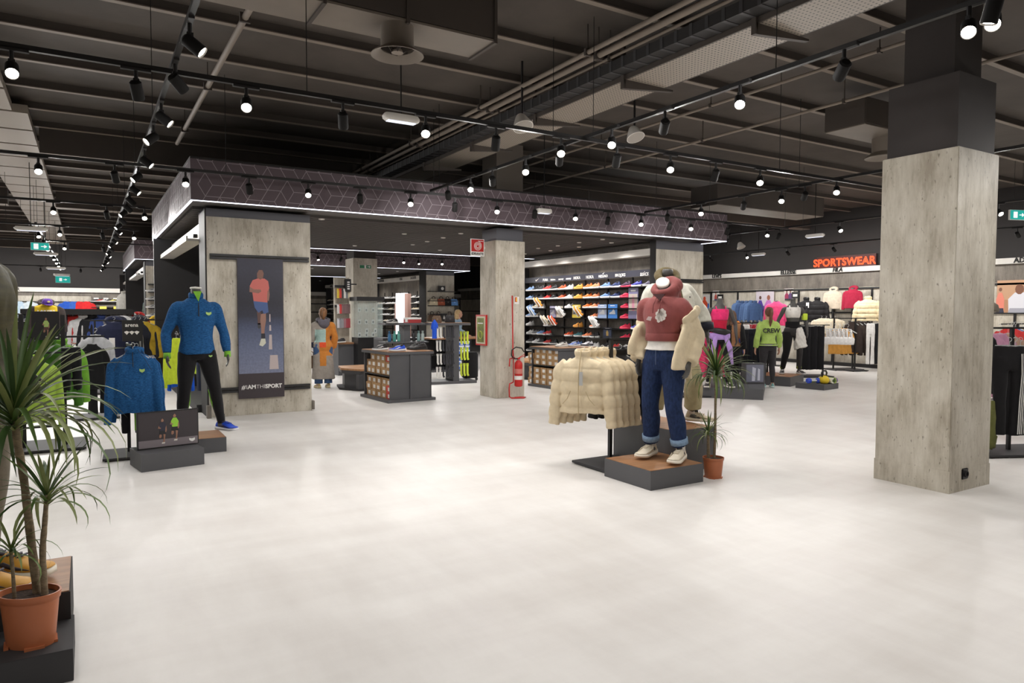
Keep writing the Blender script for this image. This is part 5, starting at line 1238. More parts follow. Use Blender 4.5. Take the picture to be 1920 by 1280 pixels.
# sock stand
sg = thing('sock_stand', 'grey T-shaped stand of hanging sock packs left of middle column', 'display stand', (6.95, 14.15, 0), -.12)
MB().box(-.5, .55, -.3, .3, 0, .06).build('base_plate', grey, sg, bevel=.003); MB().box(.0, .14, -.26, .26, .06, 1.3).build('post_board', grey, sg); MB().box(-.5, .4, -.3, .3, 1.3, 1.35).build('top_shelf', grey, sg); MB().box(-.49, .39, -.29, .29, 1.35, 1.356).build('top_board', wood, sg)
sock_me = MB().box(-.024, .024, -.01, .0, -.05, 0).prism([(-.02, -.05), (.018, -.05), (.02, -.19), (.036, -.23), (.0, -.245), (-.02, -.2)], 'y', -.025, 0).mesh('sock_pack'); sock_me.materials.append(white_m)
for r in range(4):
    for c in range(6):
        x = 6.95 - .42 + c * .075; y = 14.15 - .2 + (.03 if r % 2 else 0)
        col = (206, 204, 200) if c < 2 else (36, 36, 44)
        o = link('sock_pack', sock_me, None, None, loc=(x, y - .08, 1.26 - r * .29), rot=(0, 0, -.3)); setmat(o, flat(col)); link('hook', hook_me, None, o)
        tag(o, '%s sock pack left on the sock stand, %s row, %s along' % ('white' if c < 2 else 'black', ORD[r], ORD[c]), 'socks', 'sock packs on the left of the stand')
for r in range(3):
    for c in range(3):
        o = link('sock_pack', sock_me, None, None, loc=(7.17 + c * .07, 14.0 - c * .02, 1.16 - r * .36), rot=(0, 0, -.3), ); o.scale = (1.1, 1, 1.2); setmat(o, flat((206, 222, 62))); link('hook', hook_me, None, o)
        tag(o, 'neon yellow sock pack on the sock stand, %s row, %s along' % (ORD[r], ORD[c]), 'socks', 'neon sock packs on the stand')
bag((6.62, 14.1, 1.357), -.2, (98, 78, 62), 'brown bag on the sock stand shelf', .62); bag((6.93, 14.08, 1.357), -.2, (40, 38, 40), 'black printed bag in the middle of the sock stand shelf', .66)
o = garment('tee', (38, 84, 200), (6.47, 13.9, 1.42), -.3, 'royal blue shirt draped at the left corner of the sock stand', sc=(.24, .6, .62), hanger=False)
ts = thing('display_stand', 'grey T-shaped display stand with bottles left of the sock stand', 'display stand', (6.1, 14.75, 0), -.1)
MB().box(-.45, .45, -.3, .3, 0, .06).build('base_plate', grey, ts); MB().box(-.05, .09, -.2, .2, .06, 1.3).build('post_board', grey, ts); MB().box(-.5, .5, -.3, .3, 1.3, 1.345).build('top_shelf', grey, ts); MB().box(-.5, .5, -.28, .28, .9, .93).build('middle_shelf', grey, ts)
bot_me = MB().lathe([(.001, 0), (.034, 0), (.036, .02), (.036, .16), (.02, .185), (.02, .2), (.024, .2), (.024, .235), (.001, .235)], 14).mesh('bottle'); bot_me.materials.append(white_m)
for k, (dx, c, n) in enumerate(((-.4, (40, 96, 140), 'blue'), (-.28, (70, 140, 130), 'teal'), (-.18, (84, 150, 140), 'pale teal'), (.18, (40, 40, 44), 'black'), (.3, (150, 180, 178), 'clear'), (.4, (190, 204, 200), 'frosted'))):
    o = link('bottle', bot_me, None, None, True, (6.1 + dx, 14.6, .931)); setmat(o, flat(c)); tag(o, '%s drinking bottle on the middle shelf of the display stand' % n, 'bottle')
o = shoe('running_shoe', (36, 34, 36), (200, 198, 196), loc=(5.85, 14.5, 1.346), rot=(0, 0, R(-70))); tag(o, 'dark shoe on top of the T-shaped display stand', 'shoe')
shoebox((6.25, 14.6, 1.346), .2, 'red and white box on top of the display stand', flat((170, 60, 60)), label_w)
# low shoe risers seen over the central table
for k, (px, py, y, w_, lbl) in enumerate(((745, 688, 15.6, .95, 'dark shoe riser behind the central box table'),)):
    p = at_y(px, 690, y); o = thing('shoe_riser', lbl, 'display stand', (p.x, y, 0))
    MB().box(-w_ / 2, w_ / 2, -.3, .3, .94, .98).build('top_shelf', grey, o); MB().box(-w_ / 2, w_ / 2, -.3, .3, .62, .66).build('shelf', grey, o)
    MB().box(-w_ / 2, -w_ / 2 + .06, -.3, .3, 0, .94).box(w_ / 2 - .06, w_ / 2, -.3, .3, 0, .94).build('side_board', grey_dark, o)
    tag(MB().box(-.2, .2, -.1, .1, 0, .08).build('shoe_carton', black, None, loc=(p.x, y - .1, .981)), 'flat black carton on top of the dark shoe riser', 'box')
    for j in range(3):
        s_ = shoe('running_shoe', (206, 204, 200), (210, 208, 204), loc=(p.x - .28 + j * .26, y - .1, .661), rot=(0, 0, R(-75)), small=True); tag(s_, 'white trainer inside the dark shoe riser, %s from the left' % ORD[j], 'shoe')
# counter with blue shoe boxes, seen left of the middle column
cx0, cx1 = at_y(850, 690, 16.7).x, 9.2
ctb = thing('counter', 'dark counter with blue and white shoe boxes left of the middle column', 'counter', (cx0, 16.7, 0))
MB().box(-.6, 1.4, -.03, .8, .86, .9).build('counter_top', wood, ctb); MB().box(.45, .5, 0, .75, 0, .86).build('side_panel', grey_dark, ctb); MB().box(-.6, .45, .7, .75, 0, .86).build('back_panel', grey_dark, ctb); MB().box(-.6, .45, 0, .7, .44, .46).build('shelf', black, ctb); MB().box(-.6, .5, 0, .75, 0, .05).build('plinth', grey, ctb)
for tier, z0 in ((0, .051), (1, .461)):
    for c in range(3):
        for r in range(3):
            shoebox((cx0 + .06 + c * .17, 16.82, z0 + r * .115), R(90), 'blue shoe box with white lid, %s tier, %s column, %s layer of counter' % (('lower', 'upper')[tier], ORD[c], ('bottom', 'middle', 'top')[r]), flat((52, 104, 196)), flat((214, 220, 232)), 'blue shoe boxes in the counter', (.8, .8, .93))
for k, px in enumerate((862, 874)): pass
tr = thing('trolley_bag', 'black wheeled bag half hidden behind the middle column', 'bag', (at_y(881, 690, 14.4).x, 14.4, 0))
MB().loft([superring(0, 0, z, rx, .13, 16, 4) for z, rx in ((.06, .15), (.09, .18), (.6, .18), (.66, .15))]).build('bag_body', black_c, tr, 40)
for sd in (-1, 1): MB().lathe([(.001, -.015), (.04, -.015), (.04, .015), (.001, .015)], 14).build('wheel', black, tr, loc=(sd * .12, -.1, .04), rot=(0, R(90), 0))
MB().tube([(-.08, .1, .6), (-.08, .1, .95), (.08, .1, .95), (.08, .1, .6)], .01, 6).build('handle', black, tr)

# ------------------------------------------------------------------ fire equipment on the middle column
red = M('fire_red', (188, 34, 30), .35)
sgn = thing('hydrant_sign', 'red and white hose reel sign reading IDRANTE on the middle column', 'sign', (at_y(895, 464, 11.55).x, 11.55, at_y(895, 464, 11.55).z))
MB().box(-.145, .145, -.006, .006, -.16, .16).build('sign_board', label_w, sgn); MB().box(-.13, .13, -.009, -.006, -.075, .148).build('red_field', red, sgn)
MB().tube([(.018 * (1 + k * .085) * cos(k * .42 + .6) * .95, -.011, .03 + .018 * (1 + k * .085) * sin(k * .42 + .6)) for k in range(48)] + [(.12, -.011, .118)], .0055, 5).build('hose_symbol', label_w, sgn)
words('IDRANTE', .062, black_m, sgn, (0, -.008, -.118), FACE_NY, bold=.002, ext=.001)
MB().box(.13, 6.43 - sgn.location.x, -.01, .01, -.02, .02).build('bracket', white_m, sgn)
hc = thing('hydrant_cabinet', 'red framed hose cabinet with yellow-green front on the middle column', 'cabinet', (6.416, 11.65, .965))
MB().box(-.03, 0, -.2, .2, 0, .58).build('frame', red, hc); MB().box(-.034, -.03, -.17, .17, .03, .55).build('inner_frame', flat((206, 196, 170)), hc); MB().box(-.038, -.034, -.13, .13, .06, .52).build('glass_front', M('green_print', (126, 140, 36), .3, var=.5, vs=(9, 9, 9), col2=(70, 76, 22)), hc)
MB().tube([(-.04, .07 * cos(a), .2 + .07 * sin(a)) for a in [k * pi / 8 for k in range(17)]], .006, 5).build('hose_print', flat((196, 206, 90)), hc); MB().box(-.041, -.038, -.1, .1, .41, .43).build('caption_line', label_w, hc)
fx = at_y(960, 700, 10.98).x
fe = thing('extinguisher_stand', 'red tubular stand with tall pole carrying the fire extinguisher', 'stand', (fx, 10.98, 0))
MB().tube([(0, 0, 1.9), (.02, 0, .8), (.0, 0, .74)], .013, 8).build('pole', red, fe, True)
MB().tube([(.05, -.02, .76), (-.06, -.02, .74), (-.07, -.02, .6)], .013, 8).build('hook', red, fe, True)
MB().tube([(0.02, 0, .3), (-.05, 0, .28), (-.06, 0, .2), (-.055, 0, .04), (-.02, -.02, .014), (.2, -.1, .014), (.27, -.04, .014), (.2, .03, .014), (.08, .03, .014)], .013, 8).build('base_loop', red, fe, True)
MB().tube([(.03, .0, .84), (.03, 0, .3)], .01, 8).build('back_tube', red, fe, True)
ex = thing('fire_extinguisher', 'red fire extinguisher with black hose on its stand', 'extinguisher', (fx + .11, 10.93, .225))
MB().lathe([(.001, .0), (.06, 0), (.075, .015), (.075, .4), (.068, .44), (.04, .475), (.022, .49), (.02, .51)], 24, cap=False).build('cylinder', red, ex, 40)
MB().box(-.025, .025, -.02, .02, .5, .53).bar((0, 0, .53), (.13, -.02, .565), .016, .01).bar((0, 0, .53), (.12, -.02, .6), .014, .008).build('valve_lever', red, ex); MB().lathe([(.024, .48), (.024, .505)], 14).build('valve', M('chrome', (200, 200, 200), .2, 1), ex)
MB().tube([(-.02, 0, .51), (-.1, -.01, .52), (-.16, -.01, .58), (-.15, -.01, .68), (-.06, -.01, .73), (.06, -.01, .71), (.11, -.01, .64)], .012, 8).build('hose', black, ex, True)
MB().lathe([(.0755, .13), (.0757, .2)], 24, cap=False).build('label_band', label_w, ex); MB().lathe([(.0755, .24), (.0757, .33)], 24, cap=False).build('print_band', flat((200, 120, 110)), ex)
es = tag(MB().box(-.05, .05, -.004, 0, -.07, .07).build('fire_sign', label_w, None, loc=(at_y(969, 563, 11.13).x, 11.136, at_y(969, 563, 11.13).z)), 'small white and red extinguisher sign on the middle column', 'sign')
MB().box(-.04, .01, -.006, -.004, -.03, .06).build('symbol', red, es); MB().box(-.02, .005, -.008, -.006, -.02, .05).build('symbol_detail', flat((236, 190, 60)), es)
# ------------------------------------------------------------------ people in the middle
skin = M('skin', (206, 160, 136), .55); skin2 = M('skin_pale', (214, 176, 156), .55)
def hair(root, P, col, pony=0, length=0, back=True, seed=1):
    lx, ly = P['lean']; c = Vector((lx * .75, ly * .75, 1.655)); mb = MB()
    mb.loft([superring(c.x, c.y + .016 + dy, c.z + z, rx, ry, 18, 2.1) for z, rx, ry, dy in ((-.08, .05, .045, .055), (-.05, .072, .07, .04), (0, .082, .095, .02), (.05, .083, .1, .01), (.09, .07, .085, .012), (.118, .04, .05, .012), (.126, .01, .012, .01))])
    if pony: mb.tube([c + Vector(v) for v in ((0, .09, .07), (0, .14, .075), (.01, .16, .0), (.01, .145, -pony * .6), (.015, .13, -pony))], [.02, .034, .04, .034, .008], 10)
    if length:
        for x in (-.055, 0, .055): mb.tube([c + Vector((x, .06 - abs(x) * .3, .06)), c + Vector((x * 1.35, .085 - abs(x) * .5, -.08)), c + Vector((x * 1.6, .085 - abs(x) * .3, -length * .7)), c + Vector((x * 1.4, .08, -length))], [.035, .045, .045, .012], 10)
    o = link('hair', fuse(mb, .008, 2, .006, 30, seed), M('hair_%d_%d_%d' % col, col, .5, var=.35, vs=(60, 60, 12)), root, True); return o
# woman in the patchwork coat, back to the viewer
WC = thing('person', 'woman seen from behind in long colour-block coat, holding a brown handbag', 'person', (4.2, 14.52, 0), R(176)); WC.scale = (.945,) * 3
PC = dict(BASE, fem=True, wrR=(-.24, -.05, .86), wrL=(.26, -.04, .88), elL=(.25, .02, 1.13))
body(WC, PC, skin2); face(WC, PC); hair(WC, PC, (128, 88, 54), .16)
cg, co, ct, crd, cn = cloth('coat_grey', (150, 142, 134)), cloth('coat_ochre', (190, 122, 54)), cloth('coat_aqua', (160, 188, 182)), cloth('coat_coral', (214, 82, 48)), cloth('coat_navy', (40, 42, 60))
ctp = wear_top(WC, PC, 'coat', cg, .035, .2, .98, .01, 1.5, seed=41, hemout=.28, voxel=.014)
def coatmat(c, n):
    x, z = -c.x, c.z     # x grows to the right as seen from behind
    if z < .62 and z > .2 and abs(c.x) > .24: return 4 if z > .85 else 0
    if abs(c.x) > .21 and .86 < z < 1.02 and x < 0: return 4
    if x > .03 and z > .72: return 1 if abs(x) < .215 or z > 1.15 else 1
    if -.1 < x <= .03 and .5 < z < .9: return 1
    if -.19 < x <= .04 and 1.02 < z < 1.3: return 2
    if -.1 < x <= .04 and .9 <= z <= 1.02: return 3
    return 0
setfaces(ctp.data, [cg, co, ct, crd, cn], coatmat)
MB().tube([(.12 * cos(a), .1 * sin(a) + .02, 1.5 - .02 * sin(a)) for a in [2 * pi * k / 16 for k in range(17)]], .045, 10).loft([superring(0, .11, 1.5, .13, .05, 16), superring(0, .13, 1.4, .12, .045, 16), superring(0, .12, 1.31, .05, .03, 16)]).build('coat_hood', cloth('hood_grey', (92, 88, 96)), WC, True)
wear_pants(WC, PC, 'jeans', cloth('blue_jeans', (66, 92, 132)), .03, .97, .006, wide=.04, seed=42); wear_shoes(WC, PC, (190, 168, 120), (206, 190, 150))
hp = WC.matrix_basis @ Vector((PC['wrR'][0] - .0, PC['wrR'][1] - .03, PC['wrR'][2] - .1))
hb_ = bag((0, 0, 0), R(176), (78, 58, 40), 'brown leather handbag held by the woman in the colour-block coat', 1.05, (150, 112, 72)); hpx = at_y(598, 676, 14.36)
wl = WC.matrix_basis @ Vector((PC['wrL'][0], PC['wrL'][1] - .02, PC['wrL'][2] - .07)); hb_.location = (wl.x, wl.y, wl.z - .35)
# blonde woman at the counter
WB = thing('person', 'fair-haired woman in pale denim shirt leaning at the counter left of middle column', 'person', (at_y(855, 640, 17.75).x, 17.75, 0), R(75)); WB.scale = (.93,) * 3
PB = dict(BASE, fem=True, lean=(0, -.12), elL=(.22, -.08, 1.15), elR=(-.22, -.06, 1.15), wrL=(.17, -.36, 1.0), wrR=(-.17, -.34, 1.0))
body(WB, PB, skin); face(WB, PB); hair(WB, PB, (196, 166, 120), 0, .2)
wear_top(WB, PB, 'denim_shirt', cloth('pale_denim', (134, 158, 178)), .022, .86, .95, .008, 1.49, seed=44); wear_pants(WB, PB, 'trousers', black_c, .014, .95, .005, seed=45); wear_shoes(WB, PB, (60, 58, 60))
# ------------------------------------------------------------------ right of the canopy: sportswear
neon = M('neon_red', (255, 70, 30), emit=4.5)
ns = thing('neon_sign', 'red neon SPORTSWEAR sign above the right wall of clothes', 'sign', (19.28, 12.73, 3.1))
cu_ = None
nc = bpy.data.curves.new('neon_tubes', 'FONT'); nc.body = 'SPORTSWEAR'; nc.size = .31; nc.align_x = 'CENTER'; nc.align_y = 'CENTER'; nc.fill_mode = 'NONE'; nc.bevel_depth = .006; nc.bevel_resolution = 1; nc.resolution_u = 3; nc.space_character = 1.04
no_ = bpy.data.objects.new('neon_tubes', nc); COL.objects.link(no_); nm_ = bpy.data.meshes.new_from_object(no_); bpy.data.objects.remove(no_)
link('neon_tubes', nm_, neon, ns, False, (0, 0, 0), FACE_NX)
MB().box(.1, .14, -.95, .95, -.2, .2).build('back_board', M('neon_board', (60, 30, 26)), ns)
for t, px in (("LEVI'S", 1344), ('ELLESSE', 1478), ('FILA', 1570)):
    o = words(t, .17, black_m, tb_ if False else wall_right, (19.2, at_x(px, 505, 19.2).y, 2.87), FACE_NX, bold=.004, ext=.012, shear=.2 if t == 'FILA' else 0)
words('ADIDAS', .17, black_m, wall_right, (19.2, at_x(1928, 478, 19.2).y, 2.87), FACE_NX, bold=.004, ext=.012)

def wall_poster(x0, x1, y0, y1, X, cols, figs, label, name='poster'):
    a, b = at_x(x0, y1, X), at_x(x1, y1, X); t = at_x(x0, y0, X).z; wd, h = a.y - b.y, t - a.z
    o = thing(name, label, 'poster', (X, b.y, a.z))
    MB().box(0, .02, 0, wd, 0, h).build('poster_board', flat(cols[0]), o)
    MB().box(-.002, 0, .01, wd - .01, 0, h * .4).build('print_ground', flat(cols[1]), o)
    for (u, s_, top, leg, sk) in figs:            # u measured from the left of the picture
        y = wd * (1 - u)
        mb = MB().prism([(y - s_ * .28, h * .0), (y + s_ * .28, 0), (y + s_ * .3, h * .42), (y + s_ * .12, h * .62), (y - s_ * .12, h * .62), (y - s_ * .3, h * .42)], 'x', -.005, -.002); mb.build('torso_print', flat(top), o)
        MB().prism([(y - s_ * .3, 0), (y + s_ * .3, 0), (y + s_ * .25, h * .14), (y - s_ * .25, h * .14)], 'x', -.006, -.003).build('legs_print', flat(leg), o)
        MB().prism([(y + s_ * .12 * cos(q), h * .72 + s_ * .16 * sin(q)) for q in [k * pi / 5 for k in range(10)]], 'x', -.006, -.002).build('head_print', flat(sk), o)
    return o
wall_poster(1417, 1450, 545, 592, 19.36, ((206, 196, 204), (110, 90, 130)), ((.25, .4, (80, 60, 150), (40, 40, 60), (90, 60, 50)), (.72, .55, (196, 116, 190), (60, 50, 80), (150, 90, 70))), 'poster of two people in purple behind the pink hoodie on the right wall')
wall_poster(1470, 1487, 541, 563, 19.36, ((210, 204, 198), (190, 180, 176)), ((.3, .25, (150, 40, 80), (40, 40, 50), (120, 80, 70)), (.7, .25, (90, 60, 110), (40, 40, 50), (120, 80, 70))), 'small pale poster of a group over the white bra mannequin')
wall_poster(1336, 1348, 545, 563, 19.36, ((222, 218, 214), (222, 218, 214)), ((.5, .2, (190, 90, 80), (70, 80, 120), (160, 110, 90)),), 'small white poster over the pink bra mannequin')
wall_poster(1317, 1330, 552, 580, 19.36, ((208, 206, 204), (70, 120, 190)), ((.3, .5, (216, 84, 50), (216, 84, 50), (216, 84, 50)),), 'white poster with red and blue shapes beside the right end panel')
wall_poster(1868, 1925, 526, 586, 19.36, ((190, 150, 118), (176, 132, 100)), ((.12, .3, (220, 130, 110), (50, 50, 66), (120, 80, 60)), (.75, .8, (214, 214, 220), (160, 160, 170), (120, 80, 60))), 'large outdoor photo poster beyond the large right column')
for px, py, n in ((1350, 557, 'the denim jackets'), (1491, 553, 'the black puffer jackets')):
    p = at_x(px, py, 19.2); o = tag(MB().box(0, .03, -.13, .13, -.1, .1).build('brand_plaque', black, None, loc=p), 'small black framed plaque on the wall left of %s' % n, 'sign'); MB().box(-.004, 0, -.08, .08, -.05, .03).build('emblem', label_w, o)

def row(kind, col, n, start, step, rz, fmt, group, sc=1, mat=None):
    for k in range(n):
        p = Vector(start) + Vector(step) * k + Vector((0, 0, random.uniform(-.01, .01)))
        c = col[k % len(col)] if isinstance(col, list) else col
        sc_ = (sc,) * 3 if isinstance(sc, (int, float)) else sc
        garment(kind, c, p, rz + random.uniform(-.06, .06), fmt % ORD[k], group, (sc_[0], sc_[1] * .6, sc_[2]), mat=mat)
dn = M('jacket_denim', (70, 96, 136), .85, var=.25, vs=(20, 20, 20))
p = at_x(1384, 566, 18.9)
row('jacket', [(86, 112, 152), (62, 84, 122), (78, 102, 142)], 5, p, (.02, -.16, 0), R(-40), 'blue denim jacket, %s from the left on the right wall rail', 'denim jackets on the right wall', (.7, 1, .95))
p = at_x(1366, 580, 18.9); row('jacket', [(60, 70, 96), (130, 150, 176)], 2, p, (.05, -.25, 0), R(-70), 'folded denim garment, %s from the left of the denim jackets', 'denim shirts on the right wall', (.8, 1, .5), )
def form(p, rz, label, stand=False):
    o = thing('torso_form', label, 'torso form', p, rz)
    MB().tube([(0, .0, -.58), (0, 0, -.95)], .03, 8).box(-.1, .1, .0, .6, -.97, -.93).build('form_bracket', black, o)
    if stand: MB().box(-.015, .015, -.015, .015, -p.z, -.95).box(-.2, .2, -.2, .2, -p.z, -p.z + .02).build('form_stand', black, o)
    MB().lathe([(.001, .03), (.05, .025), (.055, 0), (.05, -.1)], 14).build('neck', mann, o, True); return o
for px, py, X, c, n, kd, sc in ((1562, 543, 18.95, (206, 192, 172), 'cream hoodie on a wall form left of the crimson one', 'hoodie', .86), (1599, 541, 18.95, (160, 36, 62), 'crimson hoodie on a wall form under the neon sign', 'hoodie', .86), (1456, 565, 17.6, (222, 72, 120), 'bright pink hoodie on a form beside the purple poster', 'sweat', 1.12), (1628, 560, 18.4, (224, 206, 168), 'cream puffer jacket high on the wall beside the large column', 'puffer', 1.02)):
    p = at_x(px, py, X); garment(kd, c, p, R(-75), n, sc=sc, hanger=False); f = form(p, R(-75), stand=(X == 17.6), label= 'grey torso form inside the ' + n.split(' on ')[0].split(' high')[0] + ' at the right wall')
p = at_x(1512, 562, 18.6); row('puffer', (44, 44, 46), 2, p, (.02, -.36, 0), R(-65), 'charcoal puffer jacket on the right wall, %s from the left', 'charcoal puffers on the right wall', (.9, 1.3, 1.1), black_puff)
tgp = at_x(1514, 572, 18.46); tag(MB().box(0, .004, -.05, .05, -.08, .08).build('price_tag', label_w, None, loc=tgp), 'white price tag hanging on the charcoal puffer jacket', 'tag')
# floor racks
def frack(px, py, rz, label, h=1.35, base=(.9, .6), arms=((-.45, 0, .45, 0),), z=None):
    p = at_z(px, py, 0); o = rack(p, rz, label, h, [((a, b, h - .01), (c, d, h - .01)) for a, b, c, d in arms], base, ((-.3, 0), (.3, 0)) if base[0] > .7 else ((0, 0),)); return p
q = frack(1520, 706, R(-30), 'black rack of long black trousers beside the white bra mannequin', 1.3)
row('pants', [(26, 25, 27), (34, 33, 36)], 6, (q.x - .2, q.y + .12, 1.26), (.07, -.045, 0), R(-58), 'black trousers on the rack by the white bra mannequin, %s from the left', 'black trousers by the white bra mannequin', (.7, 1, 1.1))
q = frack(1580, 693, R(-20), 'black rack with mustard tops and white bras on a plate under crimson hoodie', 1.45, (.9, .6), ((-.6, -.2, .5, -.1), (-.2, .2, .6, .2)))
row('bra', (220, 218, 216), 6, (q.x - 1.0, q.y - .15, 1.16), (.1, -.06, 0), R(-45), 'white sports bra, %s from the left on the mustard rack', 'white sports bras', (1.2, 1.9, 1.5))
row('tee', (196, 142, 66), 5, (q.x - .42, q.y - .05, 1.16), (.1, -.05, 0), R(-50), 'mustard t-shirt, %s from the left behind the white bras', 'mustard t-shirts', (.85, 1, 1.05))
row('sweat', (214, 202, 178), 4, (q.x + .3, q.y + .9, 1.42), (.12, -.06, 0), R(-60), 'cream garment on hangers above the mustard tops, %s from the left', 'cream tops on the right racks', (.9, 1, .7))
q = frack(1602, 695, R(-20), 'black rack with dark brown tops left of the large column', 1.45, (.5, .5))
row('long', [(58, 48, 44), (66, 56, 50), (46, 40, 38)], 5, (q.x - .0, q.y + .1, 1.36), (.1, -.06, 0), R(-55), 'dark brown top, %s from the left on the rack beside the large column', 'dark brown tops', (.85, 1, 1.3))
row('pants', [(220, 218, 214), (28, 28, 30), (26, 26, 28), (30, 30, 32), (26, 26, 28)], 5, (18.1, 11.1, 1.3), (.1, -.05, 0), R(-55), 'trousers hanging next to the large right column, %s from the left', 'trousers by the large column', (.6, 1, 1.12))
row('pants', [(226, 222, 218), (160, 40, 50), (226, 222, 218)], 3, (14.0, 11.9, 1.3), (.16, -.1, 0), R(-60), 'pale trousers behind the white bra mannequin, %s from the left', 'pale trousers behind mannequin', (.9, 1, 1.05))
rack((14.2, 11.8, 0), R(-30), 'black rack of pale trousers behind the white bra mannequin', 1.36, [((-.3, 0, 1.35), (.4, 0, 1.35))], (.8, .5))
q = frack(1414, 712, R(-35), 'black rack of dark jeans behind the woman in the yellow-green jacket', 1.36, (.9, .6))
row('pants', [(30, 32, 40), (36, 36, 40)], 6, (q.x - .2, q.y + .35, 1.2), (.1, -.05, 0), R(-60), 'dark jeans on the rack behind the jacketed woman, %s from the left', 'dark jeans on the rack', (.9, 1, 1.05))
row('jacket', [(232, 140, 62), (224, 70, 110)], 2, (q.x + .5, q.y + 1.2, 1.42), (-.5, .2, 0), R(-50), 'bright orange or pink jacket above the dark jeans, %s from the right', 'bright jackets above the jeans', (.9, 1, .8))
garment('hoodie', (40, 70, 150), (q.x - .3, q.y + .35, 1.12), R(-50), 'royal blue garment left of the dark jeans', sc=.7)
cb = at_z(1390, 683, 0)
o = tag(MB().loft([superring(0, 0, z, rx, rx, 20, 6) for z, rx in ((0, .26), (.04, .27), (.98, .36), (1.0, .36), (.98, .33))]).build('bargain_bin', grey, None, 50, loc=cb), 'tapered grey bargain bin behind the pink bra mannequin', 'bin')
for k in range(5): garment('tee', [(206, 204, 202), (200, 60, 60), (212, 180, 150), (60, 62, 70), (210, 210, 212)][k], (cb.x - .15 + k * .08, cb.y + .1 - k * .05, 1.06), k * .8, 'folded %s shirt in the tapered grey bin' % ('white', 'red', 'peach', 'charcoal', 'pale grey')[k], sc=(.5, .8, .14), hanger=False)
# pink rack behind the khaki mannequin
q = at_z(1304, 742, 0); rack(q, R(-30), 'black rack of pink tops between khaki mannequin and pink bra mannequin', 1.3, [((-.3, 0, 1.29), (.3, 0, 1.29))], (.9, .6))
row('sweat', (222, 52, 104), 3, (q.x - .18, q.y - .02, 1.16), (.17, -.1, 0), R(-48), 'bright pink sweatshirt behind the khaki trousers, %s from the left', 'pink sweatshirts', (.85, 1, 1.12))
row('pants', (28, 27, 29), 3, (q.x + .42, q.y + .1, 1.28), (.1, -.04, 0), R(-50), 'black trousers right of the pink sweatshirts, %s from the left', 'black trousers by the pink tops', (.8, 1, .95))
garment('tee', (214, 212, 208), (q.x + .3, q.y + .5, 1.42), R(-40), 'white top above the black trousers beside the pink sweatshirts', sc=(.9, 1, .5))

# podiums and sports mannequins
podium((10.545, 8.486, 0), R(38), 1.9, 1.1, .2, 'wide grey podium under the pink bra mannequin, behind the slender plant', top=None)
podium((12.95, 9.72, 0), R(20), .95, .8, .21, 'grey podium with walnut top under the white bra mannequin')
podium((12.93, 8.9, 0), R(8), .62, .62, .12, 'low grey podium carrying the dumbbells and kettlebell', top=None)
pe = dict(BASE, head=False, fem=True, kneeL=(.13, -.1, .5), ankL=(.16, .0, .09), kneeR=(-.12, -.02, .5), ankR=(-.18, .05, .09), toeL=(.2, -.19, .03), toeR=(-.26, -.13, .03), elL=(.3, .05, 1.14), wrL=(.31, .0, .9), elR=(-.28, .06, 1.14), wrR=(-.29, .0, .9))
p = at_y(1347, 735, 9.15); F1 = thing('mannequin', 'dark sports mannequin in pink bra, red top and lilac shirt tied at waist', 'mannequin', (p.x, 9.15, .2), R(-30)); F1.scale = (1.04,) * 3
body(F1, pe, mann); pk_ = cloth('hot_pink', (226, 52, 112)); rd_ = cloth('raspberry_red', (196, 34, 66)); lil = cloth('lilac_jersey', (176, 142, 208))
wear_top(F1, pe, 'sports_bra', pk_, .01, 1.21, 0, .003, 1.42, seed=51, voxel=.009); wear_top(F1, pe, 'red_top', rd_, .007, .98, 0, .006, 1.23, seed=52, voxel=.009)
for sd in (-1, 1): MB().tube([(sd * .075, -.105, 1.36), (sd * .085, -.05, 1.45), (sd * .085, .05, 1.44), (sd * .07, .1, 1.36)], (.014), 8).build('strap', pk_, F1, True)
wear_pants(F1, pe, 'tights', black_c, .006, .98, .003, seed=53)
MB().loft([superring(0, .0, z, .178 + e, .128 + e, 24) for z, e in ((.86, .0), (.9, .012), (.96, .012), (.985, .0))]).build('tied_shirt', lil, F1, True)
for (a, b, c) in (((-.1, -.13, .93), (-.14, -.14, .75), (-.16, -.13, .58)), ((.06, -.14, .94), (.14, -.16, .72), (.19, -.17, .42))): MB().tube([a, b, c], [(.035, .012), (.05, .014), (.02, .01)], 10, up=(0, 1, 0)).build('shirt_sleeve', lil, F1, True)
MB().tube([(-.17, -.07, 1.04), (-.06, -.15, 1.02), (.06, -.155, 1.0), (.17, -.07, 1.0)], [(.02, .04), (.03, .055), (.03, .055), (.02, .03)], 10, up=(0, 0, 1)).build('waist_pouch', black, F1, True)
MB().lathe([(.053, -.03), (.055, 0), (.053, .03)], 14, cap=False).build('arm_band', black, F1, loc=(-.24, .03, 1.27)); wear_shoes(F1, pe, (50, 50, 54))
p = at_y(1484, 703, 10.2); F2 = thing('mannequin', 'dark sports mannequin in white bra, black tights, white skirt and neon armband', 'mannequin', (p.x, 10.2, .21), R(-35)); F2.scale = (1.06,) * 3
body(F2, pe, mann); wear_top(F2, pe, 'sports_bra', white_c, .01, 1.2, 0, .003, 1.43, seed=54, voxel=.009); wear_pants(F2, pe, 'tights', cloth('charcoal_tights', (54, 52, 52)), .006, .98, .003, seed=55)
for sd in (-1, 1): MB().tube([(sd * .075, -.105, 1.36), (sd * .085, -.05, 1.45), (sd * .085, .05, 1.44), (sd * .07, .1, 1.36)], (.016), 8).build('strap', white_c, F2, True)
MB().lathe([(1, .0), (1.05, .06), (1.05, .1), (1, .16)], 24, (0, 0, .96), .14, .105, cap=False).build('waist_band', black_c, F2, True)
mb = MB(); mb.tube([(.1, -.02, .98), (.14, -.04, .8), (.15, -.05, .62), (.17, -.06, .56)], [(.09, .12), (.11, .13), (.13, .14), (.14, .14)], 18)
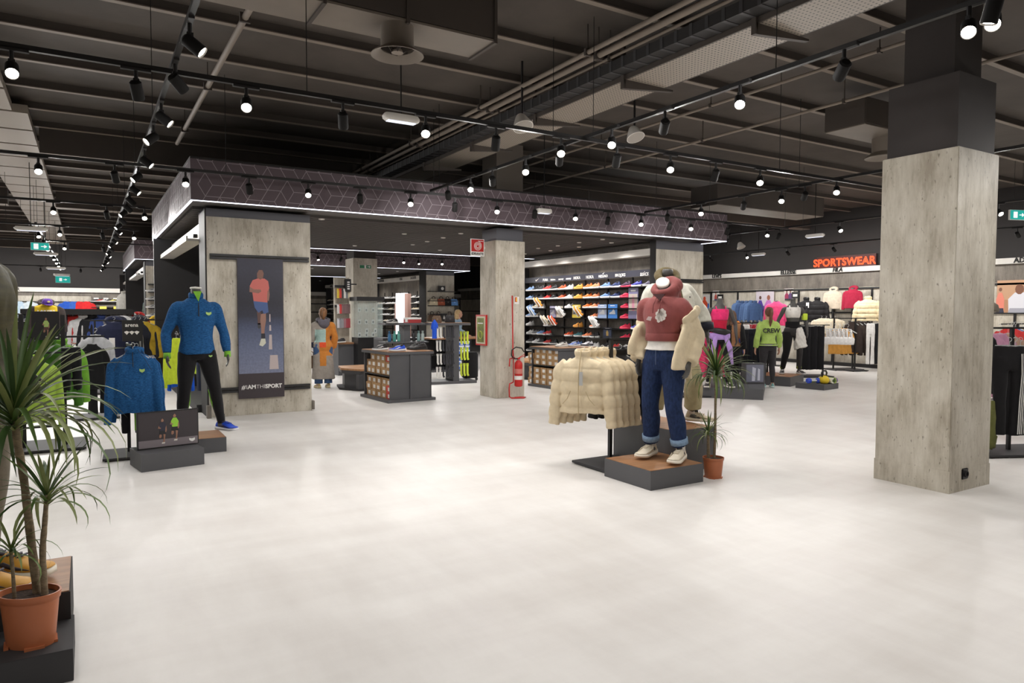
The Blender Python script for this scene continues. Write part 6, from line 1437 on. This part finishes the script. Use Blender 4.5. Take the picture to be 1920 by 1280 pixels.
link('white_skirt', fuse(mb, .012, 2, .02, 14, 56), white_c, F2, True)
mb = MB(); p_, r_ = limb(pe, 'leg', -1, .018, .9); mb.tube(p_, r_, 14).build('black_leg', black_c, F2, True)
w_ = (Vector(pe['shL']) + Vector(pe['elL'])) / 2; MB().box(-.045, .05, -.06, .05, -.07, .07).build('neon_armband', M('neon_yellow', (200, 224, 60), .5), F2, loc=w_ + Vector((.01, -.01, -.04)), bevel=.01)
for sd in ('L', 'R'): MB().tube([Vector(pe['ank' + sd]) + Vector((0, 0, .03)), Vector(pe['ank' + sd]) + Vector((0, 0, .08))], .046, 12).build('neon_sock', M('neon_yellow'), F2, True)
wear_shoes(F2, pe, (62, 58, 60), (226, 224, 220))
db = at_z(1389, 727, .2)
ds = thing('display_box', 'grey glass-fronted product box on the wide podium', 'display', (11.3, 9.35, .2), R(-30))
MB().box(-.2, .2, -.1, .1, 0, .4).build('box_frame', grey, ds, bevel=.004); MB().box(-.17, .17, -.104, -.1, .03, .37).build('front_print', flat((120, 124, 140)), ds); MB().prism([(-.06, .05), (.0, .05), (.02, .3), (-.05, .33)], 'y', -.108, -.104).prism([(.05, .06), (.1, .06), (.1, .28), (.06, .3)], 'y', -.108, -.104).build('figure_print', flat((196, 200, 214)), ds)
# dumbbells, kettlebell and rollers
def dumbbell(p, rz, c, label, s=1):
    o = thing('dumbbell', label, 'dumbbell', p, rz); r = .05 * s
    for sd in (-1, 1): MB().tube([(sd * .06 * s, 0, r), (sd * .075 * s, 0, r), (sd * .12 * s, 0, r), (sd * .135 * s, 0, r)], [r * .8, r, r, r * .8], 8).build('weight', flat(c), o)
    MB().tube([(-.07 * s, 0, r), (.07 * s, 0, r)], .018 * s, 8).build('grip', flat((206, 206, 204)), o)
dumbbell((12.98, 9.18, .121), R(-20), (44, 74, 190), 'blue dumbbell with pale grip on the low podium', 1.15); dumbbell((13.38, 9.05, .121), R(-10), (132, 96, 170), 'purple dumbbell at the right end of the low podium', 1.1)
kb = thing('kettlebell', 'yellow kettlebell with black handle on the low podium', 'kettlebell', (13.16, 9.06, .121)); MB().lathe([(.001, .0), (.06, 0), (.1, .04), (.105, .09), (.08, .14), (.03, .165), (.001, .165)], 20).build('weight', flat((222, 192, 40)), kb, True); MB().tube([(-.06, 0, .13), (-.085, 0, .22), (-.05, 0, .265), (.05, 0, .265), (.085, 0, .22), (.06, 0, .13)], .018, 8).build('handle', black, kb, True)
for k, (dx, c, n) in enumerate(((.13, (216, 214, 200), 'cream'), (.2, (150, 176, 84), 'green'))):
    o = tag(MB().tube([(0, -.16, .06), (0, .16, .06)], .06, 14).build('foam_roller', flat(c), None, 50, loc=(13.16 + dx, 9.1, .121)), '%s foam roller lying on the low podium' % n, 'roller'); MB().tube([(0, -.162, .06), (0, .162, .06)], .03, 10).build('roller_core', flat((90, 110, 60)), o)
bs = tag(MB().tube([(-.28, 0, .0), (.28, 0, .0)], .014, 8).build('gym_stick', flat((160, 184, 90)), None, 50, loc=(13.16, 9.3, .135), rot=(0, 0, R(5))), 'pale green gym stick behind the kettlebell', 'stick')

# people
PW = dict(BASE, fem=True, elL=(.25, .03, 1.12), wrL=(.27, -.03, .87), elR=(-.25, .03, 1.12), wrR=(-.27, -.03, .87), ankL=(.1, .02, .09), ankR=(-.11, .02, .09), toeL=(.16, -.16, .03), toeR=(-.17, -.16, .03))
CW = thing('person', 'staff woman from behind in yellow-green jacket reading CREW and black leggings', 'person', (12.36, 9.85, 0), R(152)); CW.scale = (.965,) * 3
body(CW, PW, skin); face(CW, PW); hair(CW, PW, (104, 66, 44), .32)
cj = wear_top(CW, PW, 'crew_jacket', cloth('crew_lime', (170, 196, 104)), .03, .93, .98, .01, 1.5, seed=61, hemout=.01)
for k, c in enumerate(((48, 46, 46), (206, 206, 200), (48, 46, 46))): MB().lathe([(1, -.01), (1.02, 0), (1, .01)], 26, (0, 0, .925 + k * .02), .2, .142, cap=False).build('hem_stripe', flat(c), cj, True)
words('CREW', .135, M('print_black', (40, 44, 34)), cj, (0, .158, 1.26), (R(90), 0, R(180)), bold=.004, ext=.004)
wear_pants(CW, PW, 'leggings', cloth('washed_black', (52, 50, 52)), .01, .93, .004, seed=62); wear_shoes(CW, PW, (112, 158, 158), (190, 206, 204))
p = at_y(1372, 660, 10.35); BW = thing('person', 'long-haired woman in black coat seen from the side beside the pink mannequin', 'person', (p.x, 10.35, 0), R(120)); BW.scale = (.925,) * 3
body(BW, PW, skin); face(BW, PW); hair(BW, PW, (92, 64, 44), 0, .3)
bc = wear_top(BW, PW, 'coat', black_c, .035, .55, .97, .01, 1.5, seed=63, hemout=.06); setfaces(bc.data, [black_c, cloth('tan_lining', (150, 108, 76))], lambda c, n: 1 if c.x < -.02 and c.z > .95 and c.y > -.02 and abs(c.x) < .2 else 0)
wear_pants(BW, PW, 'trousers', black_c, .02, .95, .005, wide=.03, seed=64); wear_shoes(BW, PW, (50, 48, 48), (60, 58, 58))
p = at_y(1357, 640, 11.1); BF = thing('person', 'dark-haired person facing the viewer, mostly hidden behind the pink bra mannequin', 'person', (p.x, 11.1, 0), R(-35)); BF.scale = (.92,) * 3
body(BF, PW, skin); face(BF, PW); hair(BF, PW, (70, 50, 40), 0, .22); wear_top(BF, PW, 'jumper', cloth('brown_jumper', (120, 92, 72)), .025, .88, .97, .008, 1.5, seed=65); wear_pants(BF, PW, 'trousers', black_c, .02, .95, .005, seed=66); wear_shoes(BF, PW, (60, 56, 56))

# far right, beyond the large column
q = at_z(1890, 848, 0); rack(q, R(-25), 'black rack behind the large right column with striped track trousers', 1.45, [((-.3, 0, 1.44), (.45, 0, 1.44))], (1.0, .6))
zt_ = at_y(1885, 648, q.y).z
for k in range(3):
    o = garment('pants', (26, 26, 28), (q.x - .19 + .08 * k, q.y - .06 - .02 * k, zt_ - .0), R(-42), 'black track trousers with white side stripes, %s on the far right rack' % ORD[k], 'black track trousers far right', (.95, 1, 1.03), mat=black_c)
    for j in range(3): MB().tube([(.1 + j * .022, -.072, -.08), (.105 + j * .022, -.08 + .006 * j, -.3), (.095 + j * .022, -.066 + .006 * j, -.6), (.09 + j * .022, -.056 + .006 * j, -.96)], .006, 5).build('side_stripe', label_w, o)
garment('jacket', (28, 28, 30), (q.x - .34, q.y + .3, zt_ + .2), R(-50), 'black jacket above the striped track trousers', sc=(.9, 1, 1.05))
garment('shorts', (104, 106, 60), (q.x - .36, q.y + .12, .62), R(-55), 'olive shorts peeping out behind the large right column', sc=(.8, 1, .95))
for k in range(3): garment('sweat', [(214, 158, 186), (206, 150, 178), (196, 160, 140)][k], (q.x + .75 + .1 * k, q.y + .55 - .05 * k, 1.35), R(-45), 'pink sweatshirt at the right edge, %s from the left' % ORD[k], 'pink tops at the right edge', (.8, 1, 1.25))
cp = thing('cap', 'grey-brown peaked cap on top of the far right rack', 'cap', (q.x + .0, q.y + .25, 1.62), R(-70)); MB().lathe([(.1, 0), (.105, .03), (.09, .085), (.05, .115), (.001, .12)], 20).build('crown', cloth('cap_taupe', (126, 118, 106)), cp, True); MB().loft([[(x, -.09 - d, .0 - .02 * d / .09) for x, d in ((-.08, 0), (-.05, .06), (0, .085), (.05, .06), (.08, 0))], [(x, -.09 - d, .008 - .02 * d / .09) for x, d in ((-.08, 0), (-.05, .06), (0, .085), (.05, .06), (.08, 0))]], closed=True).build('peak', cloth('cap_taupe', (126, 118, 106)), cp); MB().tube([(0, 0, -.18), (0, 0, .02)], .05, 10).build('cap_stand', black, cp)
for k in range(7): garment('tee', [(200, 60, 60), (60, 90, 180), (220, 218, 214), (226, 140, 60), (40, 40, 44), (220, 218, 214), (190, 60, 110)][k], (at_x(1895, 610, 14).x + k * .14, 6.0 + .02 * k, 1.35), R(-50), '%s t-shirt on a rack beyond the far right edge' % ('red', 'blue', 'white', 'orange', 'black', 'second white', 'magenta')[k], 'coloured t-shirts far right')
rack((14.4, 6.05, 0), 0, 'black rack of coloured t-shirts far right', 1.42, [((-.6, 0, 1.41), (.7, .05, 1.41))], (1.3, .6))
# ------------------------------------------------------------------ left and back of the hall
# shoe shelves on the concrete panel of the rear canopy
for i, z in enumerate((2.42, 2.18, 1.93, 1.68, 1.42)):
    tag(MB().box(1.6, 3.05, 24.0, 24.3, z - .03, z).build('shoe_shelf', black), 'black shoe shelf on the left panel of the rear canopy, %s from the top' % ORD[i], 'shelf')
sb3 = tag(MB().box(-.2, .2, -.03, .03, 0, .2).build('sign_box', black, None, loc=(at_y(309, 528, 24.1).x, 24.1, 2.421)), 'black sign box with white slanted bars on the top shoe shelf', 'sign')
for k in range(3): MB().prism([(-.1 + k * .06, .04), (-.055 + k * .06, .04), (-.09 + k * .05 + .03 + .0, .04 + .05 + k * .035), (-.12 + k * .05 + .025, .06 + .04 + k * .035)], 'y', -.034, -.03).build('slanted_bar', label_w, sb3)
for r in range(4):
    z = (2.18, 1.93, 1.68, 1.42)[r]
    for c in range(3):
        nm = ('white and black', 'red', 'red')[c]; px = (284, 309, 321)[c]
        if r == 3 and c: continue
        o = shoe('trainer', (206, 50, 42) if c else (206, 206, 204), (224, 222, 220) if not c else (196, 60, 50), (40, 40, 40) if not c else None, loc=(at_y(px, 560, 24.15).x + .2, 24.13, z + .001), rot=(0, 0, R(-85)), sc=1.25)
        tag(o, '%s trainer on the rear panel, %s shelf with shoes, %s' % (nm, ORD[r], ('leftmost', 'middle', 'rightmost')[c]), 'shoe', 'trainers on the rear left panel')
# clothes in the wall bays
def bayrow(kinds, x, y0, z, label, group, rz=R(-75), n=4, step=.3):
    for k in range(n): garment(kinds[k % len(kinds)][0], kinds[k % len(kinds)][1], (x, y0 + k * step, z), rz, label % ORD[k], group)
bayrow([('jacket', (86, 104, 86)), ('jacket', (60, 104, 116)), ('puffer', (70, 84, 74)), ('jacket', (54, 84, 100))], 1.75, 25.5, 1.95, 'green or teal jacket in the rear left bay, %s from the front', 'jackets in the rear left bay', n=4, step=.45)
bayrow([('tee', (200, 222, 50)), ('tee', (206, 56, 44)), ('tee', (50, 60, 90)), ('jacket', (44, 44, 48))], 1.85, 12.3, 1.95, 'sports top in the bay behind the blue mannequin, %s from the front', 'tops in the front left bay', n=7, step=.5)
bayrow([('pants', (40, 46, 66)), ('tee', (190, 214, 60)), ('pants', (30, 30, 34))], 1.8, 12.4, 1.05, 'lower garment in the bay behind the blue mannequin, %s from the front', 'lower garments in the front left bay', n=6, step=.55)
garment('long', (206, 226, 60), (at_y(331, 640, 11.0).x, 11.0, 1.22), R(-30), 'neon yellow and blue top just behind the blue mannequin', sc=(.6, .8, 1))
garment('long', (30, 90, 210), (at_y(334, 640, 11.1).x + .03, 11.12, 1.2), R(-30), 'bright blue top behind the neon yellow one', sc=(.6, .8, 1.05))
for k, (px, y, c) in enumerate(((232, 31.2, (206, 204, 196)), (240, 31.6, (196, 188, 172)))):
    garment('jacket', c, (at_y(px, 550, y).x, y, 2.3), R(-60), 'pale jacket at the far end of the rear canopy, %s' % ('left', 'right')[k], sc=1.3)
rack((at_y(333, 640, 11.2).x, 11.25, 0), 0, 'slim black rack holding neon and blue tops behind the blue mannequin', 1.28, [((0, -.3, 1.27), (0, .2, 1.27))], (.4, .4))
# third canopy end seen behind
bay(31.6, 34.5)
# dark display counters and dense racks in the left middle distance
def lrack(px, py, rz, label, h=1.35, base=(1.0, .6)):
    p = at_z(px, py, 0); rack(p, rz, label, h, [((-.5, 0, h - .01), (.5, 0, h - .01))], base, ((-.4, 0), (.4, 0))); return p
q = lrack(306, 705, 0, 'black rack on plate with grey and yellow sweatshirts left of the blue mannequin', 1.4)
o = garment('sweat', (140, 140, 144), (at_y(297, 640, q.y - .3).x, q.y - .3, 1.22), .0, 'grey sweatshirt with yellow badge left of the blue mannequin', sc=(1.0, 1, 1.15)); MB().lathe([(.06, 0), (.05, .004), (.001, .005)], 14, sy=.6).build('badge', flat((214, 190, 60)), o, rot=(R(90), 0, 0), loc=(.12, -.1, -.18)); MB().box(-.04, .02, -.1, -.095, -.2, -.06).build('price_tag', black, o)
garment('hoodie', (206, 170, 50), (at_y(295, 620, q.y).x, q.y, 1.36), .0, 'mustard yellow hoodie behind the grey sweatshirt', sc=1.15)
for k in range(5): garment(('hoodie', 'jacket')[k % 2], [(44, 46, 56), (36, 38, 48), (190, 50, 44), (50, 52, 60), (210, 208, 204)][k], (at_y(262 - k * 5, 620, q.y + .8).x, q.y + .8 + .1 * k, 1.38), .1, '%s top hanging left of the yellow hoodie' % ('charcoal', 'navy', 'red', 'slate', 'white')[k], sc=1.05)
q = lrack(225, 735, 0, 'black rack with navy hoodies behind the blue quarter-zips', 1.42)
for k in range(3): garment('hoodie', [(38, 42, 66), (44, 46, 60), (206, 206, 204)][k], (at_y(214 + k * 9, 625, q.y + .1 * k).x, q.y + .12 * k, 1.38), .15, '%s hoodie on the rack behind the blue quarter-zips' % ('navy', 'dark slate', 'white')[k], sc=1.05)
tgp = at_y(210, 641, q.y - .2); tag(MB().box(-.05, .05, -.004, 0, -.1, .08).build('price_tag', label_w, None, loc=tgp), 'white price tag on the navy hoodie', 'tag')
sg2 = at_y(247, 620, 15.2); o = tag(MB().box(-.16, .16, -.015, .015, -.2, .2).box(-.01, .01, -.01, .01, -sg2.z, -.2).build('rack_sign', black, None, loc=sg2), 'black rack sign with white triple emblem over the red clothes', 'sign')
words('arena', .1, label_w, o, (0, -.018, .11), FACE_NY, bold=.002, ext=.001)
for k in (-1, 0, 1): MB().prism([(k * .085 - .045, -.02), (k * .085, .0), (k * .085 + .045, -.02), (k * .085, -.075)], 'y', -.019, -.015).build('emblem', label_w, o)
for k in range(6): garment(('tee', 'hoodie', 'long')[k % 3], [(196, 48, 42), (40, 40, 46), (212, 210, 206), (200, 60, 50), (52, 54, 64), (214, 180, 60)][k], (at_y(226 + k * 9, 625, 16.2).x, 16.2, 1.38), .1, '%s top on the crowded rack under the black sign' % ('red', 'black', 'white', 'second red', 'slate', 'yellow')[k], 'tops under the black rack sign', 1.05)
rack((at_y(250, 640, 16.3).x, 16.3, 0), 0, 'crowded black rack under the black rack sign', 1.42, [((-.9, 0, 1.41), (.9, 0, 1.41))], (1.6, .5))
for r_, (y, x0, n) in enumerate(((20.0, -1.1, 12), (23.0, -1.4, 12), (27, -1.7, 13))):
    rack((x0 + 1.0, y, 0), 0, 'crowded black rack in the left distance, %s row' % ORD[r_], 1.5, [((-1.2, 0, 1.49), (1.3, 0, 1.49))], (2.4, .5))
    for k in range(n):
        c = random.choice([(46, 48, 58), (206, 206, 206), (36, 36, 40), (190, 50, 46), (60, 80, 140), (120, 120, 126), (216, 190, 60), (214, 214, 212)])
        garment(random.choice(['tee', 'hoodie', 'long', 'jacket']), c, (x0 + k * .2, y - .05, 1.46), .1 + random.uniform(-.3, .3), 'garment %s from the left on the %s crowded rack in the left distance' % (ORD[k], ORD[r_]), 'garments on the distant left racks')
    o = thing('top_bin', 'black display tray on the %s distant rack' % ORD[r_], 'tray', (x0 + 1.0, y, 1.5)); MB().box(-1.1, 1.1, -.25, .25, 0, .03).box(-1.1, 1.1, -.25, -.23, .03, .14).box(-1.1, 1.1, .23, .25, .03, .14).build('tray', black, o)
    for k in range(6): shoebox((x0 + .2 + k * .34, y, 1.531), 0, '%s carton in the tray of the %s distant rack' % (ORD[k], ORD[r_]), flat(random.choice([(40, 40, 44), (196, 60, 50), (206, 204, 200), (60, 66, 90)])), sc=(.85, .9, .8), lab=False)
# torso with yellow shirt and purple cap
q = at_y(86, 575, 18.2)
TY = 18.2
tf = form((q.x, TY, 1.74), .1, 'dark torso form wearing the yellow shirt and purple cap'); MB().box(-.15, .15, -.15, .15, -1.74, -1.7).box(-.02, .02, -.02, .02, -1.7, -.9).build('form_stand', black, tf)
garment('hoodie', (70, 62, 60), (q.x, TY + .05, 1.76), .1, 'brown hoodie under the yellow shirt on the torso form', sc=(1.1, .9, .9), hanger=False)
o = garment('vest', (222, 190, 46), (q.x, TY, 1.74), .1, 'yellow shirt with white lettering under the purple cap', sc=(.95, 1.25, .5), hanger=False); words('LAKERS', .1, label_w, o, (0, -.085, -.3), FACE_NY, bold=.004, ext=.004)
cp = thing('cap', 'purple peaked cap on the torso with the yellow shirt', 'cap', (q.x + .03, TY - .07, 1.74), .3)
MB().lathe([(.1, 0), (.105, .03), (.092, .085), (.05, .118), (.001, .122)], 20).build('crown', cloth('cap_purple', (96, 62, 148)), cp, True)
MB().loft([[(x, -.08 - d, -.01 - .3 * d) for x, d in ((-.085, 0), (-.055, .06), (0, .09), (.055, .06), (.085, 0))], [(x, -.08 - d, .0 - .3 * d) for x, d in ((-.085, 0), (-.055, .06), (0, .09), (.055, .06), (.085, 0))]]).build('peak', cloth('cap_purple', (96, 62, 148)), cp); MB().lathe([(.03, 0), (.02, .006), (.001, .007)], 14, sy=.7).build('emblem', flat((190, 186, 120)), cp, rot=(R(80), 0, 0), loc=(0, -.1, .05))
dc = thing('display_counter', 'long dark display counter behind the left rack', 'counter', (-2.9, 18.5, 0)); MB().box(-.4, 1.9, 0, .7, 0, 1.3).build('counter_body', grey_dark, dc); MB().box(-.45, 1.95, -.05, .75, 1.3, 1.36).build('counter_top', black, dc)
for k in range(4): MB().box(-.3 + k * .55, .15 + k * .55, -.01, 0, .1, 1.2).build('front_panel', grey, dc)
# far wall goods
def fw(px, py, kind, c, label, sc=1.2): garment(kind, c, at_y(px, py, 37.7), .05, label, 'clothes on the far back wall', sc)
for px, c, n in ((125, (40, 80, 170), 'blue'), (138, (52, 90, 170), 'second blue'), (150, (190, 40, 44), 'red'), (163, (200, 44, 46), 'second red'), (36, (170, 190, 206), 'pale blue'), (56, (190, 200, 206), 'grey blue')): fw(px, 565, 'tee', c, '%s football shirt high on the far back wall' % n)
fw(132, 578, 'pants', (70, 96, 140), 'pair of blue jeans on the far back wall', .9)
for px, c, n in ((120, (44, 70, 150), 'blue'), (145, (40, 60, 140), 'navy'), (158, (60, 44, 50), 'dark'), (190, (46, 46, 50), 'black'), (25, (206, 206, 204), 'white'), (45, (60, 60, 70), 'slate')): fw(px, 594, 'tee', c, '%s shirt on the lower rail of the far back wall' % n, 1.0)
fs = thing('wall_shelving', 'grey wall shelving with yellow cards on the far back wall', 'shelving', (at_y(171, 560, 37.6).x, 37.6, 0)); wd = at_y(226, 560, 37.6).x - fs.location.x
MB().box(0, wd, .3, .36, .3, 2.3).build('back_panel', concrete_dark, fs)
for z in (2.0, 1.75, 1.5, 1.2, .9): MB().box(0, wd, 0, .3, z - .03, z).build('shelf', black, fs)
for k in range(3): MB().box(.1 + k * wd / 3, .3 + k * wd / 3, .27, .3, 2.12, 2.18).build('brand_mark', label_w, fs)
for k, (a, b, z0, z1) in enumerate(((172, 186, .0, .3), (187, 200, .0, .58), (213, 226, .0, .58))):
    x0, x1 = at_y(a, 580, 37.5).x, at_y(b, 580, 37.5).x; o = tag(MB().box(0, x1 - x0, -.02, 0, 0, z1).build('yellow_card', flat((224, 208, 90)), None, loc=(x0, 37.58, 1.2)), 'yellow advert card on the far wall shelving, %s from the left' % ORD[k], 'sign'); MB().lathe([(.1, 0), (.1, .004), (.001, .005)], 16).build('print', label_w, o, rot=(R(90), 0, 0), loc=((x1 - x0) / 2, -.022, z1 * .6))
for k in range(6):
    o = shoe('trainer', random.choice([(206, 206, 204), (60, 60, 64), (190, 60, 50), (200, 190, 90)]), loc=(fs.location.x + .3 + k * wd / 6.5, 37.75, 2.001), rot=(0, 0, R(-85)), small=True, sc=1.2); tag(o, 'trainer on the top shelf of the far wall shelving, %s from the left' % ORD[k], 'shoe', 'trainers on the far shelving')
words('BEAR', .2, black_m, wall_back, (at_y(25, 541, 37.88).x, 37.89, 2.52), FACE_NY, bold=.003, ext=.004)

# ------------------------------------------------------------------ signs, emergency lamps, speakers under the ceiling
exit_m = M('exit_sign_face', (30, 150, 140), emit=.9); em_m = M('emergency_diffuser', (226, 232, 246), emit=.8)
def exit_sign(px, py, y, label, w_=.34, h=.17, X=None):
    p = at_x(px, py, X) if X else at_y(px, py, y); o = thing('exit_sign', label, 'exit sign', p, R(-20) if X else 0)
    MB().box(-w_ / 2, w_ / 2, -.02, .02, -h / 2, h / 2).build('sign_body', label_w, o); MB().box(-w_ / 2 + .008, w_ / 2 - .008, -.024, -.02, -h / 2 + .008, h / 2 - .008).build('green_face', exit_m, o)
    MB().prism([(.02, -.008), (.08, -.008), (.08, -.04), (.14, 0), (.08, .04), (.08, .008), (.02, .008)], 'y', -.028, -.024).prism([(-.12, -.06), (-.03, -.06), (-.03, .06), (-.12, .06)], 'y', -.028, -.024).build('arrow', M('sign_white', (240, 240, 240), emit=.8), o)
    MB().tube([(-.1, 0, h / 2), (-.1, 0, 4.7 - p.z)], .004, 5).tube([(.1, 0, h / 2), (.1, 0, 4.7 - p.z)], .004, 5).build('wire', black, o)
exit_sign(75, 462, 19.5, 'green exit sign hanging over the left aisle, nearer one', .36, .18); exit_sign(118, 524, 33, 'small blue-green exit sign hanging far back over the left aisle', .5, .26)
exit_sign(1908, 403, 0, 'green exit sign hanging beyond the large right column', .4, .2, X=16.0)
q = at_y(685, 500, 17.87); o = tag(MB().box(-.16, .16, -.012, 0, -.045, .045).build('exit_plate', label_w, None, loc=q), 'small green exit plate on the rear column', 'sign'); MB().box(-.155, -.03, -.015, -.012, -.04, .04).box(.02, .155, -.015, -.012, -.04, .04).build('green_field', flat((30, 120, 80)), o); MB().prism([(.05, -.008), (.1, -.008), (.1, -.03), (.14, 0), (.1, .03), (.1, .008), (.05, .008)], 'y', -.018, -.015).build('arrow', label_w, o)
def emergency(p, label, w_=.5, rz=0):
    o = thing('emergency_lamp', label, 'lamp', p, rz); MB().loft([superring(0, 0, z, w_ / 2 * a, .06 * a, 24, 5) for z, a in ((.03, .9), (.0, 1), (-.03, .96), (-.045, .85))]).build('housing', white_m, o, 50); MB().box(-w_ / 2 + .05, w_ / 2 - .05, -.04, .04, -.052, -.044).build('diffuser', em_m, o)
    MB().box(-.006, .006, -.006, .006, .03, 4.7 - p[2]).build('hanger_rod', black, o)
emergency(at_y(752, 221, 7.2), 'white emergency lamp under the joists near the middle rail', .42); emergency(at_y(1020, 395, 10.1), 'small white emergency lamp over the canopy front', .3)
for k, (px, py, y) in enumerate(((58, 428, 16.5), (86, 475, 22), (105, 502, 27), (116, 515, 31.5))): emergency(at_y(px, py, y), 'white emergency lamp over the left aisle, %s from the front' % ORD[k], .55)
for k, (px, py, X) in enumerate(((1528, 441, 15.0), (1422, 476, 17.5))): emergency(at_x(px, py, X), 'white emergency lamp over the right racks, %s from the right' % ORD[k], .5, R(90))
def speaker(p, label, rz=0):
    o = thing('loudspeaker', label, 'loudspeaker', p, rz); MB().lathe([(.13, 0), (.12, .03), (.07, .14), (.05, .17), (.001, .18)], 20).build('horn', white_m, o, 40, rot=(R(-25), 0, 0)); MB().lathe([(.12, -.002), (.001, .0)], 16, cap=False).build('grille', M('speaker_grille', (170, 164, 156), .7), o, rot=(R(-25), 0, 0)); MB().box(-.01, .01, .02, .04, .12, 4.7 - p[2]).build('bracket', black, o)
speaker(at_y(981, 238, 7.4), 'white ceiling loudspeaker beside the cable tray'); speaker(at_y(1192, 258, 7.6), 'second white loudspeaker below the cable tray'); speaker(at_x(1390, 464, 17.0), 'pale loudspeaker over the right racks')
